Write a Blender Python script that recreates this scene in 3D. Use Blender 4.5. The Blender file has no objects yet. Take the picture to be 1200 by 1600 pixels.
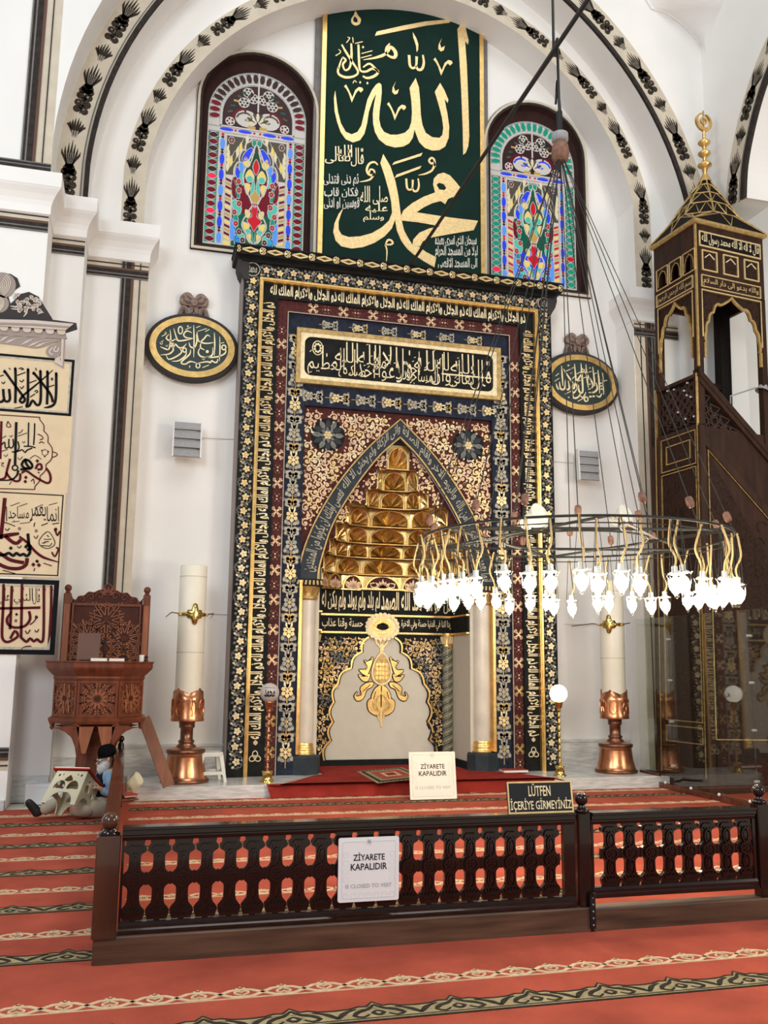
import bpy, bmesh, math, random, unicodedata
from math import sin, cos, pi, radians, atan2, hypot, sqrt
from mathutils import Vector, Matrix
from mathutils.geometry import tessellate_polygon
random.seed(7)
SC = bpy.context.scene
COL = SC.collection
# ---------------------------------------------------------------- camera
FPX, PITCH, YAW, ROLL = 1446.0, .1649, .2610, .01043
CAM = Vector((-4.0, -12.5, 1.6))
fw = Vector((sin(YAW)*cos(PITCH), cos(YAW)*cos(PITCH), sin(PITCH)))
rt0 = Vector((cos(YAW), -sin(YAW), 0)); up0 = rt0.cross(fw)
rt = rt0*cos(ROLL)+up0*sin(ROLL); up = up0*cos(ROLL)-rt0*sin(ROLL)
cam = bpy.data.cameras.new('camera'); cam.sensor_fit = 'VERTICAL'; cam.sensor_height = 24.0
cam.lens = FPX/1600*24; cam.clip_end = 200
co = bpy.data.objects.new('camera', cam); COL.objects.link(co)
co.matrix_world = Matrix(((rt.x, up.x, -fw.x, CAM.x), (rt.y, up.y, -fw.y, CAM.y), (rt.z, up.z, -fw.z, CAM.z), (0, 0, 0, 1)))
SC.camera = co
# ---------------------------------------------------------------- light
SC.view_settings.view_transform = 'Standard'; SC.view_settings.look = 'None'
SC.view_settings.gamma = 1; SC.view_settings.use_curve_mapping = False
SC.view_settings.exposure = 0.12
W = bpy.data.worlds.new('hall_daylight'); SC.world = W; W.use_nodes = True
W.node_tree.nodes['Background'].inputs[0].default_value = (.93, .96, 1.0, 1)
W.node_tree.nodes['Background'].inputs[1].default_value = .30
def area(name, loc, tgt, sx, sy, power, col):
    l = bpy.data.lights.new(name, 'AREA'); l.shape = 'RECTANGLE'; l.size = sx; l.size_y = sy; l.energy = power; l.color = col
    o = bpy.data.objects.new(name, l); COL.objects.link(o); o.location = loc
    o.rotation_euler = (Vector(tgt)-Vector(loc)).to_track_quat('-Z', 'Y').to_euler()
    return o
area('daylight_window_behind', (-9, -19, 9), (-1, 0, 5), 4, 6, 900, (.93, .975, 1))
area('daylight_window_side', (-13, -9, 8), (-1, 0, 4), 3, 5, 420, (.93, .97, 1))
area('added_warm_fill_right', (7, -13, 5), (1.2, 0, 4), 3, 3, 560, (1, .91, .79))  # warm fill added to lift the dim right side, not an actual lamp
area('daylight_dome', (0, -9, 16), (-.5, -3, 2), 7, 7, 520, (1, .98, .95))
# ---------------------------------------------------------------- pixel of the 1200x1600 survey photo -> point on a plane of the room
def ray(x, y): return rt*((x-600)/FPX)-up*((y-800)/FPX)+fw
def onY(x, y, yp=0.): d = ray(x, y); return CAM+d*((yp-CAM.y)/d.y)
def onZ(x, y, zp=0.): d = ray(x, y); return CAM+d*((zp-CAM.z)/d.z)
def onX(x, y, xp): d = ray(x, y); return CAM+d*((xp-CAM.x)/d.x)
def tr(pts, sc, ox, oy, yp):
    """survey crop coordinates (scale sc, origin ox, oy) -> (x, z[, width]) on the wall plane y = yp"""
    out = []
    for p in pts:
        q = onY(p[0]/sc+ox, p[1]/sc+oy, yp)
        if len(p) > 2:
            e = onY((p[0]+10)/sc+ox, p[1]/sc+oy, yp)
            out.append((q.x, q.z, p[2]*(e-q).length/10))
        else: out.append((q.x, q.z))
    return out
# ---------------------------------------------------------------- materials
MATS = {}
def mat(name, col, rough=.6, metal=0., noise=0., nscale=8., bump=0., bscale=40., coat=0., spec=.5, stretch=None):
    m = bpy.data.materials.new(name); m.use_nodes = True; n = m.node_tree.nodes; L = m.node_tree.links
    b = n['Principled BSDF']; b.inputs['Base Color'].default_value = (*col, 1)
    b.inputs['Roughness'].default_value = rough; b.inputs['Metallic'].default_value = metal
    b.inputs['Coat Weight'].default_value = coat; b.inputs['Specular IOR Level'].default_value = spec
    if noise or bump:
        tc = n.new('ShaderNodeTexCoord'); mp = n.new('ShaderNodeMapping'); L.new(tc.outputs['Object'], mp.inputs[0])
        if stretch: mp.inputs['Scale'].default_value = stretch
    if noise:
        t = n.new('ShaderNodeTexNoise'); t.inputs['Scale'].default_value = nscale; t.inputs['Detail'].default_value = 5
        L.new(mp.outputs[0], t.inputs['Vector'])
        r = n.new('ShaderNodeValToRGB')
        r.color_ramp.elements[0].position = .3; r.color_ramp.elements[1].position = .7
        r.color_ramp.elements[0].color = (*[max(0, c*(1-noise)) for c in col], 1)
        r.color_ramp.elements[1].color = (*[min(1, c*(1+noise)) for c in col], 1)
        L.new(t.outputs['Fac'], r.inputs[0]); L.new(r.outputs[0], b.inputs['Base Color'])
    if bump:
        t = n.new('ShaderNodeTexNoise'); t.inputs['Scale'].default_value = bscale; t.inputs['Detail'].default_value = 3
        L.new(mp.outputs[0], t.inputs['Vector'])
        bm = n.new('ShaderNodeBump'); bm.inputs['Strength'].default_value = bump; bm.inputs['Distance'].default_value = .01
        L.new(t.outputs['Fac'], bm.inputs['Height']); L.new(bm.outputs[0], b.inputs['Normal'])
    MATS[name] = m; return m
def emit(name, col, strength, base=(.02, .02, .02), rough=.3, spec=.5):
    m = bpy.data.materials.new(name); m.use_nodes = True; b = m.node_tree.nodes['Principled BSDF']
    b.inputs['Base Color'].default_value = (*base, 1); b.inputs['Roughness'].default_value = rough
    b.inputs['Specular IOR Level'].default_value = spec
    b.inputs['Emission Color'].default_value = (*col, 1); b.inputs['Emission Strength'].default_value = strength
    MATS[name] = m; return m
def clear(name, tint, glossy, rough=.02):
    """thin clear glass: see-through with a Fresnel reflection"""
    m = bpy.data.materials.new(name); m.use_nodes = True; n = m.node_tree.nodes; L = m.node_tree.links
    n.remove(n['Principled BSDF'])
    t = n.new('ShaderNodeBsdfTransparent'); t.inputs[0].default_value = (*tint, 1)
    g = n.new('ShaderNodeBsdfGlossy'); g.inputs['Roughness'].default_value = rough; g.inputs[0].default_value = (1, 1, 1, 1)
    x = n.new('ShaderNodeMixShader'); lw = n.new('ShaderNodeLayerWeight'); lw.inputs[0].default_value = .5
    p5 = n.new('ShaderNodeMath'); p5.operation = 'POWER'; p5.inputs[1].default_value = 5; L.new(lw.outputs['Facing'], p5.inputs[0])
    ad = n.new('ShaderNodeMath'); ad.operation = 'MULTIPLY_ADD'; ad.inputs[1].default_value = .95; ad.inputs[2].default_value = glossy; L.new(p5.outputs[0], ad.inputs[0])
    L.new(ad.outputs[0], x.inputs[0]); L.new(t.outputs[0], x.inputs[1]); L.new(g.outputs[0], x.inputs[2])
    L.new(x.outputs[0], n['Material Output'].inputs[0]); MATS[name] = m; return m
mat('plaster', (.80, .795, .775), .9, noise=.03, nscale=1.2, bump=.12, bscale=6)
mat('cream_plaster', (.70, .655, .55), .9, noise=.05, nscale=3)
mat('tan_paint', (.56, .50, .40), .85, noise=.08, nscale=6)
mat('dark_paint', (.036, .030, .027), .85, spec=.1, noise=.3, nscale=14)
mat('leaf_paint', (.042, .034, .026), .85, spec=.1, noise=.4, nscale=25)
mat('leaf_grey', (.26, .235, .20), .8, noise=.3, nscale=25)
mat('grey_paint', (.17, .165, .16), .85, spec=.1, noise=.15)
mat('brown_paint', (.030, .013, .011), .75, noise=.2, nscale=5, spec=.12)
mat('red_brown_paint', (.13, .075, .055), .8, spec=.1)
mat('gold', (.78, .52, .19), .34, .85, noise=.18, nscale=14, bump=.15, bscale=30)
mat('gold_leaf', (.80, .60, .29), .42, .45, noise=.14, nscale=22)
mat('gold_pale', (.84, .72, .45), .5, .25, noise=.15, nscale=20)
mat('gold_dim', (.50, .34, .13), .45, .5, noise=.3, nscale=20)
mat('lattice_brown', (.055, .030, .024), .6, spec=.2)
mat('muqarnas_gold', (.66, .47, .20), .25, .92, noise=.22, nscale=9, bump=.2, bscale=12)
mat('silver_paint', (.40, .37, .29), .55, .15, noise=.25, nscale=25)
mat('grey_leaf', (.15, .15, .14), .6, .1, noise=.35, nscale=25)
mat('pink_gold', (.74, .52, .33), .5, .3, noise=.15, nscale=25)
mat('band_black', (.009, .010, .010), .65, noise=.4, spec=.15)
mat('band_navy', (.016, .021, .038), .7, spec=.15, noise=.4, nscale=12)
mat('band_slate', (.030, .038, .046), .6, spec=.2, noise=.2)
mat('band_maroon', (.075, .020, .018), .7, spec=.15, noise=.45, nscale=30)
mat('maroon_light', (.15, .06, .05), .6)
mat('board_green', (.006, .024, .019), .85, spec=.15, noise=.15, nscale=3)
mat('oval_green', (.010, .030, .028), .5)
mat('cream_marble', (.66, .60, .50), .28, noise=.10, nscale=4)
mat('niche_cream', (.60, .555, .455), .6, noise=.03)
mat('green_marble', (.17, .19, .15), .35, noise=.25, nscale=12)
mat('marble', (.60, .60, .585), .25, noise=.22, nscale=5, stretch=(1, 1, 6))
mat('carpet_red', (.40, .080, .048), .95, noise=.22, nscale=2.2, bump=.5, bscale=220, spec=.1)
mat('carpet_deep', (.27, .028, .020), .95, noise=.2, nscale=4, bump=.4, bscale=220, spec=.1)
mat('carpet_cream', (.62, .46, .29), .95, noise=.12, nscale=30, spec=.1)
mat('carpet_dark', (.035, .028, .02), .95, noise=.3, nscale=20, spec=.1)
mat('carpet_olive', (.33, .27, .15), .95, noise=.25, nscale=30, spec=.1)
mat('lacquer', (.012, .0045, .004), .16, coat=.25, spec=.3, noise=.3, nscale=20)
mat('lacquer_brown', (.060, .022, .012), .16, coat=.3, spec=.35, noise=.35, nscale=6, stretch=(1, 1, .15))
mat('kerb_wood', (.085, .043, .024), .45, noise=.55, nscale=7, stretch=(.25, 3, 3))
mat('walnut', (.135, .036, .015), .42, coat=.04, spec=.3, noise=.35, nscale=8, stretch=(2, 2, .3))
mat('walnut_light', (.24, .085, .040), .42, coat=.04, spec=.3, noise=.25, nscale=9, stretch=(2, 2, .3))
mat('walnut_dark', (.050, .013, .007), .55, spec=.2, noise=.3, nscale=9)
mat('minbar_wood', (.036, .016, .009), .5, spec=.2, noise=.35, nscale=5, stretch=(2, 2, .4))
mat('minbar_carved', (.028, .013, .008), .6, spec=.15, noise=.5, nscale=26, bump=.9, bscale=22)
mat('minbar_dark', (.008, .005, .004), .7, spec=.15, noise=.4, nscale=20, bump=.8, bscale=40)
mat('copper', (.56, .24, .12), .27, .9, noise=.3, nscale=7, bump=.15, bscale=14)
mat('copper_dark', (.22, .10, .06), .35, .85, noise=.3, nscale=12)
mat('brass', (.72, .52, .16), .18, .95, noise=.15, nscale=12)
mat('wax', (.76, .72, .60), .45, noise=.03, nscale=3, spec=.4)
mat('wood_plank', (.20, .075, .038), .5, noise=.3, nscale=6, stretch=(3, 3, .3))
mat('white_plastic', (.66, .66, .61), .4)
mat('cream_plastic', (.60, .58, .40), .45)
mat('speaker_grey', (.30, .30, .31), .55, noise=.1, nscale=40)
mat('speaker_white', (.70, .70, .69), .5)
mat('black_metal', (.012, .012, .012), .4, .3)
mat('iron', (.022, .026, .024), .5, .5)
mat('rust', (.20, .095, .06), .6, noise=.3, nscale=30)
mat('cable_dark', (.018, .017, .016), .6)
mat('cord_yellow', (.60, .43, .19), .6)
mat('paper', (.78, .76, .70), .8)
mat('sign_white', (.80, .82, .83), .35)
mat('sign_pattern', (.66, .70, .74), .35)
mat('sign_cream', (.80, .74, .63), .35)
mat('sign_black', (.010, .012, .013), .3)
mat('ink', (.008, .008, .009), .8, spec=.1)
mat('ink_grey', (.30, .30, .31), .6)
mat('ink_red', (.085, .008, .013), .8, spec=.1)
mat('panel_cream', (.66, .53, .35), .85, noise=.05, nscale=6)
mat('crest_light', (.56, .48, .43), .8)
mat('crest_mid', (.30, .25, .225), .8)
mat('crest_dark', (.045, .042, .042), .8, spec=.15)
mat('ribbon', (.23, .155, .125), .75, noise=.3, nscale=20)
mat('ribbon_dark', (.10, .068, .058), .75)
mat('book_red', (.36, .030, .018), .5, noise=.2)
mat('book_brown', (.10, .038, .018), .55)
mat('book_pink', (.60, .30, .28), .6)
mat('skin', (.50, .29, .20), .55)
mat('beard', (.52, .50, .48), .9, noise=.2, nscale=60)
mat('cap_black', (.004, .004, .005), .95, spec=.05)
mat('shirt_blue', (.20, .33, .46), .85, noise=.15, nscale=20)
mat('vest_navy', (.008, .009, .020), .95, spec=.1)
mat('trousers', (.40, .35, .27), .9, noise=.12, nscale=10)
mat('shoe_black', (.008, .008, .008), .6)
mat('bag_cream', (.68, .64, .46), .8)
emit('globe_white', (1, .93, .80), 1.7, (.8, .78, .72))
mat('globe_dim', (.50, .46, .44), .35)
emit('bulb', (1, .83, .60), 90)
clear('clear_glass', (.90, .93, .905), .05)
clear('lamp_glass', (.97, .97, .95), .03, .05)
GL = dict(red=(.62, .015, .03), deepred=(.17, .008, .02), green=(.02, .30, .20), teal=(.10, .55, .42), blue=(.03, .07, .85),
          sky=(.12, .33, .95), yellow=(.90, .66, .16), amber=(.55, .36, .10), dark=(.045, .020, .022), white=(.75, .85, .85),
          cream=(.80, .70, .42), murk=(.10, .085, .06), dgreen=(.012, .11, .065), hot=(.95, .03, .10))
for k_, c_ in GL.items(): emit('glass_'+k_, c_, .80, tuple(x*.10 for x in c_), .3, .08)
mat('tracery', (.56, .545, .52), .7)
# ---------------------------------------------------------------- mesh builder
WALLM = lambda yp: Matrix(((1, 0, 0, 0), (0, 0, -1, yp), (0, 1, 0, 0), (0, 0, 0, 1)))    # local x, y, z(out) -> world x, z, -y
FLOORM = lambda zp: Matrix.Translation((0, 0, zp))
def cat(pts, n=5, closed=False):
    """Catmull-Rom through tuples of any length"""
    P = [tuple(p) for p in pts]; N = len(P)
    if N < 3: return P
    out = []
    for i in range(N if closed else N-1):
        if closed: a, b, c, d = P[i-1], P[i], P[(i+1) % N], P[(i+2) % N]
        else: a, b, c, d = P[max(i-1, 0)], P[i], P[i+1], P[min(i+2, N-1)]
        for k in range(n):
            t = k/n
            out.append(tuple(.5*(2*b[j]+(c[j]-a[j])*t+(2*a[j]-5*b[j]+4*c[j]-d[j])*t*t+(3*b[j]-a[j]-3*c[j]+d[j])*t**3) for j in range(len(b))))
    if not closed: out.append(P[-1])
    return out
def ell(cx, cy, rx, ry=None, n=20, a0=0., a1=2*pi, rot=0.):
    ry = rx if ry is None else ry; full = abs(a1-a0-2*pi) < 1e-6; out = []
    for i in range(n if full else n+1):
        a = a0+(a1-a0)*i/n; x, y = rx*cos(a), ry*sin(a)
        out.append((cx+x*cos(rot)-y*sin(rot), cy+x*sin(rot)+y*cos(rot)))
    return out
def lobes(pts, bulge, n=6):
    """cusped outline: arcs bulging between successive points"""
    out = []
    for a, b in zip(pts, pts[1:]):
        dx, dy = b[0]-a[0], b[1]-a[1]
        out += [(a[0]+dx*k/n-dy*bulge*sin(pi*k/n), a[1]+dy*k/n+dx*bulge*sin(pi*k/n)) for k in range(n)]
    return out+[pts[-1]]
class MB:
    def __init__(s, M=None): s.v = []; s.f = []; s.m = []; s.s = []; s.M = M or Matrix.Identity(4)
    def add(s, vs, fs, m, smooth=False):
        o = len(s.v); M = s.M
        s.v += [M @ Vector(p) for p in vs]
        for f in fs: s.f.append([i+o for i in f]); s.m.append(m); s.s.append(smooth)
        return s
    def box(s, x0, x1, y0, y1, z0, z1, m, b=0.):
        if b:
            def lp(i): return [(x0+i, y0), (x1-i, y0), (x1, y0+i), (x1, y1-i), (x1-i, y1), (x0+i, y1), (x0, y1-i), (x0, y0+i)]
            return s.rings([[(x, y, z0) for x, y in lp(2*b)], [(x, y, z0+b) for x, y in lp(b)], [(x, y, z1-b) for x, y in lp(b)], [(x+(b if x < (x0+x1)/2 else -b), y+(b if y < (y0+y1)/2 else -b), z1) for x, y in lp(b)]], m)
        return s.add([(x, y, z) for z in (z0, z1) for y in (y0, y1) for x in (x0, x1)],
                     [(0, 2, 3, 1), (4, 5, 7, 6), (0, 1, 5, 4), (2, 6, 7, 3), (0, 4, 6, 2), (1, 3, 7, 5)], m)
    def rings(s, rs, m, caps=True, smooth=False, closed=True):
        n = len(rs[0]); vs = [p for r in rs for p in r]; fs = []
        for i in range(len(rs)-1):
            for k in range(n if closed else n-1):
                a, b = i*n+k, i*n+(k+1) % n
                fs.append((a, b, b+n, a+n))
        s.add(vs, fs, m, smooth)
        if caps:
            s.add(rs[0], [list(range(n))[::-1]], m); s.add(rs[-1], [list(range(n))], m)
        return s
    def lathe(s, prof, m, c=(0, 0, 0), n=20, caps=True, smooth=True, sx=1, sy=1, twist=None):
        rs = [[(c[0]+r*sx*cos(2*pi*k/n), c[1]+r*sy*sin(2*pi*k/n), c[2]+z) for k in range(n)] for r, z in prof]
        return s.rings(rs, m, caps, smooth)
    def tube(s, path, r, m, n=6, closed=False):
        P = [Vector(p) for p in path]; N = len(P); rs = []; up_ = None
        for i in range(N):
            t = (P[(i+1) % N]-P[i-1]) if closed else (P[min(i+1, N-1)]-P[max(i-1, 0)])
            if t.length < 1e-9: t = Vector((0, 0, 1))
            t.normalize()
            if up_ is None: up_ = Vector((0, 0, 1)) if abs(t.z) < .9 else Vector((1, 0, 0))
            a = t.cross(up_)
            if a.length < 1e-6: a = t.orthogonal()
            a.normalize(); b = a.cross(t); up_ = b
            rr = r[i] if isinstance(r, (list, tuple)) else r
            rs.append([tuple(P[i]+(a*cos(2*pi*k/n)+b*sin(2*pi*k/n))*rr) for k in range(n)])
        if closed: rs.append(rs[0])
        return s.rings(rs, m, not closed, n > 4)
    def sph(s, c, r, m, n=12, k=8, sz=1.):
        return s.lathe([(max(r*sin(pi*i/k), 1e-4), -r*sz*cos(pi*i/k)) for i in range(k+1)], m, c, n, False)
    def poly(s, pts, z0, z1, m, holes=(), side=None):
        """2-D outline (with holes) extruded from z0 to z1 of the local frame; front cap and sides"""
        loops = [pts]+list(holes); fl = [p for l in loops for p in l]
        if holes or len(pts) > 4:
            tri = tessellate_polygon([[Vector((p[0], p[1], 0)) for p in l] for l in loops])
        else: tri = [tuple(range(len(pts)))]
        s.add([(p[0], p[1], z1) for p in fl], tri, m)
        if abs(z1-z0) > 1e-6:
            for l in loops:
                n = len(l); s.add([(p[0], p[1], z0) for p in l]+[(p[0], p[1], z1) for p in l], [(k, (k+1) % n, n+(k+1) % n, n+k) for k in range(n)], side or m)
        return s
    def stroke(s, pts, w, z0, z1, m, closed=False, smooth=0):
        """flat pen stroke; a third value in a point is its own width"""
        if smooth: pts = cat([p if len(p) > 2 else (*p, w) for p in pts], smooth, closed)
        N = len(pts); A = []; B = []
        for i in range(N):
            p = pts[i]; q0 = pts[i-1] if (i or closed) else pts[i]; q1 = pts[(i+1) % N] if (i < N-1 or closed) else pts[i]
            dx, dy = q1[0]-q0[0], q1[1]-q0[1]; l = hypot(dx, dy) or 1
            ww = (p[2] if len(p) > 2 else w)/2
            A.append((p[0]-dy/l*ww, p[1]+dx/l*ww)); B.append((p[0]+dy/l*ww, p[1]-dx/l*ww))
        n2 = N if closed else N-1
        vs = [(x, y, z1) for x, y in A]+[(x, y, z1) for x, y in B]; fs = [(k, (k+1) % N, N+(k+1) % N, N+k) for k in range(n2)]
        if abs(z1-z0) > 1e-6:
            vs += [(x, y, z0) for x, y in A]+[(x, y, z0) for x, y in B]
            fs += [(k, (k+1) % N, 2*N+(k+1) % N, 2*N+k) for k in range(n2)]+[(N+k, N+(k+1) % N, 3*N+(k+1) % N, 3*N+k) for k in range(n2)]
            if not closed: fs += [(0, N, 3*N, 2*N), (N-1, 2*N-1, 4*N-1, 3*N-1)]
        return s.add(vs, fs, m)
    def ringflat(s, cx, cy, rx, ry, w, z0, z1, m, n=18, rot=0.): return s.stroke(ell(cx, cy, rx, ry, n, rot=rot), w, z0, z1, m, True)
    def text(s, t, q, z, m, bold=0., arabic=True):
        """lettering fitted to the quad q = (bottom left, bottom right, top right, top left)"""
        vs, fs, w, h = glyphs(t, bold, arabic)
        a, b, c, d = q
        out = []
        for x, y in vs:
            u, v = x/w, y/h
            out.append((a[0]*(1-u)*(1-v)+b[0]*u*(1-v)+c[0]*u*v+d[0]*(1-u)*v, a[1]*(1-u)*(1-v)+b[1]*u*(1-v)+c[1]*u*v+d[1]*(1-u)*v, z))
        return s.add(out, fs, m)
    def rtext(s, t, x0, y0, x1, y1, z, m, bold=0., arabic=True): return s.text(t, ((x0, y0), (x1, y0), (x1, y1), (x0, y1)), z, m, bold, arabic)
# ---------------------------------------------------------------- lettering
FORMS = {}
for c_ in list(range(0xFE80, 0xFEFD)):
    d_ = unicodedata.decomposition(chr(c_)).split()
    if len(d_) >= 2 and d_[0].startswith('<'): FORMS[(''.join(chr(int(x, 16)) for x in d_[1:]), d_[0][1:-1])] = chr(c_)
def shape(t):
    t2 = []; i = 0
    while i < len(t):
        if t[i] == '\u0644' and i+1 < len(t) and (t[i:i+2], 'isolated') in FORMS: t2.append(t[i:i+2]); i += 2
        else: t2.append(t[i]); i += 1
    out = []
    joins_next = lambda c: (c, 'initial') in FORMS or c == '\u0640'
    joins_prev = lambda c: (c, 'final') in FORMS or c == '\u0640'
    for k, c in enumerate(t2):
        p = k > 0 and joins_next(t2[k-1]) and joins_prev(c); n = k+1 < len(t2) and joins_next(c) and joins_prev(t2[k+1])
        f = 'medial' if p and n else 'final' if p else 'initial' if n else 'isolated'
        out.append(FORMS.get((c, f), c))
    return ''.join(out[::-1])
GCACHE = {}
STYLE = ['plain']
def glyphs(t, bold, arabic):
    k = (t, bold, STYLE[0])
    if k not in GCACHE:
        cu = bpy.data.curves.new('lettering', 'FONT'); cu.body = shape(t) if arabic else t; cu.resolution_u = 2; cu.offset = bold
        o = bpy.data.objects.new('lettering', cu); COL.objects.link(o)
        me = bpy.data.meshes.new_from_object(o.evaluated_get(bpy.context.evaluated_depsgraph_get()))
        vs = [(v.co.x, v.co.y) for v in me.vertices]; fs = [tuple(p.vertices) for p in me.polygons]
        bpy.data.objects.remove(o); bpy.data.curves.remove(cu); bpy.data.meshes.remove(me)
        if arabic and STYLE[0] == 'kufic': vs = [(x, y*.40 if y < 0 else y*1.15 if y < .40 else .46+(y-.40)*.62) for x, y in vs]
        if arabic and STYLE[0] == 'tall': vs = [(x, y*.75 if y < 0 else y if y < .36 else .36+(y-.36)*2.3) for x, y in vs]
        x0 = min(v[0] for v in vs); y0 = min(v[1] for v in vs); w = max(v[0] for v in vs)-x0; h = max(v[1] for v in vs)-y0
        GCACHE[k] = ([(x-x0, y-y0) for x, y in vs], fs, w, h)
    return GCACHE[k]
# ---------------------------------------------------------------- objects
WM = {}
def build(name, mb, parent=None, label=None):
    me = bpy.data.meshes.new(name); inv = WM[parent.name].inverted() if parent is not None else Matrix.Identity(4)
    me.from_pydata([tuple(inv @ p) for p in mb.v], [], mb.f)
    ms = list(dict.fromkeys(mb.m))
    for k in ms: me.materials.append(MATS[k])
    ix = {k: i for i, k in enumerate(ms)}
    me.polygons.foreach_set('material_index', [ix[k] for k in mb.m]); me.polygons.foreach_set('use_smooth', mb.s)
    bm = bmesh.new(); bm.from_mesh(me); bmesh.ops.recalc_face_normals(bm, faces=bm.faces); bm.to_mesh(me); bm.free(); me.update()
    o = bpy.data.objects.new(name, me); COL.objects.link(o)
    if parent is not None: o.parent = parent; WM[o.name] = WM[parent.name]
    else: WM[o.name] = Matrix.Identity(4)
    if label: o['label'] = label
    return o
def tag(o, label, category, group=None, kind=None):
    if label: o['label'] = label
    if category: o['category'] = category
    if group: o['group'] = group
    if kind: o['kind'] = kind
    return o
def thing(name, label, category, loc=(0, 0, 0), rz=0., group=None, M=None):
    o = bpy.data.objects.new(name, None); COL.objects.link(o); o.empty_display_size = .1
    M = M or Matrix.Translation(loc) @ Matrix.Rotation(rz, 4, 'Z')
    o.matrix_world = M; WM[o.name] = M
    return tag(o, label, category, group)
def solo(name, mb, label, category, group=None, loc=None):
    """a thing that is one mesh, its origin at its base"""
    if loc is None:
        xs = [p.x for p in mb.v]; ys = [p.y for p in mb.v]; zs = [p.z for p in mb.v]
        loc = ((min(xs)+max(xs))/2, (min(ys)+max(ys))/2, min(zs))
    for i, p in enumerate(mb.v): mb.v[i] = p-Vector(loc)
    o = build(name, mb); o.location = loc; WM[o.name] = Matrix.Translation(loc)
    return tag(o, label, category, group)
def struct(name, mb, parent=None):
    o = build(name, mb, parent)
    if parent is None: o['kind'] = 'structure'
    return o
def copy_tree(o, parent=None):
    c = o.copy(); COL.objects.link(c)
    if parent is not None: c.parent = parent
    for ch in list(o.children): copy_tree(ch, c)
    return c
# ================================================================ THE HALL
XC = -.385
fl = MB(); fl.box(-16, 14, -17, 3, -.2, -.012, 'cream_plaster'); struct('floor', fl)
def arch_curve(c1, r1, c2, r2, z0, b0, b1, n=64):
    xa = c1[0]-sqrt(r1*r1-(z0-c1[1])**2); xb = c2[0]+sqrt(r2*r2-(z0-c2[1])**2); out = []
    for i in range(n+1):
        t = .5-.5*cos(pi*i/n); x = xa+(xb-xa)*t
        za = c1[1]+sqrt(max(r1*r1-(x-c1[0])**2, 0)); zb = c2[1]+sqrt(max(r2*r2-(x-c2[0])**2, 0))
        if i == 0 or i == n: za = zb = z0
        k = min(1, max(0, (x-b0)/(b1-b0))); k = k*k*(3-2*k)
        out.append((x, za*(1-k)+zb*k))
    return out
INNER = arch_curve((-.236, 7.913), 3.95, (-.372, 8.221), 3.84, 7.5, -2.2, 1.0)
OUTER = arch_curve((.665, 7.707), 5.539, (-1.253, 7.625), 5.357, 7.5, -3.2, 1.4)
def offset(c, d):
    out = []
    for i, p in enumerate(c):
        a, b = c[max(i-1, 0)], c[min(i+1, len(c)-1)]; l = hypot(b[0]-a[0], b[1]-a[1])
        out.append((p[0]-(b[1]-a[1])/l*d, p[1]+(b[0]-a[0])/l*d))
    return out
XS = onY(1103, 230, -.67).x
OUT2 = [(x, z) for x, z in offset(OUTER, .42) if x < .9]
Y0, Y3, Y2, Y1 = .4, -.13, -.67, -1.2
# recessed wall round the mihrab, two window openings
def win_outline(cx, z0, hw, ztop, n=22, bow=1.):
    """round-headed outline"""
    zs = ztop-hw*bow
    return [(cx-hw, z0), (cx+hw, z0)]+[(cx+hw*cos(pi*i/n), zs+hw*bow*sin(pi*i/n)) for i in range(n+1)]
WINS = [(-2.58, 7.52), (1.945, 7.50)]
wl = MB(WALLM(Y0))
wl.poly([(-5.2, 0), (12, 0), (12, 15), (-5.2, 15)], -.25, 0, 'plaster', [win_outline(cx, z0+.06, .87, z0+3.285) for cx, z0 in WINS]+[[(XC-1.5, .02), (XC+1.5, .02), (XC+1.5, 4.98), (XC-1.5, 4.98)]])
struct('wall_recess', wl)
w3 = MB(WALLM(Y3)); lo = [(-4.06, 0), (-4.06, 7.49)]+INNER+[(3.318, 7.49), (3.318, 0)]
w3.poly([(-5.25, 0)]+lo+[(4.6, 0), (4.6, 15), (-5.25, 15)], -.53, 0, 'plaster'); struct('wall_inner_arch', w3)
w2 = MB(WALLM(Y2)); lo = [(-4.863, 0), (-4.863, 7.49)]+OUTER+[(4.12, 7.49), (4.12, 0)]
w2.poly([(-5.6, 0)]+lo+[(4.95, 0), (4.95, 15), (-5.6, 15)], -.54, 0, 'plaster'); struct('wall_outer_arch', w2)
w1 = MB(WALLM(Y1))
lo = [(-5.264, 0), (-5.264, 7.49)]+OUT2+[(.95, 15)]
w1.poly([(-13, 0)]+lo+[(-13, 15)], -.53, 0, 'plaster'); struct('wall_front', w1)
# side wall on the right with its own great arch
sa = [onX(*p, XS) for p in ((1167, 309), (1170, 256), (1183, 190), (1200, 132), (1222, 80), (1255, 20))]
ARC = cat([(p.y, p.z) for p in sa], 5)
ws = MB(Matrix(((0, 0, -1, XS), (1, 0, 0, 0), (0, 1, 0, 0), (0, 0, 0, 1))))
ws.poly([(Y2+.3, 8.5), (ARC[0][0], 8.5)]+ARC+[(ARC[-1][0]-.8, 15), (Y2+.3, 15)], -.5, 0, 'plaster'); struct('wall_right', ws)
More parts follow.
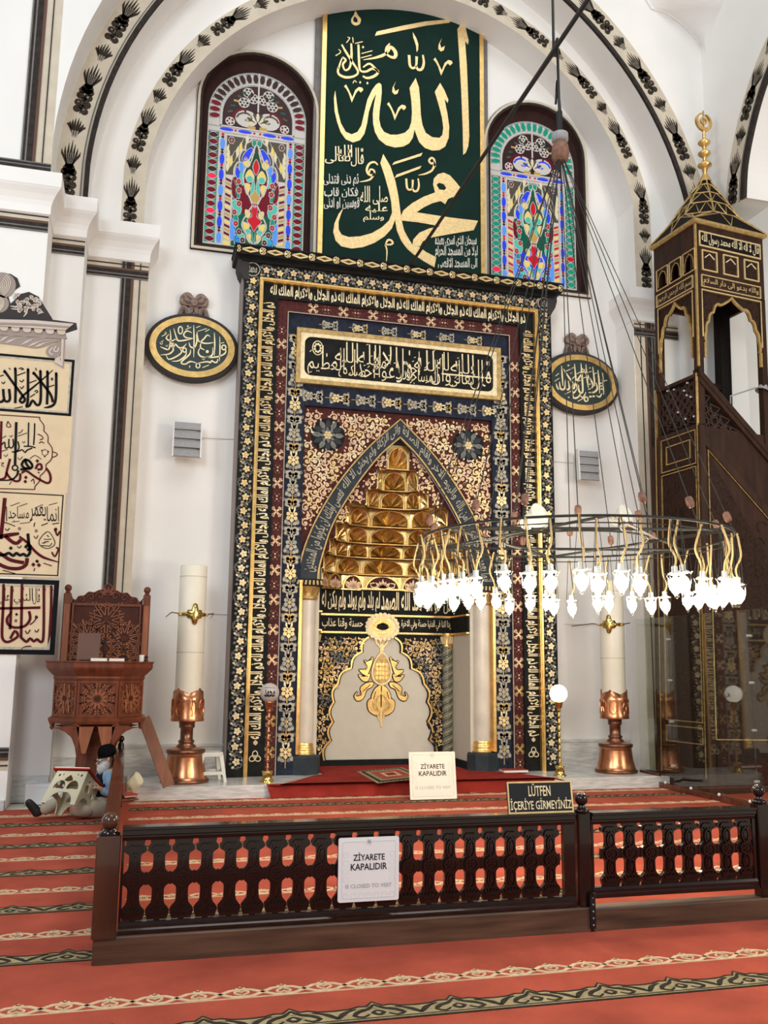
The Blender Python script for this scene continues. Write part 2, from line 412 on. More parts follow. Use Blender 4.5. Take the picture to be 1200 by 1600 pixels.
# pendentive web between the two great arches
pl = [onY(*p, Y2-.001) for p in ((1103, 84), (1092, 66), (1076, 48), (1060, 34), (1040, 20), (1018, 14))]+[onY(985, -40, Y2-.001)]
pr_ = [onX(*p, XS-.001) for p in ((1103, 84), (1107, 66), (1112, 48), (1119, 30), (1127, 12), (1132, 0), (1140, -40))]
pd = MB(); rows = []
for a, b in zip(pl, pr_):
    rows.append([tuple(a.lerp(b, t)+Vector((-.06, -.06, -.02))*sin(pi*t)*.6) for t in (0, .25, .5, .75, 1)])
pd.rings(rows, 'plaster', False, True, False)
pd.tube([tuple(p+Vector((0, -.01, 0))) for p in pl], .025, 'plaster', 6); struct('ceiling_pendentive', pd)
# imposts
IMP = [(.0, 6.98), (.03, 7.0), (.035, 7.1), (.05, 7.16), (.085, 7.23), (.13, 7.29), (.14, 7.31), (.145, 7.315), (.145, 7.5), (.0, 7.51)]
def impost(xl, xr, yf, yb, side):
    m = MB()
    if side > 0: rs = [[(xl, yf-p, z), (xr+p, yf-p, z), (xr+p, yb, z), (xl, yb, z)] for p, z in IMP]
    else: rs = [[(xl-p, yf-p, z), (xr, yf-p, z), (xr, yb, z), (xl-p, yb, z)] for p, z in IMP]
    m.rings(rs, 'plaster', True); return m
n_ = 0
for a in ((-4.98, -4.08, Y3, Y0+.02, 1), (-5.4, -4.88, Y2, Y3+.02, 1), (-8.5, -5.28, Y1, Y2+.02, 1), (3.34, 4.3, Y3, Y0+.02, -1)):
    n_ += 1; struct('trim_impost_%d' % n_, impost(*a))
# painted frames on the piers (nested lines) and the mouldings
def vframe(m, x_out, x_dir, z0, z1, z=.004):
    """vertical run of the painted frame, from its outer edge inwards"""
    x = x_out
    for w, k in ((.10, 'tan_paint'), (.012, 'dark_paint'), (.075, 'tan_paint'), (.035, 'red_brown_paint'), (.07, 'dark_paint'), (.018, 'grey_paint'), (.03, 'dark_paint'), (.018, 'grey_paint')):
        a, b = sorted((x, x+w*x_dir)); m.poly([(a, z0), (b, z0), (b, z1), (a, z1)], 0, z+(.012 if k != 'tan_paint' else 0), k); x += w*x_dir
def hframe(m, x0, x1, z_out, zd, z=.005):
    y = z_out
    for w, k in ((.045, 'tan_paint'), (.012, 'dark_paint'), (.05, 'tan_paint'), (.03, 'red_brown_paint'), (.05, 'dark_paint'), (.015, 'grey_paint'), (.03, 'dark_paint'), (.015, 'grey_paint')):
        a, b = sorted((y, y+w*zd)); m.poly([(x0, a), (x1, a), (x1, b), (x0, b)], 0, z+(.012 if k != 'tan_paint' else 0), k); y += w*zd
t = MB(WALLM(Y3)); vframe(t, -4.06, -1, .15, 6.98); hframe(t, -4.86, -4.06-.0, 6.99, -1, .007); vframe(t, 3.33, 1, .15, 6.98); hframe(t, 3.33, 4.1, 6.99, -1, .007)
struct('trim_1', t)
t = MB(WALLM(Y2)); hframe(t, -5.262, -4.866, 7.0, -1); struct('trim_2', t)
t = MB(WALLM(Y1)); hframe(t, -8, -5.268, 7.02, -1)
zb = onY(30, 1166, Y1).z; hframe(t, -8, -5.27, onY(30, 1203, Y1).z, 1)
# blind panel above the left pier
q = onY(57, 248, Y1); q2 = onY(63, 0, Y1); vx = onY(88, 150, Y1).x
vframe(t, vx, -1, q.z-.28, 15); hframe(t, -8, vx, q.z-.30, 1, .007)
struct('trim_3', t)
t = MB()
for xa, xb, yf in ((-4.06, XC-2.36, Y0), (XC+2.36, 3.3, Y0)):
    t.box(xa, xb, yf-.03, yf, .15, .52, 'marble'); t.box(xa, xb, yf-.05, yf, .52, .56, 'marble', .008)
struct('baseboard_recess', t)
t = MB(); t.box(-8, -5.27, Y1-.1, Y1, 0, .10, 'marble'); t.box(-5.3, -4.87, Y2-.04, Y2, 0, .3, 'marble'); t.box(-4.86, -4.07, Y3-.04, Y3, 0, .45, 'marble'); struct('baseboard_left', t)
# leaf garland painted along an archivolt
def along(curve, s0, step, n):
    out = []; acc = 0
    return curve
class Path2:
    def __init__(s, c):
        s.c = c; s.l = [0]
        for a, b in zip(c, c[1:]): s.l.append(s.l[-1]+hypot(b[0]-a[0], b[1]-a[1]))
    def at(s, d, o=0.):
        d = max(0, min(d, s.l[-1]-1e-6)); i = max(k for k in range(len(s.l)-1) if s.l[k] <= d)
        a, b = s.c[i], s.c[i+1]; L = s.l[i+1]-s.l[i]; t = (d-s.l[i])/L; nx, ny = -(b[1]-a[1])/L, (b[0]-a[0])/L
        return (a[0]+(b[0]-a[0])*t+nx*o, a[1]+(b[1]-a[1])*t+ny*o)
def garland(m, curve, off, w, period, d0, d1, z, rev=False):
    P = Path2(curve); k = w/.2
    def st(pts, wd, mt='leaf_paint', zz=0): m.stroke([(*P.at(base+sg*a*period, off+b*k), (c if len(pts[0]) > 2 else wd)*k) for a, b, c in [(p if len(p) > 2 else (*p, wd)) for p in pts]], wd, z, z+.003+zz, mt)
    def disc(a, b, r, mt='leaf_paint'):
        c = P.at(base+sg*a*period, off+b*k); m.poly(ell(*c, r*k, n=9), z, z+.003, mt)
    d = d0; sg = -1 if rev else 1
    while d < d1:
        base = d+(period if rev else 0)
        st([(.02, 0, .012), (.40, 0, .014)], .012)
        for a, b, r in ((.05, -.045, .046), (.06, .045, .046), (.14, -.05, .050), (.145, .05, .047), (.235, -.045, .050), (.24, .05, .048), (.10, 0, .034), (.20, 0, .034)): disc(a, b, r)
        for a, b, r in ((.07, -.03, .012), (.15, .05, .012), (.24, -.035, .014)): m.poly(ell(*P.at(base+sg*a*period, off+b*k), r*k, n=7), z, z+.005, 'leaf_grey')
        disc(.335, 0, .072); disc(.30, .045, .046); disc(.30, -.045, .046); disc(.38, 0, .05)
        for q in (-.095, -.064, -.032, 0, .032, .064, .095):
            e = .68-abs(q)*1.3
            st([(.35, q*.15, .012), (.44, q*.60, .032), (.55-abs(q)*.5, q*1.02, .026), (e, q*1.12, .003)], .02)
        for q in (-.07, -.035, 0, .035, .07): st([(.40, q*.3, .004), (.52, q*.75, .007)], .01, 'leaf_grey', .002)
        for q in (-.09, -.065, -.035, -.01, .02, .045, .07, .09):
            e = .98-abs(q)*1.2
            st([(.74, q*.2, .006), (.83, q*.8, .026), (.90-abs(q)*.5, q*1.08, .024), (e, q*1.15, .002)], .02)
        for q in (-.05, 0, .05): st([(.72, q*.4, .012), (.80, q*.6, .02)], .01, 'leaf_grey', .002)
        d += period
def strip_of(m, curve, o0, o1, z, mt, t=.004):
    A, B = offset(curve, o0), offset(curve, o1); n = len(A)
    m.add([(x, y, z) for x, y in A]+[(x, y, z) for x, y in B]+[(x, y, z-t) for x, y in A]+[(x, y, z-t) for x, y in B],
          [(i, i+1, n+i+1, n+i) for i in range(n-1)]+[(i, i+1, 2*n+i+1, 2*n+i) for i in range(n-1)]+[(n+i, n+i+1, 3*n+i+1, 3*n+i) for i in range(n-1)], mt)
LN = Path2(INNER).l[-1]
g = MB(WALLM(Y3)); strip_of(g, INNER, .0, .30, .004, 'tan_paint'); garland(g, INNER, .185, .19, 1.08, .0, LN*.5-.3, .004)
garland(g, INNER, .185, .19, 1.08, LN*.5+.1, LN-1, .004, True)
struct('trim_inner_garland', g)
LN = Path2(OUTER).l[-1]
g = MB(WALLM(Y2)); strip_of(g, OUTER, .0, .42, .004, 'tan_paint'); strip_of(g, OUTER, .0, .06, .05, 'dark_paint', .05); strip_of(g, OUTER, .06, .085, .02, 'tan_paint', .02); strip_of(g, OUTER, .085, .105, .008, 'grey_paint')
garland(g, OUTER, .26, .22, 1.12, .05, LN*.5-.3, .004); garland(g, OUTER, .26, .22, 1.12, LN*.5+.2, LN-1, .004, True)
struct('trim_outer_garland', g)
ARCR = ARC[::-1]
g = MB(Matrix(((0, 0, -1, XS), (1, 0, 0, 0), (0, 1, 0, 0), (0, 0, 0, 1))))
strip_of(g, ARC, 0., -.50, .004, 'tan_paint'); strip_of(g, ARC, .0, -.10, .05, 'dark_paint', .05); strip_of(g, ARC, -.10, -.15, .02, 'tan_paint', .02); strip_of(g, ARC, -.15, -.18, .012, 'grey_paint')
garland(g, ARC, -.34, .24, 1.1, 0, Path2(ARC).l[-1]-.5, .004); struct('trim_right_garland', g)
# marble step under the mihrab
s = MB(); s.box(-3.98, 3.36, -.82, .45, -.01, .15, 'marble', .006); s.box(XC-1.3, XC+1.3, .44, 1.2, -.01, .15, 'marble'); struct('floor_marble_step', s)
# ---------------------------------------------------------------- stained-glass windows
L3 = lambda pts: tr(pts, 5.16, 300, 90, Y0)
def window(cx, z0, n, tone):
    """round-headed stained window in a plaster lattice; all ornament mirrored about its axis"""
    w = MB(WALLM(Y0)); hw = .925; zt = z0+3.34
    o1 = win_outline(cx, z0, hw, zt); o2 = win_outline(cx, z0+.045, hw-.045, zt-.045); o3 = win_outline(cx, z0+.09, hw-.085, zt-.085)
    w.poly(o1, 0, .03, 'dark_paint', [o2]); w.poly(win_outline(cx, z0+.012, hw-.012, zt-.012), .03, .05, 'tan_paint', [win_outline(cx, z0+.05, hw-.05, zt-.05)])
    w.poly(o2, 0, .035, 'dark_paint', [o3])
    root = struct('window_%d' % n, w)
    r = MB(WALLM(Y0)); gw, gz0, gzt = .745, z0+.17, zt-.30
    og = win_outline(cx, gz0, gw, gzt)
    rs = [[(x, y, -d) for x, y in win_outline(cx, z0+a, hw-b, zt-c)] for a, b, c, d in ((.09, .085, .085, -.01), (.11, .12, .12, .07), (.17, hw-gw, .30, .10))]
    r.rings(rs, 'brown_paint', False); build('window_frame', r, root)
    t = MB(WALLM(Y0)); Z = -.12
    t.poly(og, Z-.03, Z, 'tracery'); build('plaster_lattice', t, root)
    g = MB(WALLM(Y0)); rib = MB(WALLM(Y0))
    W2 = gw; H = gzt-gz0; zs = gzt-gw                     # springing of the round head
    X = lambda u: cx+u*gw
    zr = gz0+H*.635                                       # transom between the body and the lunette
    pane = lambda pts, c, e=.004: g.poly(pts, Z, Z+e, 'glass_'+c)
    def halo(pts): rib.poly(pts, Z, Z+.003, 'tracery')
    def both(pts, c, e=.004):
        pane([(X(a), b) for a, b in pts], c, e); pane([(X(-a), b) for a, b in pts][::-1], c, e)
    rnd = random.Random(n)
    # lens border, straight sides
    bw = .165
    nl = 16
    for i in range(nl):
        zc = gz0+.035+(zr-gz0-.05)*(i+.5)/nl; hh = (zr-gz0-.05)/nl
        for sgn in (-1, 1):
            xc = cx+sgn*(gw-.012-bw/2)
            c = tone['lens'][0] if rnd.random() > .12 else rnd.choice(('hot', 'red', 'deepred', 'dark'))
            if n == 1 and i > 12: c = 'dark' if sgn < 0 and rnd.random() < .6 else 'deepred'
            g.poly([(xc-bw/2+.004, zc-hh*.47), (xc+bw/2-.004, zc-hh*.47), (xc+bw/2-.004, zc+hh*.47), (xc-bw/2+.004, zc+hh*.47)], Z, Z+.002, 'glass_'+(tone['diamond'] if i < 12 else 'dgreen'))
            ves = lambda kx, kz: [(xc+bw*.5*kx*t/5, zc-hh*kz*(1-(t/5)**2)) for t in range(-5, 6)]+[(xc+bw*.5*kx*t/5, zc+hh*kz*(1-(t/5)**2)) for t in range(4, -5, -1)]
            q = ves(.90, .36); rib.poly(ves(1.0, .47), Z, Z+.006, 'tracery')
            g.poly(q, Z+.006, Z+.010, 'glass_'+c)
    # lens border round the head
    na = 22; rm = gw-.012-bw/2
    for i in range(na):
        a = -.16+(pi+.32)*(i+.5)/na; hh = (pi+.32)/na*rm
        if i in (0, na-1): pass
        cxx, czz = cx+rm*cos(a), zs+rm*sin(a)
        if czz < zr+.03: continue
        q = ell(cxx, czz, bw*.46, hh*.38, 12, rot=a); rib.poly(ell(cxx, czz, bw*.5, hh*.47, 12, rot=a), Z, Z+.006, 'tracery')
        g.poly([(cx+(rm-bw*.48)*cos(a-.055), zs+(rm-bw*.48)*sin(a-.055)), (cx+(rm+bw*.48)*cos(a-.055), zs+(rm+bw*.48)*sin(a-.055)), (cx+(rm+bw*.48)*cos(a+.055), zs+(rm+bw*.48)*sin(a+.055)), (cx+(rm-bw*.48)*cos(a+.055), zs+(rm-bw*.48)*sin(a+.055))], Z, Z+.002, 'glass_'+(tone['diamond'] if abs(sin(a)) < .3 else 'dgreen'))
        g.poly(q, Z+.006, Z+.010, 'glass_'+('dark' if sin(a) > .35 and n == 1 else tone['head']))
    # blue pill strip, vertical
    xs_ = gw-.012-bw-.055
    L = zr-gz0-.07
    for sgn in (-1, 1):
        for i in range(7):
            z_a = gz0+.03+L*i/7
            x0 = cx+sgn*xs_
            pane(ell(x0, z_a+L/14-.03, .034, L/7*.36, 12), 'blue' if i % 3 else 'sky')
            for dz in (.03, .075): pane(ell(x0, z_a+L/7-dz+.03, .022, n=8), rnd.choice(('deepred', 'red', 'dark')))
    # pill strip, horizontal on the transom
    for k, u in enumerate((-.62, -.25, .25, .62)): pane(ell(X(u), zr+.05, .105, .027, 12), 'blue')
    for u in (-.44, -.06, .06, .44): pane(ell(X(u), zr+.05, .018, n=8), 'red')
    # lunette
    ri = gw-.012-bw-.05; zl = zr+.10; R_ = lambda f: gzt-.2-zl
    hl = gzt-.23-zl
    g.poly([(cx+(gw-.05-bw)*cos(pi*i/20), max(zl, zs+(gw-.05-bw)*sin(pi*i/20))) for i in range(21)]+[(cx-(gw-.05-bw), zl), (cx+(gw-.05-bw), zl)], Z, Z+.0015, 'glass_dark')
    for k in range(9):
        a = pi*(k+.5)/9
        pane([(cx+r_*cos(a+d), zl+.10+r_*sin(a+d)) for r_, d in ((.05, -.10), (.17, -.13), (.19, 0), (.17, .13), (.05, .10))], ('cream', 'murk')[k % 2])
    for sgn in (-1, 1):
        for u, v, c in ((.15, .72, 'dark'), (.42, .60, 'dark'), (.30, .84, 'dgreen')):
            c0 = (cx+sgn*u*ri, zl+v*hl)
            for k in range(6): pane(ell(c0[0]+.052*cos(pi/3*k), c0[1]+.052*sin(pi/3*k), .021, n=7), ('dark', 'murk')[k % 2])
            pane(ell(*c0, .016, n=7), 'murk')
        for (u, v) in ((.15, .72), (.42, .60), (.30, .84)): halo(ell(cx+sgn*u*ri, zl+v*hl, .085, n=14))
        halo(ell(cx+sgn*.80*ri, zl+.09, .072, n=14)); halo(ell(cx+sgn*.33*ri, zl+.17, .17, .14, n=16))
        sp = [(cx+sgn*(.33*ri+(.15-.013*k)*cos(k*.55)), zl+.17+(.12-.010*k)*sin(k*.55)) for k in range(11)]
        g.stroke(sp, .030, Z, Z+.004, 'glass_'+tone['scroll'])
        sp = [(cx+sgn*(.56*ri+.10*cos(.4+k*.5)), zl+.10+(.30-.02*k)*abs(sin(.2+k*.3))) for k in range(7)]
        g.stroke(sp, .032, Z, Z+.004, 'glass_deepred')
        for k in range(5): pane(ell(cx+sgn*(.80*ri+.042*cos(1.256*k)), zl+.09+.042*sin(1.256*k), .018, n=7), 'deepred')
        for k in range(5):
            a0 = .35+.17*k
            g.stroke([(cx+sgn*ri*.93*cos(a0), zl+hl*.98*sin(a0)), (cx+sgn*ri*.82*cos(a0+.10), zl+hl*.86*sin(a0+.10))], .03, Z, Z+.004, 'glass_'+('murk', 'dgreen', 'amber')[k % 3])
        pane([(cx+sgn*.03, zl), (cx+sgn*.16, zl), (cx+sgn*.14, zl+.06), (cx+sgn*.03, zl+.06)], 'amber')
    # body field inside the blue strips
    fu = (xs_-.06)/gw; fz0, fz1 = gz0+.02, zr-.02; FH = fz1-fz0
    B = lambda u, v: (u*fu, fz0+v*FH)
    def lead(pts, e):
        a = sum(p[0] for p in pts)/len(pts); b = sum(p[1] for p in pts)/len(pts)
        rib.poly([(p[0]+.011*(p[0]-a)/max(hypot(p[0]-a, p[1]-b), .01), p[1]+.011*(p[1]-b)/max(hypot(p[0]-a, p[1]-b), .01)) for p in pts], Z, Z+e-.0006, 'tracery')
    def BB(pts, c, e=.004):
        q = [B(*p) for p in pts]; both(q, c, e)
        for s_ in (-1, 1): lead([(X(s_*a), b) for a, b in q][::s_], e)
    def C_(pts, c, e=.004):
        q = [(X(B(*p)[0]), B(*p)[1]) for p in pts]; pane(q, c, e); lead(q, e)
    base = lambda pts, c: g.poly([(X(B(*p)[0]), B(*p)[1]) for p in pts], Z, Z+.0015, 'glass_'+c)
    base([(-.74, .0), (.74, .0), (.74, .30), (-.74, .30)], 'blue' if n == 2 else 'dgreen'); base([(-.74, .30), (.74, .30), (.74, .62), (-.74, .62)], 'dgreen' if n == 2 else 'deepred'); base([(-.99, .63), (.99, .63), (.99, .985), (-.99, .985)], 'murk'); base([(-.60, .62), (.60, .62), (.44, .84), (.18, .95), (-.18, .95), (-.44, .84)], 'dgreen')
    # twisted columns
    for i in range(16):
        v = .045+.55*i/16
        BB([(.80, v), (.98, v+.018), (.98, v+.040), (.80, v+.022)], ('amber', tone['col'])[i % 2] if i % 4 else 'yellow')
    BB([(.78, .0), (.99, .0), (.99, .035), (.78, .035)], 'yellow')
    # trefoil niche outline (plaster rib), ground panes outside it
    tre = cat([(.72, .62), (.72, .70), (.62, .76), (.56, .76), (.56, .82), (.46, .88), (.38, .88), (.36, .94), (.22, .97), (.14, 1.0), (0, 1.0)], 3)
    for sgn in (-1, 1): rib.stroke([(X(sgn*B(*p)[0]), B(*p)[1]-.02) for p in tre], .022, Z, Z+.012, 'tracery')
    for k in range(7):
        u0, v0 = .95-.10*k, .66+.045*k
        BB(cat([(u0, v0), (u0+.03, v0+.05), (u0-.04, v0+.10), (u0-.07, v0+.05)], 3, True), ('cream', 'yellow', 'murk')[k % 3])
    for k in range(6):
        a = k*1.047; BB(ell(.84+.065*cos(a), .945+.02*sin(a), .024, .010, 7), 'deepred')
    for k in range(3): BB(cat([(.92-.02*k, .90-.05*k), (.99, .86-.05*k), (.94-.04*k, .82-.05*k)], 3, True), 'cream')
    # inside the trefoil: blue lobes, green shoulders
    for c, q in (('blue', [(.40, .84), (.20, .90), (.08, .86), (.30, .78), (.46, .78)]), ('sky', [(.56, .72), (.46, .66), (.40, .72), (.50, .76)]), ('blue', [(.68, .66), (.58, .60), (.52, .66), (.62, .71)]),
                 ('green', [(.14, .965), (.03, .975), (.03, .925), (.13, .925)]), ('yellow', [(.36, .82), (.20, .76), (.30, .72), (.42, .76)]), ('teal', [(.56, .62), (.42, .55), (.40, .62), (.48, .68)]),
                 ('deepred', [(.76, .60), (.60, .50), (.62, .42), (.76, .46)]), ('sky', [(.76, .24), (.66, .20), (.62, .08), (.76, .06)]), ('blue', [(.58, .10), (.40, .06), (.34, .02), (.60, .02)]),
                 ('teal', [(.74, .40), (.56, .40), (.44, .34), (.52, .28), (.70, .33)]), ('green', [(.66, .30), (.54, .26), (.56, .18), (.66, .16)]), ('teal', [(.64, .06), (.44, .12), (.30, .10), (.36, .02)]),
                 ('green', [(.58, .56), (.66, .50), (.60, .44), (.50, .44)])):
        BB(cat(q, 3, True), c)
    for u, v in ((.56, .58), (.54, .50), (.52, .38), (.66, .30), (.60, .20), (.48, .13), (.36, .06)):
        for k in range(5): BB(ell(u+.055*cos(1.256*k), v+.017*sin(1.256*k), .026, .0095, 7), 'red' if u > .5 else 'deepred', .006)
    # central double almond
    def almond(v0, v1, hwid, parts):
        for sgn in (-1, 1):
            e = cat([(0, v0), (hwid*.55, v0+(v1-v0)*.2), (hwid, v0+(v1-v0)*.45), (hwid*.62, v0+(v1-v0)*.72), (.03, v1)], 6)
            rib.stroke([(X(sgn*B(*p)[0]), B(*p)[1]) for p in e], .020, Z, Z+.014, 'tracery')
    almond(.36, .93, .42, None); almond(.03, .40, .40, None)
    C_(cat([(0, .80), (.10, .73), (0, .66), (-.10, .73)], 3, True), 'red', .007)
    BB(cat([(.04, .92), (.13, .80), (.20, .76), (.12, .84)], 3, True), 'cream', .006)
    BB(cat([(.06, .64), (.20, .70), (.33, .64), (.26, .60), (.14, .61)], 3, True), 'yellow', .006)
    BB(ell(.20, .615, .10, .028, 12), 'teal', .008); BB(cat([(.06, .62), (.12, .57), (.16, .48), (.06, .50), (.03, .56)], 3, True), 'teal', .007)
    BB(cat([(.18, .56), (.36, .56), (.26, .47)], 3, True), 'yellow', .006)
    C_(cat([(0, .52), (.16, .45), (.06, .38), (-.06, .38), (-.16, .45)], 3, True), 'amber', .006)
    C_(cat([(0, .41), (.10, .34), (.07, .28), (.24, .245), (.10, .20), (0, .15), (-.10, .20), (-.24, .245), (-.07, .28), (-.10, .34)], 2, True), 'red', .008)
    BB(cat([(.16, .32), (.30, .33), (.26, .27), (.16, .28)], 3, True), 'yellow', .006)
    BB(cat([(.16, .20), (.36, .22), (.30, .16), (.22, .16)], 3, True), 'yellow', .006)
    BB(ell(.19, .145, .085, .018, 10), 'teal', .008); BB(cat([(.10, .12), (.24, .10), (.12, .045), (.08, .08)], 3, True), 'yellow', .006)
    BB(cat([(.04, .14), (.08, .10), (.10, .05), (.03, .04)], 3, True), 'green', .006)
    # glazing bars
    rib.stroke([(cx, zl+.30), (cx, gzt)], .024, Z, Z+.016, 'tracery')
    for sgn in (-1, 1):
        for xx in (gw-.006, gw-.02-bw, xs_-.047): rib.stroke([(cx+sgn*xx, gz0), (cx+sgn*xx, zr)], .020, Z, Z+.014, 'tracery')
    for zz in (zr+.005, zr+.095): rib.stroke([(cx-gw+.02, zz), (cx+gw-.02, zz)], .022, Z, Z+.014, 'tracery')
    arc_ = [(cx+(gw-.025-bw)*cos(pi*i/24), zs+(gw-.025-bw)*sin(pi*i/24)) for i in range(25)]
    rib.stroke([(arc_[0][0], zr+.09)]+arc_+[(arc_[-1][0], zr+.09)], .024, Z, Z+.014, 'tracery')
    build('stained_glass', g, root); build('glazing_bars', rib, root)
window(*WINS[0], 1, dict(lens=('deepred',), diamond='green', head='deepred', scroll='murk', col='deepred'))
window(*WINS[1], 2, dict(lens=('green',), diamond='dgreen', head='green', scroll='blue', col='red'))
# ================================================================ THE MIHRAB
MH = thing('mihrab', 'tall gilded and painted prayer niche with floral and inscription bands in the white wall', 'prayer niche', (XC, .4, .15))
def ushape(h0, h1, z0, t0, t1):
    return [(XC-h0, z0), (XC-h0, t0), (XC+h0, t0), (XC+h0, z0), (XC+h1, z0), (XC+h1, t1), (XC-h1, t1), (XC-h1, z0)]
B0 = .15
def wm(y): return MB(WALLM(y))
def flower(m, x, y, r, n, z, mp, mc, rot=0., h=.006):
    for k in range(n):
        a = rot+2*pi*k/n; m.poly(ell(x+r*.58*cos(a), y+r*.58*sin(a), r*.46, r*.36, 8, rot=a), z, z+h, mp)
    m.poly(ell(x, y, r*.24, n=8), z, z+h+.003, mc)
def leaf(m, x, y, a, l, w, z, mt, h=.004):
    c, s_ = cos(a), sin(a)
    m.poly([(x+c*l*u-s_*w*v, y+s_*l*u+c*w*v) for u, v in ((0, 0), (.25, .42), (.6, .5), (1, 0), (.6, -.5), (.25, -.42))], z, z+h, mt)
# --- outer vine band
f = wm(0); f.poly(ushape(2.36, 2.135, B0, 7.26, 7.035), -.4, 0, 'band_black'); vine = build('vine_border', f, MH)
def run(h, t, pitch, top=True):
    """points round a U: (x, z, direction angle)"""
    out = []; n = int((t-B0-.12)/pitch)
    for i in range(n): out.append((XC-h, B0+.10+pitch*(i+.5), pi/2))
    if top:
        n2 = int(2*h/pitch); p2 = 2*h/n2
        for i in range(1, n2): out.append((XC-h+p2*i, t, 0))
    for i in range(n): out.append((XC+h, B0+.10+pitch*(i+.5), -pi/2))
    return out
g = wm(0); rr = random.Random(3)
for i, (x, z, a) in enumerate(run(2.247, 7.147, .195)):
    sg = 1 if i % 2 else -1
    if abs(z-7.147) < .01 and abs(abs(x-XC)-2.247) < .12: continue
    ca, sa_ = cos(a), sin(a)
    T = lambda u, v: (x+ca*u-sa_*v, z+sa_*u+ca*v)
    g.stroke([T(.088*cos(t_)*1., sg*.012+.088*sin(t_)*sg) for t_ in [k*.52-.7 for k in range(10)]], .013, 0, .004, 'grey_leaf')
    for k in range(8):
        t_ = k*.785+.3; leaf(g, *T(.058*cos(t_), sg*.012+.058*sin(t_)), a+t_, .048, .034, 0, 'grey_leaf' if k % 3 else 'silver_paint')
    flower(g, *T(0, sg*.012), .050, 5, .002, 'gold_pale' if z < 3.2 else ('gold_leaf' if z < 7 else 'pink_gold' if i % 3 else 'gold_leaf'), 'gold', rr.random()*3)
    for k in (-1, 1): leaf(g, *T(.085*k, -sg*.05), a+k*.9, .045, .026, .002, 'gold_pale' if z < 3.2 else 'gold_dim')
    leaf(g, *T(.098, .02), a+2.2, .05, .028, .002, 'silver_paint')
build('vine_flowers', g, vine)
# --- gilded moulding
f = wm(0)
for h0, h1, t0, t1, d in ((2.14, 2.125, 7.045, 7.03, .02), (2.125, 2.105, 7.03, 7.01, .035), (2.105, 2.088, 7.01, 6.993, .012)): f.poly(ushape(h0, h1, B0, t0, t1), -.2, d, 'gold')
build('gilded_moulding', f, MH)
# --- kufic band
f = wm(.06); f.poly(ushape(2.10, 1.86, B0, 7.0, 6.78), -.3, 0, 'band_black'); kuf = build('kufic_band', f, MH)
g = wm(.06); STYLE[0] = 'kufic'; KT = 'ذو الجلال والاكرام الملك لله '.strip()
w_ = 2*1.98/4
for i in range(4):
    x0 = XC-1.99+w_*i; g.rtext(KT, x0+.01, 6.795, x0+w_-.01, 6.985, .004, 'gold_pale', .030)
hh = (6.72-.62)/6
for i in range(6):
    a, b = .62+hh*i+.01, .62+hh*(i+1)-.01
    g.text(KT, ((XC-1.885, a), (XC-1.885, b), (XC-2.08, b), (XC-2.08, a)), .004, 'gold_pale' if i < 4 else 'gold_leaf', .030)
    g.text(KT, ((XC+1.885, b), (XC+1.885, a), (XC+2.08, a), (XC+2.08, b)), .004, 'gold_pale' if i < 4 else 'gold_leaf', .030)
for sg in (-1, 1):
    x = XC+sg*1.985; z = .40
    for k in range(3): g.ringflat(x+.030*cos(pi/2+2.094*k)*1.2, z+.034*sin(pi/2+2.094*k), .034, .046, .012, 0, .006, 'gold_pale', 12, 2.094*k)
    leaf(g, x, z+.15, pi/2, .07, .06, 0, 'pink_gold')
build('kufic_lettering', g, kuf); STYLE[0] = 'tall'
# --- maroon band with gilt crosses
f = wm(.10); f.poly(ushape(1.885, 1.70, B0, 6.80, 6.61), -.3, 0, 'band_maroon')
f.poly(ushape(1.885, 1.873, B0, 6.80, 6.788), 0, .008, 'maroon_light'); f.poly(ushape(1.712, 1.70, B0, 6.622, 6.61), 0, .008, 'silver_paint'); mar = build('maroon_band', f, MH)
g = wm(.10)
def cross(m, x, z, r, a0, mt):
    for k in range(4):
        a = a0+pi/2*k; leaf(m, x, z, a, r, r*.34, 0, mt, .005)
        for d in (-.42, 0, .42): leaf(m, x+r*.55*cos(a), z+r*.55*sin(a), a+d*1.6, r*.52, r*.25, 0, mt, .006)
    m.poly(ell(x, z, r*.16, n=8), 0, .008, 'gold')
pts = run(1.793, 6.705, .405)
for x, z, a in pts:
    lo_ = z < 1.6
    cross(g, x, z, .088, pi/4, 'pink_gold' if not lo_ else 'gold_dim')
    for k in (-1, 1): g.poly(ell(x+cos(a)*.2+k*.022*cos(a), z+sin(a)*.2+k*.022*sin(a), .012, n=7), 0, .006, 'pink_gold')
    for k in range(6): g.poly(ell(x+cos(a)*.2+.055*cos(k*1.05), z+sin(a)*.2+.055*sin(k*1.05), .014, n=6), 0, .003, 'maroon_light')
build('gilt_crosses', g, mar)
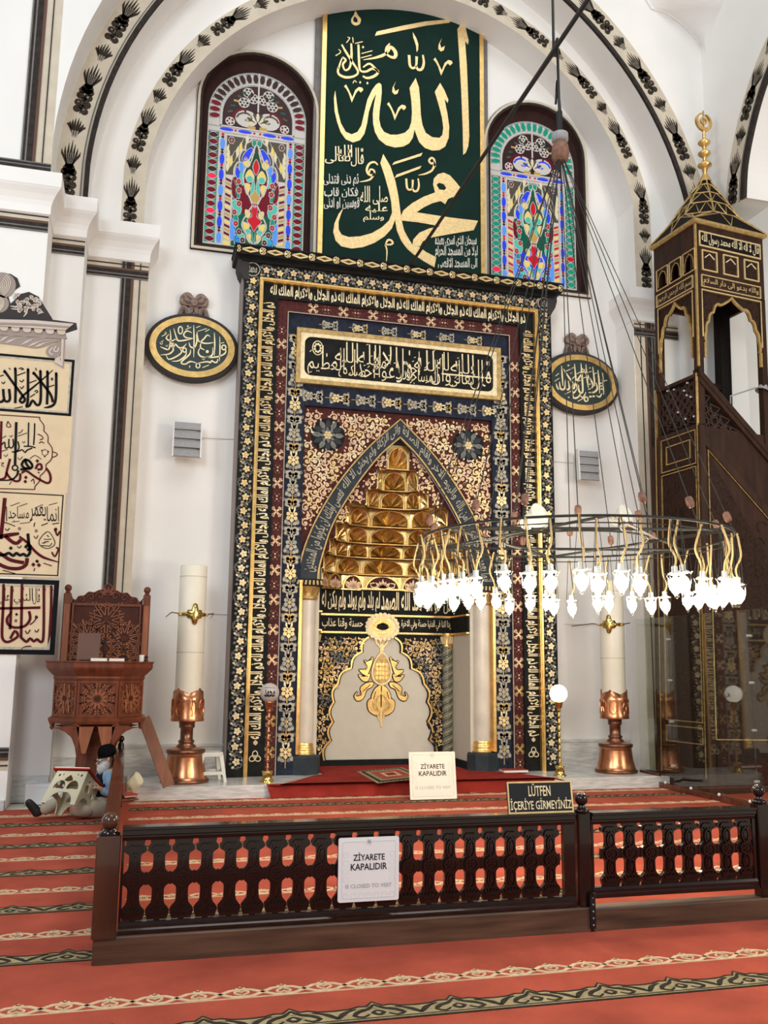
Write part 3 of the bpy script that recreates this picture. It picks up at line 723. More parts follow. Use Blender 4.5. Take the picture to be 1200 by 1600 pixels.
# --- navy band with lilies
f = wm(.14); f.poly(ushape(1.715, 1.425, B0, 6.62, 6.36), -.2, 0, 'band_navy'); f.poly([(XC-1.43, 5.26), (XC+1.43, 5.26), (XC+1.43, 6.37), (XC-1.43, 6.37)], -.1, 0, 'band_navy')
nav = build('navy_lily_band', f, MH)
g = wm(.14)
def lily(m, x, z, a, i, s=1.):
    T = lambda u, v: (x+(cos(a)*u-sin(a)*v)*s, z+(sin(a)*u+cos(a)*v)*s)
    m.stroke([T(-.21, 0), T(.21, 0)], .012*s, 0, .003, 'gold_dim')
    gold_ = i % 2
    flower(m, *T(0, 0), .085*s, 6, .002, 'gold_leaf' if gold_ else 'silver_paint', 'gold_pale' if gold_ else 'gold_dim', a)
    for k in range(3): leaf(m, *T(.04, 0), a+(k-1)*.5, .10*s, .05*s, .004, 'gold_pale' if gold_ else 'silver_paint', .006)
    for k in (-1, 1):
        for u, l in ((.13, .085), (.185, .07), (-.12, .075)):
            leaf(m, *T(u, k*.012), a+k*1.15, l*s, .05*s, .001, 'silver_paint' if (i+k) % 3 else 'grey_leaf'); m.poly(ell(*T(u+.03, k*.085), .030*s, .022*s, 8, rot=a), .001, .006, 'silver_paint')
        m.poly(ell(*T(.195, k*.035), .062*s, .045*s, 10, rot=a+k*.5), .0005, .005, 'silver_paint' if (i+k) % 2 else 'gold_dim'); leaf(m, *T(.20, k*.10), a+k*.4, .06*s, .05*s, .001, 'grey_leaf')
        leaf(m, *T(-.05, k*.04), a+k*1.9, .07*s, .05*s, .001, 'grey_leaf')
i = 0
for x, z, a in run(1.568, 6.49, .40):
    i += 1
    lily(g, x, z, a if abs(a) < .1 else pi/2, i, 1. if abs(a) > .1 else .62)
for k in range(8): lily(g, XC-1.36+.39*k, 5.40, 0, k, .78)
build('lilies', g, nav)
# --- framed inscription panel
f = wm(.12); x0, x1, z0, z1 = XC-1.575, XC+1.555, 5.57, 6.39
def rrect(x0, x1, z0, z1, r, n=5):
    o = []
    for cx_, cz_, a in ((x1-r, z1-r, 0), (x0+r, z1-r, pi/2), (x0+r, z0+r, pi), (x1-r, z0+r, 1.5*pi)):
        o += [(cx_+r*cos(a+pi/2*k/n), cz_+r*sin(a+pi/2*k/n)) for k in range(n+1)]
    return o
rect = lambda x0, x1, z0, z1: [(x0, z0), (x1, z0), (x1, z1), (x0, z1)]
f.poly(rect(x0, x1, z0, z1), -.05, .05, 'gold_dim', [rect(x0+.06, x1-.06, z0+.06, z1-.06)])
f.poly(rect(x0+.055, x1-.055, z0+.055, z1-.055), -.05, .035, 'gold_pale', [rrect(x0+.12, x1-.12, z0+.12, z1-.12, .10)])
ip = build('inscription_frame', f, MH)
f = wm(.12); f.poly(rect(x0+.05, x1-.05, z0+.05, z1-.05), -.05, .012, 'band_black')
a0, a1, b0, b1 = x0+.14, x1-.14, z0+.14, z1-.13; Wd = a1-a0; Hd = b1-b0
def put(t, u0, u1, v0, v1, mt='gold_pale', bo=-.008): f.rtext(t, a0+u0*Wd, b0+v0*Hd, a0+u1*Wd, b0+v1*Hd, .016, mt, bo)
put('قال', .88, .995, .0, .86); put('تعالى', .76, .90, .02, .80); put('الله', .77, .90, .42, .98); put('وان', .66, .77, .03, .92); put('المساجد', .53, .70, .0, .74); put('لله', .57, .68, .40, .98)
put('احد', .52, .60, .26, .92); put('فلا', .475, .56, .0, .96); put('تدعوا', .38, .53, .0, .76); put('مع', .35, .42, .16, .62); put('الله', .27, .39, .42, .98); put('احدا', .25, .36, .06, .80)
put('صدق', .17, .31, .0, .50); put('الله', .15, .27, .42, .98); put('العظيم', .01, .20, .02, .82); put('الا', .40, .48, .40, .98); put('لله', .69, .76, .46, .98); 
f.ringflat(a0+.06*Wd, b0+.74*Hd, .075, .105, .012, .012, .018, 'gold_pale')
for k in range(9): f.poly(ell(a0+.06*Wd+.045*cos(k*.7), b0+.74*Hd+.06*sin(k*.7), .018, n=6), .012, .018, 'gold_pale')
f.stroke([(a0+.72*Wd, b0+.36*Hd), (a0+.998*Wd, b0+.36*Hd)], .022, .012, .018, 'gold_pale')
for k in range(46):
    u, v = rr.random(), rr.random(); q = (a0+u*Wd, b0+v*Hd)
    f.stroke([q, (q[0]+.028, q[1]+.012 if k % 2 else q[1]+.03)], .010, .012, .017, 'gold_pale')
build('inscription_lettering', f, ip); STYLE[0] = 'plain'
# --- spandrels with gilt arabesque
OUTA = [(1.46, 2.78), (1.45, 2.90), (1.37, 3.24), (1.20, 3.66), (.90, 4.18), (.49, 4.70), (0, 5.17)]
INA = [(1.175, 2.78), (1.17, 2.90), (1.105, 3.18), (.975, 3.58), (.70, 4.07), (.33, 4.58), (0, 4.90)]
def arch_sym(h):
    h = cat(h, 5); return [(XC-x, z) for x, z in h]+[(XC+x, z) for x, z in h[::-1][1:]]
oa, ia = arch_sym(OUTA), arch_sym(INA)
def hw_at(h, z):
    c = cat(h, 5)
    for a, b in zip(c, c[1:]):
        if a[1] <= z <= b[1]: return a[0]+(b[0]-a[0])*(z-a[1])/(b[1]-a[1]+1e-9)
    return 0 if z > c[-1][1] else c[0][0]
def arabesque(m, ok, x0, x1, z0, z1, pitch, zz, mts, seed=1, sw=.22):
    r = random.Random(seed); j = 0; z = z0+pitch*.5
    while z < z1:
        x = x0+pitch*(.5 if j % 2 else .85)
        while x < x1:
            if ok(x, z):
                R0 = pitch*.50; sg = r.choice((-1, 1)); a0 = r.random()*6.28; mt = r.choice(mts)
                m.stroke([(x+R0*(1-.075*k)*cos(a0+sg*k*.62), z+R0*(1-.075*k)*sin(a0+sg*k*.62)) for k in range(12)], pitch*sw*.6, zz, zz+.008, mt)
                flower(m, x, z, pitch*.20, 5, zz, mt, 'gold', a0, .010)
                for k in range(5):
                    a = a0+sg*k*1.2; leaf(m, x+R0*.93*cos(a), z+R0*.93*sin(a), a+sg*.7, pitch*.34, pitch*.20, zz, mt, .009)
            x += pitch
        j += 1; z += pitch*.87
f = wm(.20); SPH = 1.445
f.poly([(XC-SPH, 2.78)]+[(oa[0][0]-.0, 2.78)]*0+[(XC-SPH, 5.28), (XC+SPH, 5.28), (XC+SPH, 2.78)]+[p for p in oa[::-1] if abs(p[0]-XC) < SPH-.004], -.05, 0, 'band_maroon')
f.poly(ushape(1.455, 1.43, 2.78, 5.29, 5.265), 0, .02, 'band_black'); spn = build('spandrel_panel', f, MH)
g = wm(.20); ros = [(XC-1.07, 4.86), (XC+1.07, 4.86)]
ok = lambda x, z: abs(x-XC) > hw_at(OUTA, z)+.055 and min(hypot(x-a, z-b) for a, b in ros) > .28 and abs(x-XC) < 1.37
arabesque(g, ok, XC-1.43, XC+1.43, 2.95, 5.24, .128, 0, ('pink_gold', 'gold_leaf', 'pink_gold', 'gold_pale'), 4)
build('spandrel_arabesque', g, spn)
for x, z in ros:
    g = wm(.20); g.poly(ell(x, z, .25, n=20), 0, .004, 'band_black')
    for k in range(12): leaf(g, x+.09*cos(k*.5236), z+.09*sin(k*.5236), k*.5236, .15, .075, .004, 'band_slate' if k % 2 else 'grey_leaf', .006)
    for k in range(8): leaf(g, x+.04*cos(k*.785), z+.04*sin(k*.785), k*.785+.2, .08, .05, .006, 'grey_leaf', .007)
    flower(g, x, z, .06, 6, .010, 'gold_leaf', 'gold_pale'); build('spandrel_rosette', g, spn)
# --- lettered pointed arch
f = wm(.18); f.poly(oa+ia[::-1], -.06, .012, 'band_slate')
for c_, o_ in ((oa, 0.), (ia, 0.)): f.stroke([(x, z, .02) for x, z in c_], .02, .0, .028, 'gold_dim')
arc = build('pointed_arch_band', f, MH)
g = wm(.18); PO, PI_ = Path2(oa), Path2(ia)
def text_between(m, t, c0, c1, u0, u1, z, mt, bo):
    vs, fs, w, h = glyphs(t, bo, True); out = []
    for x, y in vs:
        u = u0+(u1-u0)*x/w; a = c0.at(c0.l[-1]*u); b = c1.at(c1.l[-1]*u); v = .10+.80*y/h
        out.append((a[0]*(1-v)+b[0]*v, a[1]*(1-v)+b[1]*v, z))
    m.add(out, fs, mt)
for k, t_ in enumerate(('انما يعمر مساجد الله من امن بالله', 'واليوم الاخر واقام الصلاة', 'واتى الزكاة ولم يخش الا الله', 'فعسى اولئك ان يكونوا من المهتدين')):
    text_between(g, t_, PI_, PO, .02+.245*(3-k), .02+.245*(4-k)-.01, .016, 'silver_paint', .012)
build('arch_lettering', g, arc)
# --- stepped tympanum round the muqarnas
TIERS = [  # half width, depth, z0, z1, cells
    (1.085, .80, 2.96, 3.22, 7), (1.00, .68, 3.20, 3.42, 9), (.915, .56, 3.40, 3.66, 7), (.77, .44, 3.64, 3.92, 5),
    (.475, .30, 3.90, 4.17, 5), (.315, .20, 4.15, 4.46, 3), (.170, .15, 4.44, 4.80, 1)]
YF = .26
step = [(1.15, 2.78), (1.15, 2.96)]
for w, d, z0, z1, n in TIERS: step += [(w+.012, z0), (w+.012, z1-.06), (w-.03, z1)]
step += [(.06, 4.86), (0, 4.88)]
sl = [(XC-x, z) for x, z in step]+[(XC+x, z) for x, z in step[::-1][1:]]
f = wm(YF); f.poly([(x, z) for x, z in ia]+sl[::-1], -.03, 0, 'band_maroon'); tym = build('tympanum', f, MH)
def step_at(z):
    for w, d, z0, z1, n in TIERS[::-1]:
        if z0 <= z: return w
    return 1.15
g = wm(YF); ok = lambda x, z: step_at(z)+.04 < abs(x-XC) < hw_at(INA, z)-.05 or (z > 4.82 and abs(x-XC) < hw_at(INA, z)-.08)
arabesque(g, ok, XC-1.15, XC+1.15, 2.9, 4.9, .118, 0, ('pink_gold', 'gold_leaf'), 9)
build('tympanum_arabesque', g, tym)
# --- gilded muqarnas hood, tier by tier
def plan(w, d, n):
    out = []
    for i in range(n+1):
        a = pi-pi*i/n; c, s_ = cos(a), sin(a)
        out.append((XC+w*abs(c)**.75*(1 if c > 0 else -1), YF+.01+d*abs(s_)**.8))
    return out
hood = thing_hood = None
def tier(w, d, z0, z1, n, last):
    m = MB(); P = plan(w, d, n); h = z1-z0; nxt = None
    for i in range(n):
        a, b = Vector((*P[i], 0)), Vector((*P[i+1], 0)); mid = (a+b)/2; t = (b-a); L = t.length; t.normalize(); nrm = Vector((-t.y, t.x, 0))
        if nrm.y < 0 and abs(nrm.x) < .99: nrm = -nrm
        if (mid+nrm*.1-Vector((XC, YF, 0))).length < (mid-Vector((XC, YF, 0))).length: nrm = -nrm
        e = min(.16, L*.36)
        arch = [(-.44, 0), (-.44, .42), (-.38, .64), (-.24, .82), (0, .92), (.24, .82), (.38, .64), (.44, .42), (.44, 0)]
        A = [mid+t*(u*L)+Vector((0, 0, z0+v*h)) for u, v in arch]
        fr = [mid+t*(u*L*1.0)+Vector((0, 0, z0+v*h)) for u, v in ((-.5, 0), (-.5, .45), (-.5, .8), (-.25, 1), (0, 1), (.25, 1), (.5, .8), (.5, .45), (.5, 0))]
        vs = [tuple(p) for p in A+fr]; k = len(A)
        m.add(vs, [(j, j+1, k+j+1, k+j) for j in range(k-1)], 'muqarnas_gold')
        top = [fr[2], fr[3], mid+t*(-.5*L)+Vector((0, 0, z1))]; m.add([tuple(p) for p in top], [(0, 1, 2)], 'muqarnas_gold')
        top = [fr[6], fr[5], mid+t*(.5*L)+Vector((0, 0, z1))]; m.add([tuple(p) for p in top], [(0, 1, 2)], 'muqarnas_gold')
        M0 = mid+nrm*e+Vector((0, 0, z0+h*.10)); K_ = [tuple(M0)]+[tuple(p) for p in A]; fs_ = []
        for j in range(k-1):
            Q = M0.lerp((A[j]+A[j+1])/2, .58)+nrm*(e*(.50 if j % 2 else .12)); K_.append(tuple(Q)); q_ = len(K_)-1; fs_ += [(0, j+1, q_), (0, q_, j+2), (j+1, j+2, q_)]
        fs_.append((0, k, 1)); m.add(K_, fs_, 'muqarnas_gold')
        m.tube([tuple(p-nrm*.008) for p in A], .012, 'gold', 5)
    m.tube([(x, y, z0) for x, y in plan(w, d, n)], .014, 'gold', 5); m.tube([(x, y, z0-.016) for x, y in plan(w+.006, d+.006, n)], .008, 'band_black', 4)  # black tube under the tier paints in the shade of the gap
    # ledge up to the tier above
    if not last:
        nw, nd = nxt_[0], nxt_[1]; a, b = plan(w, d, 16), plan(nw, nd, 16)
        m.rings([[(x, y, z1) for x, y in a], [(x, y, z1+.012) for x, y in b]], 'muqarnas_gold', False, False, False)
    else:
        a = plan(w, d, 8); m.add([(x, y, z1) for x, y in a], [tuple(range(len(a)))], 'muqarnas_gold')
    return m
hood = build('muqarnas_hood', tier(*TIERS[-1], True), MH)
for i, T_ in enumerate(TIERS[:-1]):
    nxt_ = TIERS[i+1]; build('muqarnas_tier', tier(*T_, False), hood)
# lunettes with fan palmettes under the hood
m = MB(); P = plan(1.10, .82, 9); g = MB()
for i in range(9):
    a, b = Vector((*P[i], 0)), Vector((*P[i+1], 0)); L = (b-a).length; t = (b-a).normalized()
    F = Matrix(((t.x, 0, -t.y if False else t.y, (a.x+b.x)/2), (t.y, 0, -t.x, (a.y+b.y)/2), (0, 1, 0, 2.72), (0, 0, 0, 1)))
    m.M = g.M = F; m.poly(rect(-L/2, L/2, 0, .25), -.01, 0, 'muqarnas_gold')
    g.poly(ell(0, .02, L*.42, .19, 14, 0, pi), 0, .01, 'band_maroon')
    for k in range(7): leaf(g, 0, .03, .25+k*.44, .155 if k % 2 else .13, .05, .01, 'pink_gold', .014)
    for k in (-1, 1): g.stroke([(k*L*.12, .03), (k*L*.3, .06), (k*L*.33, .11), (k*L*.22, .12)], .016, .01, .02, 'gold_pale')
    g.stroke([(L*.44*cos(pi*q/12), .02+.205*sin(pi*q/12)) for q in range(13)], .022, 0, .02, 'gold')
lun = build('lunette_frieze', m, MH); build('palmettes', g, lun)
# --- the niche itself
NY, NH = 1.10, 1.12
zz = lambda py: onY(597, py, NY).z
f = MB(); f.box(XC-NH, XC+NH, NY, NY+.1, B0, 2.76, 'niche_cream')
nic = build('niche_wall', f, MH)
for a, b in ((XC-NH-.10, XC-NH), (XC+NH, XC+NH+.10)):
    f = MB(); f.box(a, b, .30, NY+.1, B0, 2.76, 'niche_cream'); build('niche_side_wall', f, MH)
f = MB(); f.box(XC-1.6, XC+1.6, .42, NY+.3, 5.0, 5.05, 'band_black'); build('niche_roof', f, MH)
f = MB(WALLM(NY))
zA, zB, zC_, zD = zz(930), zz(960), zz(964), zz(988)
f.poly(rect(XC-NH, XC+NH, zB, 2.74), 0, .03, 'band_black'); f.poly(rect(XC-NH, XC+NH, zD, zC_), 0, .03, 'band_black')
for z in (2.745, (zB+zC_)/2, zD-.012): f.stroke([(XC-NH, z), (XC+NH, z)], .026, 0, .05, 'gold')
for z in (2.745, zD-.012):
    for k in range(46): leaf(f, XC-NH+.05*k, z-.012, .8, .034, .018, .05, 'gold_pale')
for sx in (-1, 1):     # the bands run on along the side walls
    f.M = Matrix(((0, 0, -sx, XC+sx*NH), (1, 0, 0, 0), (0, 1, 0, 0), (0, 0, 0, 1)))
    f.poly(rect(.32, NY, zB, 2.74), 0, .03, 'band_black'); f.poly(rect(.32, NY, zD, zC_), 0, .03, 'band_black')
    for z in (2.745, (zB+zC_)/2, zD-.012): f.stroke([(.32, z), (NY, z)], .022, 0, .05, 'gold')
nb = build('niche_inscription_band', f, MH)
STYLE[0] = 'kufic'; f = MB(WALLM(NY)); f.rtext('قل هو الله احد الله الصمد', XC-.02, zB+.03, XC+NH-.02, 2.71, .034, 'gold_pale', .02); f.rtext('لم يلد ولم يولد ولم يكن له كفوا', XC-NH+.02, zB+.03, XC-.04, 2.71, .034, 'gold_pale', .02)
STYLE[0] = 'plain'; f.rtext('ربنا اتنا في الدنيا حسنة وفي الاخرة', XC+.30, zD+.035, XC+NH-.02, zC_-.03, .034, 'gold_pale', .014); f.rtext('حسنة وقنا عذاب النار', XC-NH+.02, zD+.035, XC-.30, zC_-.03, .034, 'gold_pale', .014)
build('niche_lettering', f, nb)
# scalloped curtain panel
c8 = lambda pts: tr(pts, 2.3077, 360, 880, NY)
zb0 = zz(1186)
f = MB(WALLM(NY)); xr_ = XC+NH-.16
sc_ = [(p[0], p[1]) for p in c8([(592, 268), (616, 322), (652, 380), (697, 436), (710, 500), (712, 570), (718, 635), (738, 704)])]
sc_ = lobes(sc_, .20)
right = [(xr_, zD-.03)]+[(sc_[0][0], zD-.03)]+sc_+[(xr_, sc_[-1][1])]
mir = lambda L: [(2*XC-x, z) for x, z in L]
f.poly(right, 0, .020, 'band_black'); f.poly(mir(right)[::-1], 0, .020, 'band_black')
for L in (sc_, mir(sc_)): f.stroke([(x, z, .026) for x, z in L], .026, 0, .034, 'gold'); f.stroke([(x-(.024 if x > XC else -.024), z, .012) for x, z in L], .012, 0, .024, 'band_black')
cur = build('scalloped_surround', f, MH)
g = MB(WALLM(NY))
def sc_x(z):
    b = sc_[0][0]
    for p in sc_:
        if p[1] >= z: b = max(b, p[0])
    return b
ok = lambda x, z: sc_x(z)+.045 < abs(x-XC)+XC < xr_-.03
arabesque(g, ok, XC-NH, XC+NH, zb0+.1, zD-.06, .105, .02, ('gold_leaf', 'gold_dim', 'grey_leaf', 'pink_gold'), 5, .2)
build('surround_arabesque', g, cur)
# shell and pendant
f = MB(WALLM(NY)); sc0 = c8([(540, 225)])[0]; rx_ = .26
f.poly(ell(XC, sc0[1]-.02, rx_, .20, 22), 0, .042, 'gold_leaf')
for k in range(22): f.poly(ell(XC+rx_*.92*cos(k*.2856), sc0[1]-.02+.185*sin(k*.2856), .032, n=7), .042, .055, 'gold_pale')
for k in range(11): leaf(f, XC, sc0[1]-.07, .3+k*.255, .17, .05, .042, 'gold', .015)
f.poly(ell(XC, sc0[1]+.01, .085, .07, 14, pi, 2*pi), .042, .062, 'band_black'); shl = build('gilded_shell', f, MH)
f = MB(WALLM(NY)); q = lambda u, v: (XC+u*.0091*13.6/12.5/2.3077, c8([(540, v)])[0][1])
def ol(pts, mt='gold', e=.02):
    for s_ in (1, -1):
        L = cat([q(s_*u, v) for u, v in pts][::s_], 4, True); f.stroke(L, .026, 0, .010, 'band_black', True); f.poly(L, 0, e, mt)
        c = (sum(p[0] for p in L)/len(L), sum(p[1] for p in L)/len(L)); f.stroke([(c[0]+(p[0]-c[0])*.45, c[1]+(p[1]-c[1])*.45) for p in L[::3]], .007, .02, e+.003, 'gold_dim', True)
st = lambda pts, w, mt='gold_leaf', e=.02: [f.stroke(cat([q(s_*u, v) for u, v in pts], 4), w, 0, e, mt) for s_ in (1, -1)]
st([(0, 250), (14, 265), (20, 285), (8, 300), (0, 310)], .022); st([(0, 262), (6, 275), (0, 290)], .03); f.stroke([q(0, 290), q(0, 335)], .05, 0, .024, 'gold_leaf')
f.poly(cat([q(u, v) for u, v in ((0, 318), (26, 350), (38, 390), (30, 425), (0, 442), (-30, 425), (-38, 390), (-26, 350))], 4, True), 0, .03, 'gold_dim')
f.stroke(cat([q(u, v) for u, v in ((0, 322), (24, 352), (34, 390), (27, 422), (0, 437), (-27, 422), (-34, 390), (-24, 352))], 4, True), .018, .03, .04, 'gold_pale', True)
for k in range(16): f.poly(ell(*q((k % 4-1.5)*11, 365+(k//4)*16), .022, .026, 7), .03, .038, 'gold')
for pts in ([(30, 340), (48, 355), (62, 352), (50, 372), (58, 385), (80, 385), (62, 402), (48, 398)], [(42, 400), (62, 408), (82, 402), (66, 424), (48, 424)], [(30, 430), (52, 432), (74, 450), (70, 474), (90, 480), (86, 464), (96, 480), (84, 496), (64, 486), (52, 456), (34, 446)],
            [(0, 442), (20, 450), (34, 478), (30, 500), (14, 480), (0, 470)], [(34, 490), (48, 500), (44, 530), (20, 548), (8, 540), (30, 524)], [(4, 480), (14, 500), (10, 525), (2, 530)]): ol(pts)
ol([(0, 446), (18, 452), (26, 478), (34, 500), (30, 528), (14, 548), (0, 556)], 'gold_dim', .016)
f.stroke([q(0, 520), q(0, 560), q(2, 592)], .024, 0, .022, 'gold_leaf'); st([(0, 572), (8, 560), (12, 548)], .016)
for pts in ([(34, 346), (60, 358)], [(48, 408), (74, 408)], [(40, 438), (66, 462)], [(20, 462), (28, 490)]): st(pts, .010, 'band_black', .026)
build('pendant_ornament', f, MH)
f = MB(); f.box(XC-NH, XC+NH, NY-.03, NY, B0, zb0, 'band_black'); f.box(XC+NH-.03, XC+NH, .32, NY, B0, .26, 'band_black'); f.box(XC-NH, XC-NH+.03, .32, NY, B0, .26, 'band_black'); build('niche_skirting', f, MH)
# twisted colonnettes in the back corners
for sx in (-1, 1):
    x = XC+sx*(NH-.085); f = MB(); f.lathe([(.07, zb0), (.07, zD-.2)], 'green_marble', (x, NY-.02, 0), 14)
    for k in range(26):
        z = zb0+.05+(zD-.3-zb0)*k/26
        f.tube([(x+.072*cos(-pi+pi*q/6), NY-.02+.072*sin(-pi+pi*q/6), z+.10*q/6) for q in range(7)], .010 if k % 2 else .004, 'gold_leaf' if k % 2 else 'band_black', 4)
    c_ = build('twisted_colonnette', f, MH)
    g = MB(); g.lathe([(.07, zD-.22), (.085, zD-.19), (.07, zD-.17), (.095, zD-.06), (.10, zD-.02), (.10, zD)], 'gold', (x, NY-.02, 0), 12)
    for k in range(8): g.tube([(x+.08*cos(-pi+.45*k), NY-.02+.08*sin(-pi+.45*k), zD-.16), (x+.10*cos(-pi+.45*k), NY-.02+.10*sin(-pi+.45*k), zD-.05)], .012, 'gold_pale', 4)
    build('capital', g, c_)
# marble columns of the arch
for sx in (-1, 1):
    x, y = XC+sx*1.30, .30
    f = MB(); f.lathe([(.128, .55), (.132, .9), (.128, 2.50)], 'cream_marble', (x, y, 0), 28); cl = build('marble_column', f, MH)
    f = MB(); f.lathe([(.155, .40), (.16, .415), (.155, .43), (.145, .44), (.15, .47), (.145, .50), (.135, .51), (.14, .53), (.13, .56)], 'gold', (x, y, 0), 28); build('column_base', f, cl)
    f = MB(); f.lathe([(.128, 2.49), (.15, 2.51), (.15, 2.53), (.135, 2.55), (.14, 2.60), (.175, 2.66), (.18, 2.68)], 'gold_dim', (x, y, 0), 24); f.box(x-.19, x+.19, y-.19, y+.15, 2.68, 2.78, 'band_black')
    for k in range(7): f.tube([(x-.17+.057*k, y-.192, 2.70), (x-.15+.052*k, y-.192, 2.76)], .014, 'gold_leaf', 4)
    for k in range(10): f.tube([(x+.14*cos(k*.628), y+.14*sin(k*.628), 2.56), (x+.17*cos(k*.628), y+.17*sin(k*.628), 2.66)], .016, 'gold', 4)
    build('column_capital', f, cl)
    f = MB(); f.lathe([(.235, .15), (.235, .37), (.22, .40)], 'band_slate', (x, y, 0), 8, True, False); build('column_plinth', f, cl)
    f = MB(); a, b = sorted((XC+sx*1.44, XC+sx*1.40)); f.box(a, b, .10, .34, .42, 2.76, 'gold'); a, b = sorted((XC+sx*1.44, XC+sx*1.21)); g = MB(); g.box(a, b, .36, .5, .15, 2.76, 'niche_cream'); build('gilded_jamb', f, MH); build('niche_reveal', g, MH)
# --- cornice with gilt chain
f = MB(); pf = [(0, 7.24), (.03, 7.25), (.05, 7.28), (.09, 7.30), (.13, 7.31), (.135, 7.325), (.135, 7.42), (.15, 7.43), (.15, 7.455), (.0, 7.46)]
f.rings([[(XC-2.37-p, -p, z), (XC+2.37+p, -p, z), (XC+2.37+p, .4, z), (XC-2.37-p, .4, z)] for p, z in pf], 'band_black'); crn = build('cornice', f, MH)
f = MB(WALLM(-.135)); n = 14; w_ = 2*2.48/n
for i in range(n):
    x = XC-2.48+w_*(i+.5); z = 7.375
    for s_ in (-1, 1):
        f.stroke([(x-w_*.34, z), (x, z+s_*.036), (x+w_*.34, z)], .016, 0, .012, 'gold_leaf'); f.stroke([(x-w_*.22, z), (x, z+s_*.018), (x+w_*.22, z)], .008, 0, .01, 'gold_dim')
        f.ringflat(x+w_*.45, z+s_*.026, .028, .018, .011, 0, .014, 'gold_leaf', 10, s_*.6); f.ringflat(x-w_*.46, z+s_*.026, .022, .016, .010, 0, .014, 'gold_leaf', 10, -s_*.6)
    f.poly(ell(x+w_*.40, z, .018, n=8), 0, .018, 'gold_pale')
build('gilt_chain', f, crn)
for sx in (-1, 1):
    f = MB(); f.rings([[(XC+sx*(2.36+p), -.02, z), (XC+sx*(2.36+p), .3, z), (XC+sx*2.3, .3, z), (XC+sx*2.3, -.02, z)] for p, z in ((0, 6.98), (.02, 7.02), (.07, 7.1), (.10, 7.2), (.10, 7.28))], 'crest_dark'); build('cornice_console', f, crn)
for sx, t_ in ((-1, 'محمد'), (1, 'الله')):
    f = MB(WALLM(0)); x, z = XC+sx*2.247, 7.147; f.poly(ell(x, z, .10, n=22), 0, .010, 'band_black'); f.ringflat(x, z, .098, .098, .012, 0, .016, 'silver_paint', 24); f.rtext(t_, x-.06, z-.055, x+.06, z+.055, .014, 'silver_paint', .03); build('corner_medallion', f, MH)
# side cheeks of the projecting frame
for sx in (-1, 1):
    f = MB(); a, b = sorted((XC+sx*2.36, XC+sx*2.385)); f.box(a, b, .05, .4, .15, 7.24, 'crest_mid'); build('side_cheek', f, MH)
# ================================================================ THINGS ON THE WALLS
# --- great green calligraphy board
xL, xR, zL = -1.65, 1.02, 11.92; qa = onY(660, -1, .33); sl_ = (qa.z-zL)/(xR-qa.x); xm = (xL+xR)/2; zAp = zL+sl_*(xR-xm)
def house(d): return [(xL+d, 7.1+d), (xR-d, 7.1+d), (xR-d, zL-d*.4), (xm, zAp-d*1.15), (xL+d, zL-d*.4)]
GB = thing('calligraphy_board', 'huge dark green board with two great gold calligraphic words above the prayer niche', 'sign', (xm, .4, 7.1))
f = wm(.4); f.poly([(xL-.10, 7.1), (xR+.09, 7.1), (xR+.09, zL+.02), (xm, zAp+.1), (xL-.10, zL+.02)], 0, .04, 'grey_paint'); build('backing_board', f, GB)
f = wm(.4); f.poly(house(.02), .04, .075, 'board_green'); build('painted_field', f, GB)
f = wm(.4); f.poly(house(0), .04, .10, 'gold', [house(.07)]); build('gilt_frame', f, GB)
YB = .325
A = lambda pts: tr(pts, 4.4444, 495, 0, YB); B_ = lambda pts: tr(pts, 4.4444, 495, 210, YB)
f = wm(YB); GT = 'gold_leaf'; f2 = lambda pts, holes=(): f.poly(pts, 0, .012, GT, holes)
sm = lambda pts, n=3: cat(pts, n, True)
f2(A([(975, 205), (1018, 140), (1053, 285), (1048, 312), (1028, 288), (1040, 450), (1050, 700), (1057, 950), (1050, 1020), (1034, 1062), (1015, 1078), (1012, 900), (1000, 600), (985, 350)]))
f2(A([(855, 578), (885, 630), (912, 695), (908, 718), (885, 690), (905, 790), (918, 880), (914, 960), (890, 1020), (850, 1045), (800, 1048), (750, 1030), (710, 990), (690, 940), (678, 903), (665, 960), (640, 998), (600, 1020), (540, 1027), (480, 1010), (430, 970), (403, 920), (390, 860), (388, 790), (397, 720), (411, 652),
      (385, 705), (360, 780), (348, 860), (330, 930), (300, 975), (250, 992), (200, 970), (165, 920), (140, 850), (122, 770), (118, 680), (127, 632), (134, 690), (146, 780), (167, 860), (200, 918), (240, 935), (280, 920), (308, 875), (328, 790), (350, 695), (382, 628), (410, 590), (432, 577), (448, 592), (450, 640), (445, 700), (435, 770), (432, 830), (442, 880), (465, 918), (510, 938), (560, 938), (610, 924), (640, 895), (655, 850), (660, 780), (655, 700), (643, 612), (685, 545), (708, 610), (716, 700), (721, 800), (732, 870), (755, 925), (800, 955), (850, 960), (870, 940), (877, 890), (868, 820), (848, 740), (818, 640)]))
f2(A([(402, 252), (415, 222), (600, 180), (750, 152), (932, 136), (920, 160), (760, 180), (600, 212)]))
f2(A(sm([(268, 80), (285, 110), (305, 135), (298, 168), (270, 180), (242, 165), (238, 135), (255, 108)])), [A(sm([(262, 118), (275, 128), (284, 145), (274, 160), (256, 152), (252, 135)])[::-1])])
f2(A([(665, 226), (690, 268), (704, 310), (702, 350), (692, 365), (688, 320), (668, 260)]))
sh = [[(640, 385, 18), (645, 455, 18), (665, 476, 16), (688, 460, 14), (692, 395, 18)], [(688, 460, 14), (702, 486, 18), (728, 482, 18), (742, 440, 16), (735, 385, 12)]]
for L in sh: f.stroke(A(cat(L, 3)), .1, 0, .012, GT); f.stroke(B_(cat([(a*.86+70, b*.86-22, w*.8) for a, b, w in L], 3)), .1, 0, .012, GT)
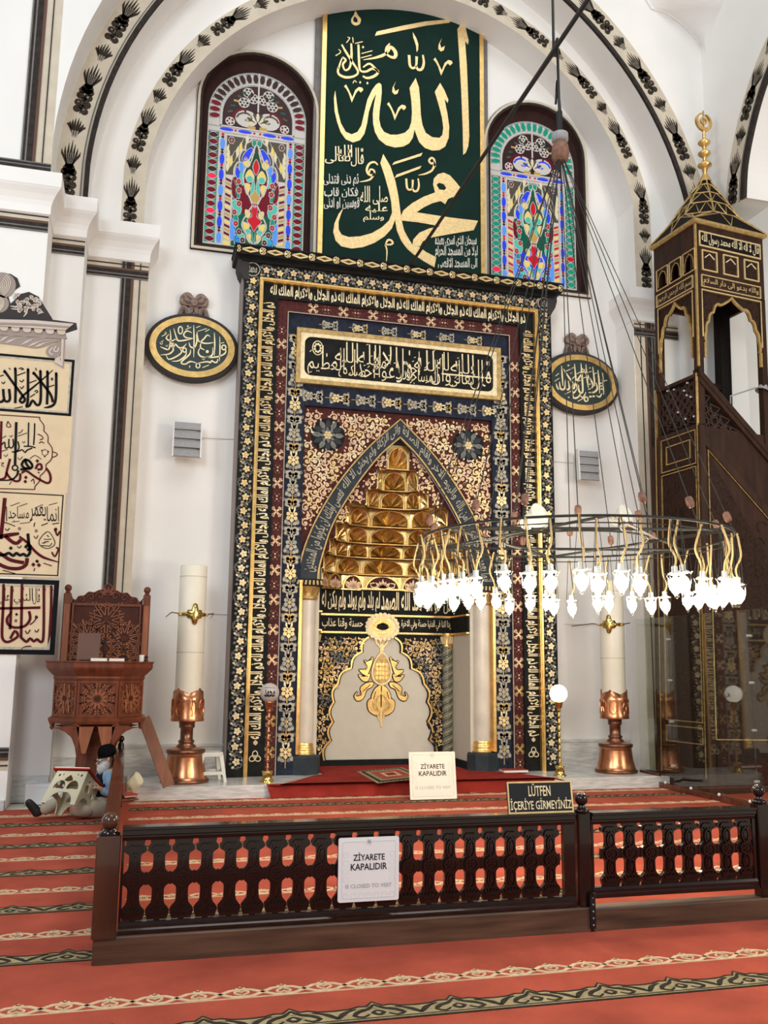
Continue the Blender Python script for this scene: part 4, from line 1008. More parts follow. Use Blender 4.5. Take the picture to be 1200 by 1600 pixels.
vm = [(808, 415), (822, 402), (842, 440), (866, 492), (886, 440), (910, 420), (935, 425), (942, 440), (925, 458), (908, 442), (890, 465), (862, 528), (840, 462), (825, 435)]
cm = [(868, 268), (853, 305), (863, 336), (888, 322), (880, 352), (860, 360), (842, 342), (845, 310)]
for dx, dy in ((0, 0), (-620, 187), (-322, 310)): f2(A([(a+dx, b+dy) for a, b in vm]))
for dx, dy in ((0, 0), (-320, 300)): f2(A([(a+dx, b+dy) for a, b in cm]))
f2(B_([(460, 138), (510, 225), (545, 330), (565, 430), (577, 520), (588, 600), (605, 670), (635, 725), (662, 768), (710, 785), (760, 820), (828, 855), (815, 925), (740, 882), (670, 835), (625, 795), (585, 740), (555, 670), (542, 595), (520, 655), (470, 710), (400, 755), (320, 785), (240, 795), (170, 780), (130, 740), (113, 680), (122, 620), (150, 555), (185, 510), (165, 560), (150, 610), (150, 660), (170, 698), (220, 715), (300, 710), (380, 688), (450, 648), (500, 600), (522, 545), (515, 470), (498, 390), (470, 290), (440, 200)]))
f2(B_([(1118, 602), (1088, 667), (920, 695), (775, 722), (735, 745), (715, 782), (662, 770), (670, 730), (710, 685), (780, 655), (858, 640), (700, 612), (585, 600), (585, 565), (600, 530), (660, 480), (740, 435), (820, 405), (806, 350), (812, 308), (840, 278), (880, 268), (922, 286), (962, 330), (998, 375), (990, 410), (975, 442), (940, 438), (910, 450), (890, 487), (860, 465), (800, 480), (740, 510), (690, 543), (800, 560), (930, 580)]), [B_([(830, 352), (848, 338), (880, 347), (898, 375), (884, 390), (848, 384)][::-1])])
f2(B_([(522, 215), (535, 195), (733, 130), (722, 152)])); f2(B_([(540, 305), (552, 282), (725, 220), (715, 240)]))
S_ = lambda L, w, c=3: f.stroke(B_(cat([(*p, w) if len(p) < 3 else p for p in L], c)), .05, 0, .012, GT)
S_([(818, 225), (815, 180), (795, 165), (778, 185), (795, 205), (818, 195)], 14); S_([(818, 205, 16), (800, 250, 14), (755, 275, 12), (705, 285, 4)], 12)
S_([(422, 215, 8), (400, 195, 14), (365, 205, 14), (346, 245, 16), (360, 280, 16), (392, 285, 14), (398, 255, 12), (372, 245, 12), (362, 270, 10)], 14); S_([(400, 270, 14), (375, 310, 12), (340, 325, 10), (296, 332, 4)], 10)
S_([(472, 778, 6), (490, 738, 14), (515, 738, 14), (526, 758, 14), (505, 768, 12), (478, 770, 10), (486, 810, 10), (482, 886, 4)], 12)
# ha of the honorific, then the small honorific lines
S2 = lambda L, w: f.stroke(A(cat([(*p, w) if len(p) < 3 else p for p in L], 4)), .05, 0, .012, GT)
S2([(322, 418, 4), (400, 405, 14), (455, 388, 20), (490, 365, 14), (512, 330, 22), (545, 365, 26), (540, 400, 22), (505, 395, 16), (480, 370, 14), (485, 335, 18), (506, 305, 8)], 14)
S2([(172, 312, 10), (205, 370, 16), (250, 440, 16), (285, 500, 14), (262, 530, 14), (200, 540, 18), (150, 515, 16), (148, 470, 12)], 14); S2([(238, 305, 12), (240, 390, 16), (228, 470, 14), (195, 490, 12), (180, 450, 14), (200, 420, 14), (178, 400, 12)], 14)
S2([(288, 312, 14), (292, 420, 16), (300, 490, 14), (340, 500, 14), (385, 480, 16), (425, 500, 16), (400, 530, 18), (350, 545, 16), (318, 530, 12)], 14); S2([(320, 470, 8), (365, 445, 14), (405, 480, 16), (430, 510, 8)], 14); S2([(150, 480, 14), (165, 430, 10), (180, 400, 8)], 10)
for L in ([(310, 375), (385, 355)], [(305, 405), (380, 385)], [(265, 305), (318, 292)], [(205, 300), (228, 268), (212, 262)], [(130, 390), (165, 365), (150, 345)], [(250, 580), (262, 562), (275, 575)], [(248, 262), (252, 300)]): S2(L, 6)
for x, y in ((300, 575), (350, 580), (320, 330)): f2(A([(x-8, y), (x, y-10), (x+8, y), (x, y+10)]))
def brow(t, x0, y0, x1, y1, bo=.012, mt='gold_pale'):
    c = B_([(x0, y1), (x1, y1), (x1, y0), (x0, y0)]); f.text(t, c, .012, mt, bo)
STYLE[0] = 'tall'; brow('قال', 235, 95, 325, 225); brow('تعالى', 55, 85, 235, 205); brow('الله', 140, 75, 245, 160)
STYLE[0] = 'kufic'; W_ = 'silver_light'
mat('silver_light', (.62, .60, .52), .5, .15)
for t_, b in (('ثم دنى فتدلى', (45, 275, 290, 362)), ('فكان قاب', (50, 372, 285, 440)), ('قوسين او ادنى', (48, 440, 295, 520)), ('سبحان الذي اسرى بعبده', (820, 705, 1108, 782)), ('ليلا من المسجد الحرام', (820, 775, 1115, 858)), ('الى المسجد الاقصى', (840, 860, 1112, 935))): brow(t_, b[0], b[1], b[2], b[3], .02, W_)
STYLE[0] = 'tall'; brow('صلى الله', 300, 360, 492, 490); brow('عليه', 335, 470, 492, 545); brow('وسلم', 320, 530, 465, 610); STYLE[0] = 'plain'
build('gold_lettering', f, GB)
# --- oval plaques
def oval(cpx, wpx, hpx, label, strokes, sc, ox, oy):
    yf = .24; c = onY(*cpx, yf); rx = (onY(cpx[0]+wpx, cpx[1], yf).x-onY(cpx[0]-wpx, cpx[1], yf).x)/2; rz = (onY(cpx[0], cpx[1]-hpx, yf).z-onY(cpx[0], cpx[1]+hpx, yf).z)/2
    t = thing('oval_plaque', label, 'plaque', (c.x, .4, c.z-rz), group='oval calligraphy plaques')
    f = MB(); E = lambda k, y: [(c.x+(rx+k)*cos(a*pi/24), y, c.z+(rz+k)*sin(a*pi/24)) for a in range(48)]
    f.rings([E(.0, .4), E(.02, .38), E(.055, .34), E(.06, .27), E(.035, .25), E(.02, yf+.005)], 'crest_dark'); build('plaque_body', f, t)
    f = wm(yf); f.poly(ell(c.x, c.z, rx-.08, rz-.08, 48), -.02, .004, 'oval_green'); fld = build('painted_field', f, t)
    f = wm(yf); f.poly(ell(c.x, c.z, rx, rz, 48), -.02, .022, 'gold', [ell(c.x, c.z, rx-.09, rz-.085, 48)]); build('gilt_rim', f, t)
    f = wm(yf); K = lambda p: tr(p, sc, ox, oy, yf)
    for s_ in strokes:
        if s_[0] == 'r': f.stroke(K([(s_[1]+s_[3]*cos(a*.52), s_[2]+s_[4]*sin(a*.52), s_[5]) for a in range(12)]), .02, .004, .014, 'gold_pale', True)
        else: f.stroke(K(cat([(a, b, s_[0]*(.35 if (i in (0, len(s_[1])-1) and len(s_[1]) > 2) else 1)) for i, (a, b) in enumerate(s_[1])], 3)), .02, .004, .014, 'gold_pale')
    build('gold_lettering', f, fld)
    # carved ribbon bow
    b = wm(.4); bz = c.z+rz
    o = lambda pts, e, mt='ribbon': [b.poly(cat([(c.x+s_*x, bz+z) for x, z in pts][::s_], 4, True), 0, e, mt) for s_ in (1, -1)]
    o([(.06, .02), (.24, -.05), (.22, .08), (.17, .20), (.10, .19), (.08, .10)], .05); o([(.0, .20), (.07, .20), (.18, .22), (.20, .31), (.12, .39), (.04, .37), (.0, .28)], .08); o([(.02, .11), (.06, .10), (.05, .22), (.0, .22)], .06)
    for s_ in (1, -1):
        for q in ([(.10, .02), (.13, .15)], [(.17, .0), (.14, .16)], [(.05, .24), (.14, .26), (.15, .33)], [(.04, .29), (.10, .34)], [(.06, .22), (.12, .23)]): b.stroke([(c.x+s_*x, bz+z) for x, z in q], .018, .05, .088, 'ribbon_dark')
    b.poly(ell(c.x, bz+.25, .05, .06, 14), .05, .11, 'ribbon'); build('ribbon_bow', b, t)
S = 17
OL = [(S, p) for p in ([(600, 530), (605, 700), (600, 920)], [(850, 620), (855, 760), (850, 900)], [(915, 670), (918, 840), (910, 965)], [(990, 810), (980, 870), (900, 910), (800, 920), (720, 915)], [(830, 800), (830, 880), (780, 915), (690, 910), (655, 860), (680, 800)], [(800, 670), (765, 650), (730, 690), (690, 735), (760, 752), (840, 740)], [(690, 735), (655, 715), (640, 610)], [(690, 745), (682, 800), (735, 832)],
      [(630, 640), (640, 720), (610, 800), (560, 790), (545, 740)], [(580, 625), (520, 600), (480, 640), (505, 680), (595, 690)], [(600, 690), (500, 712), (420, 720), (395, 690), (360, 570)], [(395, 690), (330, 722), (268, 690), (300, 640)], [(315, 585), (322, 700), (300, 820), (245, 812), (195, 790)], [(200, 890), (300, 880), (355, 830), (340, 775), (380, 762), (420, 800), (470, 800), (512, 755)], [(270, 895), (300, 945), (400, 905), (455, 855), (430, 810)], [(515, 840), (500, 900), (420, 960), (335, 967)],
      [(892, 935), (880, 980), (840, 975), (820, 958), (800, 985), (765, 972), (640, 992)], [(645, 992), (560, 970), (500, 1002), (448, 980), (550, 885), (562, 825)])]
OL += [(8, p) for p in ([(500, 585), (570, 555)], [(650, 605), (760, 572)], [(630, 562), (682, 540)], [(215, 665), (265, 640)], [(915, 752), (970, 740)], [(705, 1045), (785, 1012)], [(190, 745), (235, 715)], [(740, 610), (790, 580)], [(540, 1040), (556, 1020), (552, 1050)], [(700, 930), (720, 950), (735, 930)], [(260, 770), (275, 790), (290, 765)])]
OL += [('r', 965, 800, 25, 28, 16), ('r', 440, 592, 26, 45, 14), ('r', 345, 772, 22, 24, 14), ('r', 490, 832, 22, 26, 14), ('r', 652, 1020, 24, 28, 14), ('r', 210, 748, 12, 14, 7), ('r', 262, 628, 10, 12, 6), ('r', 765, 850, 10, 10, 18), ('r', 530, 545, 7, 7, 8)]
oval((300.6, 542.5), 67, 47.5, 'oval black gold-rimmed plaque with brown bow, on the wall left of the niche', OL, 7.742, 225, 440)
S = 26
OR = [(S, p) for p in ([(895, 760), (905, 900), (915, 1115)], [(820, 715), (840, 900), (850, 1095)], [(735, 660), (760, 850), (770, 975)], [(625, 620), (645, 850), (665, 1005)], [(545, 605), (560, 800), (575, 1050), (540, 1088), (510, 1040), (505, 955)], [(440, 615), (460, 850), (482, 1015)], [(228, 645), (240, 820), (250, 975)], [(258, 695), (350, 840), (432, 945)], [(435, 935), (395, 990), (432, 1015), (445, 960), (520, 830), (612, 700)], [(555, 680), (650, 800), (745, 965), (660, 1035)],
      [(140, 935), (160, 1000), (185, 1035)], [(195, 905), (205, 1000), (240, 1035), (280, 1005), (290, 875)], [(285, 1005), (330, 1035), (355, 1000), (338, 890)], [(670, 1082), (760, 1075), (812, 1015), (790, 920)], [(395, 1010), (420, 1092), (485, 1015)], [(410, 1105), (430, 1172), (500, 1155), (545, 1085)], [(535, 1130), (580, 1165), (625, 1075)], [(680, 1150), (770, 1140)], [(795, 1130), (850, 1152), (885, 1095)])]
OR += [(11, p) for p in ([(470, 780), (540, 745)], [(660, 755), (715, 735)], [(300, 735), (430, 672)], [(130, 812), (185, 770)], [(118, 898), (190, 848)], [(400, 862), (440, 820)], [(915, 895), (972, 880)], [(495, 1222), (580, 1180)], [(285, 1108), (380, 1060)], [(585, 845), (640, 825)], [(765, 775), (800, 762)], [(470, 910), (540, 880)])]
OR += [('r', 630, 1190, 30, 36, 20), ('r', 695, 945, 10, 10, 14), ('r', 870, 930, 7, 7, 12), ('r', 875, 975, 7, 7, 12), ('r', 882, 1025, 7, 7, 12), ('r', 385, 765, 8, 8, 12), ('r', 340, 640, 12, 10, 8), ('r', 345, 1160, 6, 6, 10), ('r', 690, 680, 6, 6, 8)]
oval((908, 598), 55.5, 43, 'oval green plaque in a gold rim behind the chandelier cables, right of the niche', OR, 10.43, 855, 510)
# --- louvred loudspeakers
def speaker(px, label, yf=.14):
    a, b = onY(*px[0], yf), onY(*px[1], yf); x0, x1, z1, z0 = a.x, b.x, a.z, b.z
    t = thing('wall_speaker', label, 'speaker', ((x0+x1)/2, .4, z0), group='grey louvred wall speakers')
    f = MB(); f.rings([[(x0+.05, .40, z0+.10), (x1-.05, .40, z0+.10), (x1-.05, .40, z1-.05), (x0+.05, .40, z1-.05)], [(x0, yf+.06, z0+.03), (x1, yf+.06, z0+.03), (x1, yf+.04, z1), (x0, yf+.04, z1)]], 'speaker_white'); build('housing', f, t)
    h = (z1-z0)/4
    for k in range(4):
        f = MB(); zc = z0+h*k
        f.rings([[(x0+.02, yf+.03+.02, zc+.012), (x1-.02, yf+.03+.02, zc+.012), (x1-.02, yf+.09, zc+h), (x0+.02, yf+.09, zc+h)], [(x0+.02, yf-.02, zc+.012), (x1-.02, yf-.02, zc+.012), (x1-.02, yf+.01, zc+h-.012), (x0+.02, yf+.01, zc+h-.012)]], 'speaker_grey'); build('louvre', f, t)
    for xa in (x0, x1-.02):
        f = MB(); f.rings([[(xa, yf+.06, z0), (xa+.02, yf+.06, z0), (xa+.02, yf+.09, z1+.01), (xa, yf+.09, z1+.01)], [(xa, yf-.03, z0), (xa+.02, yf-.03, z0), (xa+.02, yf+.0, z1+.01), (xa, yf+.0, z1+.01)]], 'speaker_white'); build('side_rail', f, t)
    return t
speaker(((271, 657), (314, 716)), 'grey louvred wall speaker below the left oval plaque'); speaker(((903, 702), (938, 752)), 'grey louvred wall speaker below the right oval plaque')
f = MB(); a = onY(314, 684, .39); b = onY(370, 686, .39); f.tube([tuple(a), tuple(b)], .008, 'speaker_white'); solo('cable_conduit', f, 'thin white cable conduit on the wall right of the left speaker', 'conduit')
f = MB(); a = onY(866, 721, .39); b = onY(900, 723, .39); f.tube([tuple(a), tuple(b)], .008, 'speaker_white'); solo('cable_conduit', f, 'thin white cable conduit on the wall left of the right speaker', 'conduit')
for n_, pa, pb in (('left', (315, 958), (358, 960)), ('right', (882, 975), (938, 975))):
    f = MB(); f.tube([tuple(onY(*pa, .39)), tuple(onY(*pb, .39))], .007, 'speaker_white'); solo('wall_wire', f, 'thin white wire along the wall behind the %s giant candle' % n_, 'wire')
# --- inscription panels painted on the left pier
YP = Y1; q4 = lambda p: tr(p, 7.2727, 0, 420, YP); q5 = lambda p: tr(p, 8, 0, 640, YP); q6 = lambda p: tr(p, 6.4, 0, 780, YP)
xr1 = onY(111, 651, YP).x; XL = -6.35
zt1 = onY(60, 558, YP).z; zb1 = onY(60, 647, YP).z; zb2 = onY(60, 769, YP).z; zb3 = onY(60, 902, YP).z; zt4 = onY(60, 906, YP).z; zb4 = onY(60, 1023, YP).z
def panel(label, z0, z1, xr, frame):
    t = thing('inscription_panel', label, 'inscription panel', ((XL+xr)/2, YP, z0), group='painted inscription panels on the left pier')
    f = wm(YP); f.poly(rect(XL, xr, z0, z1), 0, .012, 'panel_cream'); build('painted_ground', f, t)
    f = wm(YP)
    for w, o, mt in frame: f.poly(rect(XL, xr-o, z0+o, z1-o), .012, .016, mt, [rect(XL+.01, xr-o-w, z0+o+w, z1-o-w)])
    build('painted_border', f, t); return t
def pens(f, K, groups):
    for mt, w, Ls in groups:
        for L in Ls: f.stroke(K(cat([(p[0], p[1], w*1.22) if len(p) < 3 else (p[0], p[1], p[2]*1.22) for p in L], 3)), .02, .012, .018, mt)
def dots(f, K, mt, r, ps):
    for x, y in ps: f.poly(K([(x-r, y), (x, y+r), (x+r, y), (x, y-r)]), .012, .018, mt)
xr = onY(117, 563, YP).x
p = panel('cream wall panel with only black script in a thick black border, topmost of four', zb1, zt1, xr, ((.03, 0, 'ink'), (.02, .03, 'silver_paint')))
f = wm(YP); pens(f, q4, [('ink', 24, ([(175, 1130), (180, 1300), (175, 1530)], [(50, 1160), (150, 1300), (255, 1440), (285, 1490), (255, 1525), (228, 1500), (262, 1445)], [(262, 1445, 20), (450, 1290, 14), (602, 1155, 6)], [(320, 1140), (320, 1300), (318, 1500), (300, 1565)], [(460, 1160), (466, 1400), (456, 1530), (420, 1552), (372, 1500), (335, 1560), (292, 1570)], [(380, 1180), (470, 1290), (575, 1430), (602, 1520)], [(540, 1165), (542, 1350), (535, 1545)], [(640, 1185), (638, 1430), (620, 1535), (565, 1572), (500, 1582, 6)], [(105, 1370), (115, 1480), (88, 1512), (50, 1490), (38, 1370)], [(40, 1490), (20, 1515), (-60, 1515)], [(-60, 1515), (-100, 1440), (-150, 1500), (-200, 1480)])),
    ('ink', 9, ([(198, 1215), (292, 1180)], [(338, 1300), (415, 1270)], [(552, 1347), (617, 1325)], [(20, 1290), (40, 1310), (60, 1285)], [(225, 1270), (250, 1290), (272, 1262)], [(230, 1345), (250, 1365), (272, 1335)], [(215, 1140), (245, 1130), (270, 1145), (240, 1150)], [(345, 1460), (400, 1425)], [(165, 1590), (260, 1570)], [(580, 1255), (595, 1245), (598, 1265), (582, 1268)], [(0, 1225), (45, 1210)], [(105, 1130), (118, 1150)], [(405, 1130), (415, 1160)], [(395, 1400), (415, 1385), (432, 1400), (410, 1415)]))])
for x, y in ((175, 1130), (320, 1140), (460, 1158), (540, 1165), (640, 1185), (50, 1160), (380, 1180)): f.poly(q4([(x-14, y+18), (x, y-14), (x+20, y+42), (x+6, y+32)]), .012, .018, 'ink')
build('black_lettering', f, p)
p = panel('cream wall panel with black and red script inside a red lobed outline', zb2, zb1, xr1+.02, ())
f = wm(YP); pens(f, q5, [('ink_red', 9, ([(-300, 60), (0, 70), (250, 85), (500, 100)], [(500, 100), (500, 130), (550, 200), (548, 270)], [(548, 270), (600, 330), (600, 410)], [(600, 410), (650, 480), (655, 560), (640, 630), (575, 690)], [(575, 690), (572, 760), (500, 835)], [(500, 835), (500, 890), (440, 960)], [(440, 960), (435, 1000)], [(435, 1002), (200, 995), (-300, 985)], [(655, 530), (690, 540), (720, 562), (690, 590), (645, 600)], [(470, 310), (520, 330), (540, 365), (500, 380)], [(490, 425), (520, 405), (555, 425)], [(390, 900), (420, 870), (430, 930)], [(100, 150), (85, 215), (140, 215), (100, 150)])),
    ('ink_red', 24, ([(20, 150), (12, 400), (5, 620)], [(128, 618), (90, 760), (60, 860), (-40, 880)], [(82, 790), (130, 860), (200, 898), (250, 880), (255, 800)], [(272, 795), (330, 768), (420, 830), (520, 890), (600, 922), (634, 880), (622, 800), (578, 735)], [(445, 745), (475, 690), (515, 690), (520, 745), (470, 750)])),
    ('ink', 26, ([(205, 160), (198, 400), (190, 690)], [(228, 760, 26), (215, 820, 20), (140, 880, 16), (-40, 888, 10)], [(270, 700), (300, 640), (360, 640), (405, 700), (380, 740), (310, 735), (275, 700)], [(318, 615), (330, 680), (380, 740)], [(255, 750), (300, 748), (345, 735)])),
    ('ink', 13, ([(360, 165), (357, 300), (355, 460)], [(435, 175), (432, 300), (422, 445)], [(445, 480), (380, 462), (300, 462)], [(405, 485), (340, 510), (315, 540), (280, 505), (240, 520), (200, 530)], [(225, 400), (240, 480), (200, 530), (150, 530)], [(165, 370), (170, 450), (140, 485), (112, 450), (115, 370)], [(112, 470), (70, 485), (60, 410), (20, 445)])),
    ('ink', 6, ([(225, 335), (340, 295)], [(20, 525), (100, 500)], [(375, 620), (440, 575), (520, 625)], [(230, 300), (270, 280), (285, 250)], [(50, 570), (75, 590), (100, 560)], [(120, 330), (140, 345), (158, 322)], [(280, 400), (295, 420), (315, 400)], [(225, 600), (245, 630), (285, 590)], [(120, 940), (145, 900)], [(15, 670), (50, 670), (20, 700), (55, 715)], [(30, 360), (80, 330)]))])
dots(f, q5, 'ink_red', 24, ((325, 850), (318, 902), (468, 645))); dots(f, q5, 'ink_red', 12, ((525, 515), (605, 530), (560, 590), (485, 790)))
f.stroke(q5([(190+35*cos(a*.52), 730+32*sin(a*.52), 18) for a in range(12)]), .02, .012, .018, 'ink', True); f.stroke(q5([(563+34*cos(a*.52)*(1+.25*(a % 2)), 540+34*sin(a*.52)*(1+.25*(a % 2)), 7) for a in range(12)]), .02, .012, .018, 'ink_red', True)
build('painted_lettering', f, p)
p = panel('cream wall panel with bold red strokes and a small drop-shaped seal', zb3, zb2, onY(98, 840, YP).x, ((.012, .02, 'ink'),))
f = wm(YP); pens(f, q6, [('ink_red', 30, ([(50, -10), (30, 200), (8, 400)], [(-20, 380, 34), (100, 358, 34), (192, 345, 22)], [(55, 370), (120, 425), (170, 442), (212, 405)], [(195, 375, 18), (280, 440, 22), (350, 520, 22), (440, 585, 22), (595, 632, 6)], [(-40, 520), (30, 560), (110, 610), (242, 636)], [(-60, 620), (20, 665), (100, 692), (200, 692), (262, 655), (272, 590)])),
    ('ink', 24, ([(280, 345), (290, 450), (302, 530), (270, 570), (238, 550), (200, 562), (165, 540), (132, 567), (92, 540), (45, 557), (-30, 562)], [(255, 490), (270, 465), (300, 470), (300, 500), (270, 505)])),
    ('ink', 7, ([(40, 232), (100, 250), (152, 272)], [(435, 640), (520, 668)], [(30, 712), (155, 745)], [(350, 690), (340, 720)], [(55, 295), (75, 315), (98, 290)], [(340, 370), (362, 395), (382, 362)], [(175, 470), (195, 490), (215, 465)], [(415, 265), (480, 240)], [(525, 250), (592, 238)], [(350, 235), (340, 275)])),
    ('ink_red', 14, ([(545, 300), (560, 330), (575, 365), (600, 320)], [(545, 300), (565, 295), (560, 320)], [(520, 530), (550, 575), (585, 500), (560, 485)]))])
dots(f, q6, 'ink_red', 22, ((335, 655), (390, 660))); dots(f, q6, 'ink', 20, ((372, 622), (110, 490)))
f.stroke(q6(cat([(480, 325, 7), (540, 400, 7), (545, 460, 7), (475, 495, 7), (400, 460, 7), (400, 400, 7)], 4, True)), .02, .012, .018, 'ink', True)
for x, y in ((197, 296), (363, 318)): f.stroke(q6([(x+11*cos(a*.8), y+11*sin(a*.8), 6) for a in range(8)]), .02, .012, .018, 'ink', True)
for L in ([(440, 400), (470, 405), (515, 400)], [(420, 440), (450, 440), (455, 425)], [(415, 465), (500, 470), (520, 440)], [(470, 360), (490, 380)], [(440, 430), (490, 425)]): f.stroke(q6([(a, b, 8) for a, b in L]), .02, .012, .018, 'ink')
for t_, x0, x1 in (('انما', 470, 590), ('يعمر', 300, 460), ('مساجد', 85, 290), ('ا', 62, 72)): f.text(t_, q6([(x0, 225), (x1, 225), (x1, 75), (x0, 75)]), .016, 'ink', -.004)
for L in ([(105, 70), (200, 35)], [(185, 75), (275, 45)], [(350, 90), (430, 55)], [(490, 60), (575, 38)], [(120, 230), (195, 222)], [(200, 245), (290, 235), (330, 200)]): f.stroke(q6([(a, b, 6) for a, b in L]), .02, .012, .016, 'ink')
build('painted_lettering', f, p)
p = panel('cream wall panel with tall upright dark red letters, lowest of four', zb4, zt4, onY(93, 907, YP).x-.0, ((.055, 0, 'ink'), (.03, .055, 'silver_paint')))
f = wm(YP); pens(f, q6, [('ink_red', 22, ([(38, 850), (32, 1100), (22, 1300), (28, 1395), (70, 1428), (130, 1408), (182, 1365), (150, 1318), (105, 1395)], [(120, 870), (112, 1100), (102, 1300)], [(222, 850), (218, 1100), (212, 1380)], [(440, 860), (440, 1150), (434, 1390), (408, 1428), (372, 1400), (340, 1422), (302, 1392), (268, 1426), (230, 1400), (205, 1375)], [(515, 865), (512, 1100), (500, 1320), (482, 1445, 6)], [(-20, 1092), (200, 1090), (405, 1084)], [(292, 1120), (302, 1200), (250, 1268), (150, 1284), (82, 1250), (74, 1190), (112, 1130, 8)])),
    ('ink_red', 9, ([(200, 1515, 4), (250, 1475), (315, 1470)], [(255, 1315), (275, 1345), (305, 1305)], [(350, 1310), (370, 1330), (390, 1300)], [(370, 1170), (345, 1220), (300, 1255)]))])
dots(f, q6, 'ink', 16, ((167, 1152),)); f.stroke(q6([(160+10*cos(a*.8), 1215+12*sin(a*.8), 7) for a in range(8)]), .02, .012, .018, 'ink_red', True); f.stroke(q6([(365+12*cos(a*.8), 1180+14*sin(a*.8), 8) for a in range(8)]), .02, .012, .018, 'ink_red', True)
for x, y in ((38, 850), (120, 870), (222, 850), (440, 860), (515, 865)): f.poly(q6([(x-13, y+22), (x, y-12), (x+22, y+55), (x+6, y+40)]), .012, .019, 'ink_red')
STYLE[0] = 'tall'
for t_, x0, x1 in (('قال', 330, 400), ('النبي', 140, 330), ('علي', -10, 95), ('ه', -70, -20)): f.text(t_, q6([(x0, 1050), (x1, 1050), (x1, 890), (x0, 890)]), .0155, 'ink', 0)
STYLE[0] = 'plain'
build('painted_lettering', f, p)
# painted crest over the panels
CR = thing('painted_crest', 'grey painted baroque crest with cornice, flowers and drapery over the cream panels', 'mural', (-5.9, YP, zt1))
f = wm(YP); K = q4
f.poly(K([(-400, 560), (600, 585), (590, 560), (520, 450), (440, 320), (330, 265), (230, 290), (200, 330), (120, 400), (90, 300), (230, 200), (200, 110), (120, 60), (0, 50), (-400, 60)]), 0, .010, 'crest_dark'); f.poly(K([(-400, 640), (745, 700), (745, 1042), (-400, 960)]), 0, .003, 'panel_cream'); build('shaded_ground', f, CR)
f = wm(YP); f.poly(K([(-400, 560), (300, 585), (600, 588), (870, 625), (880, 690), (760, 730), (-400, 640)]), .0, .03, 'crest_dark'); f.poly(K([(-400, 580), (400, 600), (840, 640), (750, 710), (-400, 640)]), .03, .05, 'crest_light'); f.poly(K([(-400, 615), (400, 640), (800, 672), (780, 690), (400, 665), (-400, 640)]), .05, .055, 'crest_mid')
f.poly(K([(-400, 650), (740, 715), (765, 800), (690, 800), (-400, 730)]), 0, .02, 'crest_mid')
for k in range(8): a = 700-130*k; f.poly(K(cat([(a-45, 690-k*9), (a+40, 695-k*9), (a+35, 755-k*9), (a-35, 750-k*9)], 3, True)), .02, .035, 'crest_light' if k % 2 else 'tan_paint')
build('moulded_cornice', f, CR)
f = wm(YP)
f.poly(K(cat([(-400, 700), (0, 740), (300, 770), (690, 800), (600, 850), (420, 905), (250, 880), (160, 870), (0, 850), (-400, 800)], 3, True)), .004, .012, 'crest_mid')
for L in ([(0, 830), (100, 770), (250, 760)], [(60, 850), (180, 800), (320, 770)], [(240, 870), (380, 800), (520, 790)], [(320, 890), (450, 830), (600, 805)], [(400, 895), (520, 845), (640, 815)], [(-200, 800), (-80, 740), (40, 735)]): f.stroke(K([(*p_, 26 if i == 1 else 6) for i, p_ in enumerate(cat(L, 2))]), .02, .012, .018, 'crest_light')
f.poly(K(cat([(690, 830), (620, 860), (550, 890), (525, 950), (560, 1000), (640, 1005), (690, 960)], 3, True)), .004, .014, 'crest_mid')
for L in ([(600, 900), (560, 950), (600, 985)], [(640, 880), (610, 930), (650, 945), (670, 900)]): f.stroke(K([(*p_, 16) for p_ in cat(L, 3)]), .02, .014, .02, 'crest_light')
f.poly(K([(700, 800), (745, 810), (725, 1140), (620, 1080), (625, 1030), (680, 1010), (690, 1060)]), .0, .02, 'crest_light'); f.stroke(K([(735, 810, 14), (718, 1130, 10)]), .02, .02, .024, 'crest_mid'); f.stroke(K([(630, 1075, 8), (715, 1125, 8)]), .02, .02, .026, 'crest_mid')
build('drapery', f, CR)
f = wm(YP)
for cx_, cy_, r_ in ((30, 190, 150), (0, 400, 105)):
    f.poly(K(ell(cx_-10, cy_, r_*1.08, r_*.98, 20)), .006, .012, 'crest_mid')
    for k in range(6): f.stroke(K([(cx_-60+r_*(1-.14*k)*cos(a*.25-.9), cy_+20+r_*(.95-.14*k)*sin(a*.25-1.2), 11) for a in range(9)]), .02, .012, .02, 'crest_light' if k % 2 else 'tan_paint')
build('scrolls', f, CR)
f = wm(YP); rr = random.Random(5)
for k in range(40):
    x, y = 170+rr.random()*290, 300+rr.random()*190
    if y-300 > 230-(x-170)*.05 or (x > 400 and y < 350): continue
    for j in range(5): f.poly(K(ell(x+14*cos(j*1.256), y+14*sin(j*1.256), 11, 11, 6)), .010, .02+.006*rr.random(), rr.choice(('crest_light', 'crest_light', 'tan_paint', 'crest_mid')))
    f.poly(K(ell(x, y, 7, 7, 6)), .010, .03, 'crest_mid')
for L in ([(120, 430), (180, 440), (230, 425)], [(440, 470), (490, 500), (430, 520)], [(270, 550), (310, 500)], [(130, 460), (230, 470)]): f.stroke(K([(*p_, 22 if i == 1 else 8) for i, p_ in enumerate(L)]), .02, .010, .02, 'crest_light')
build('flower_spray', f, CR)
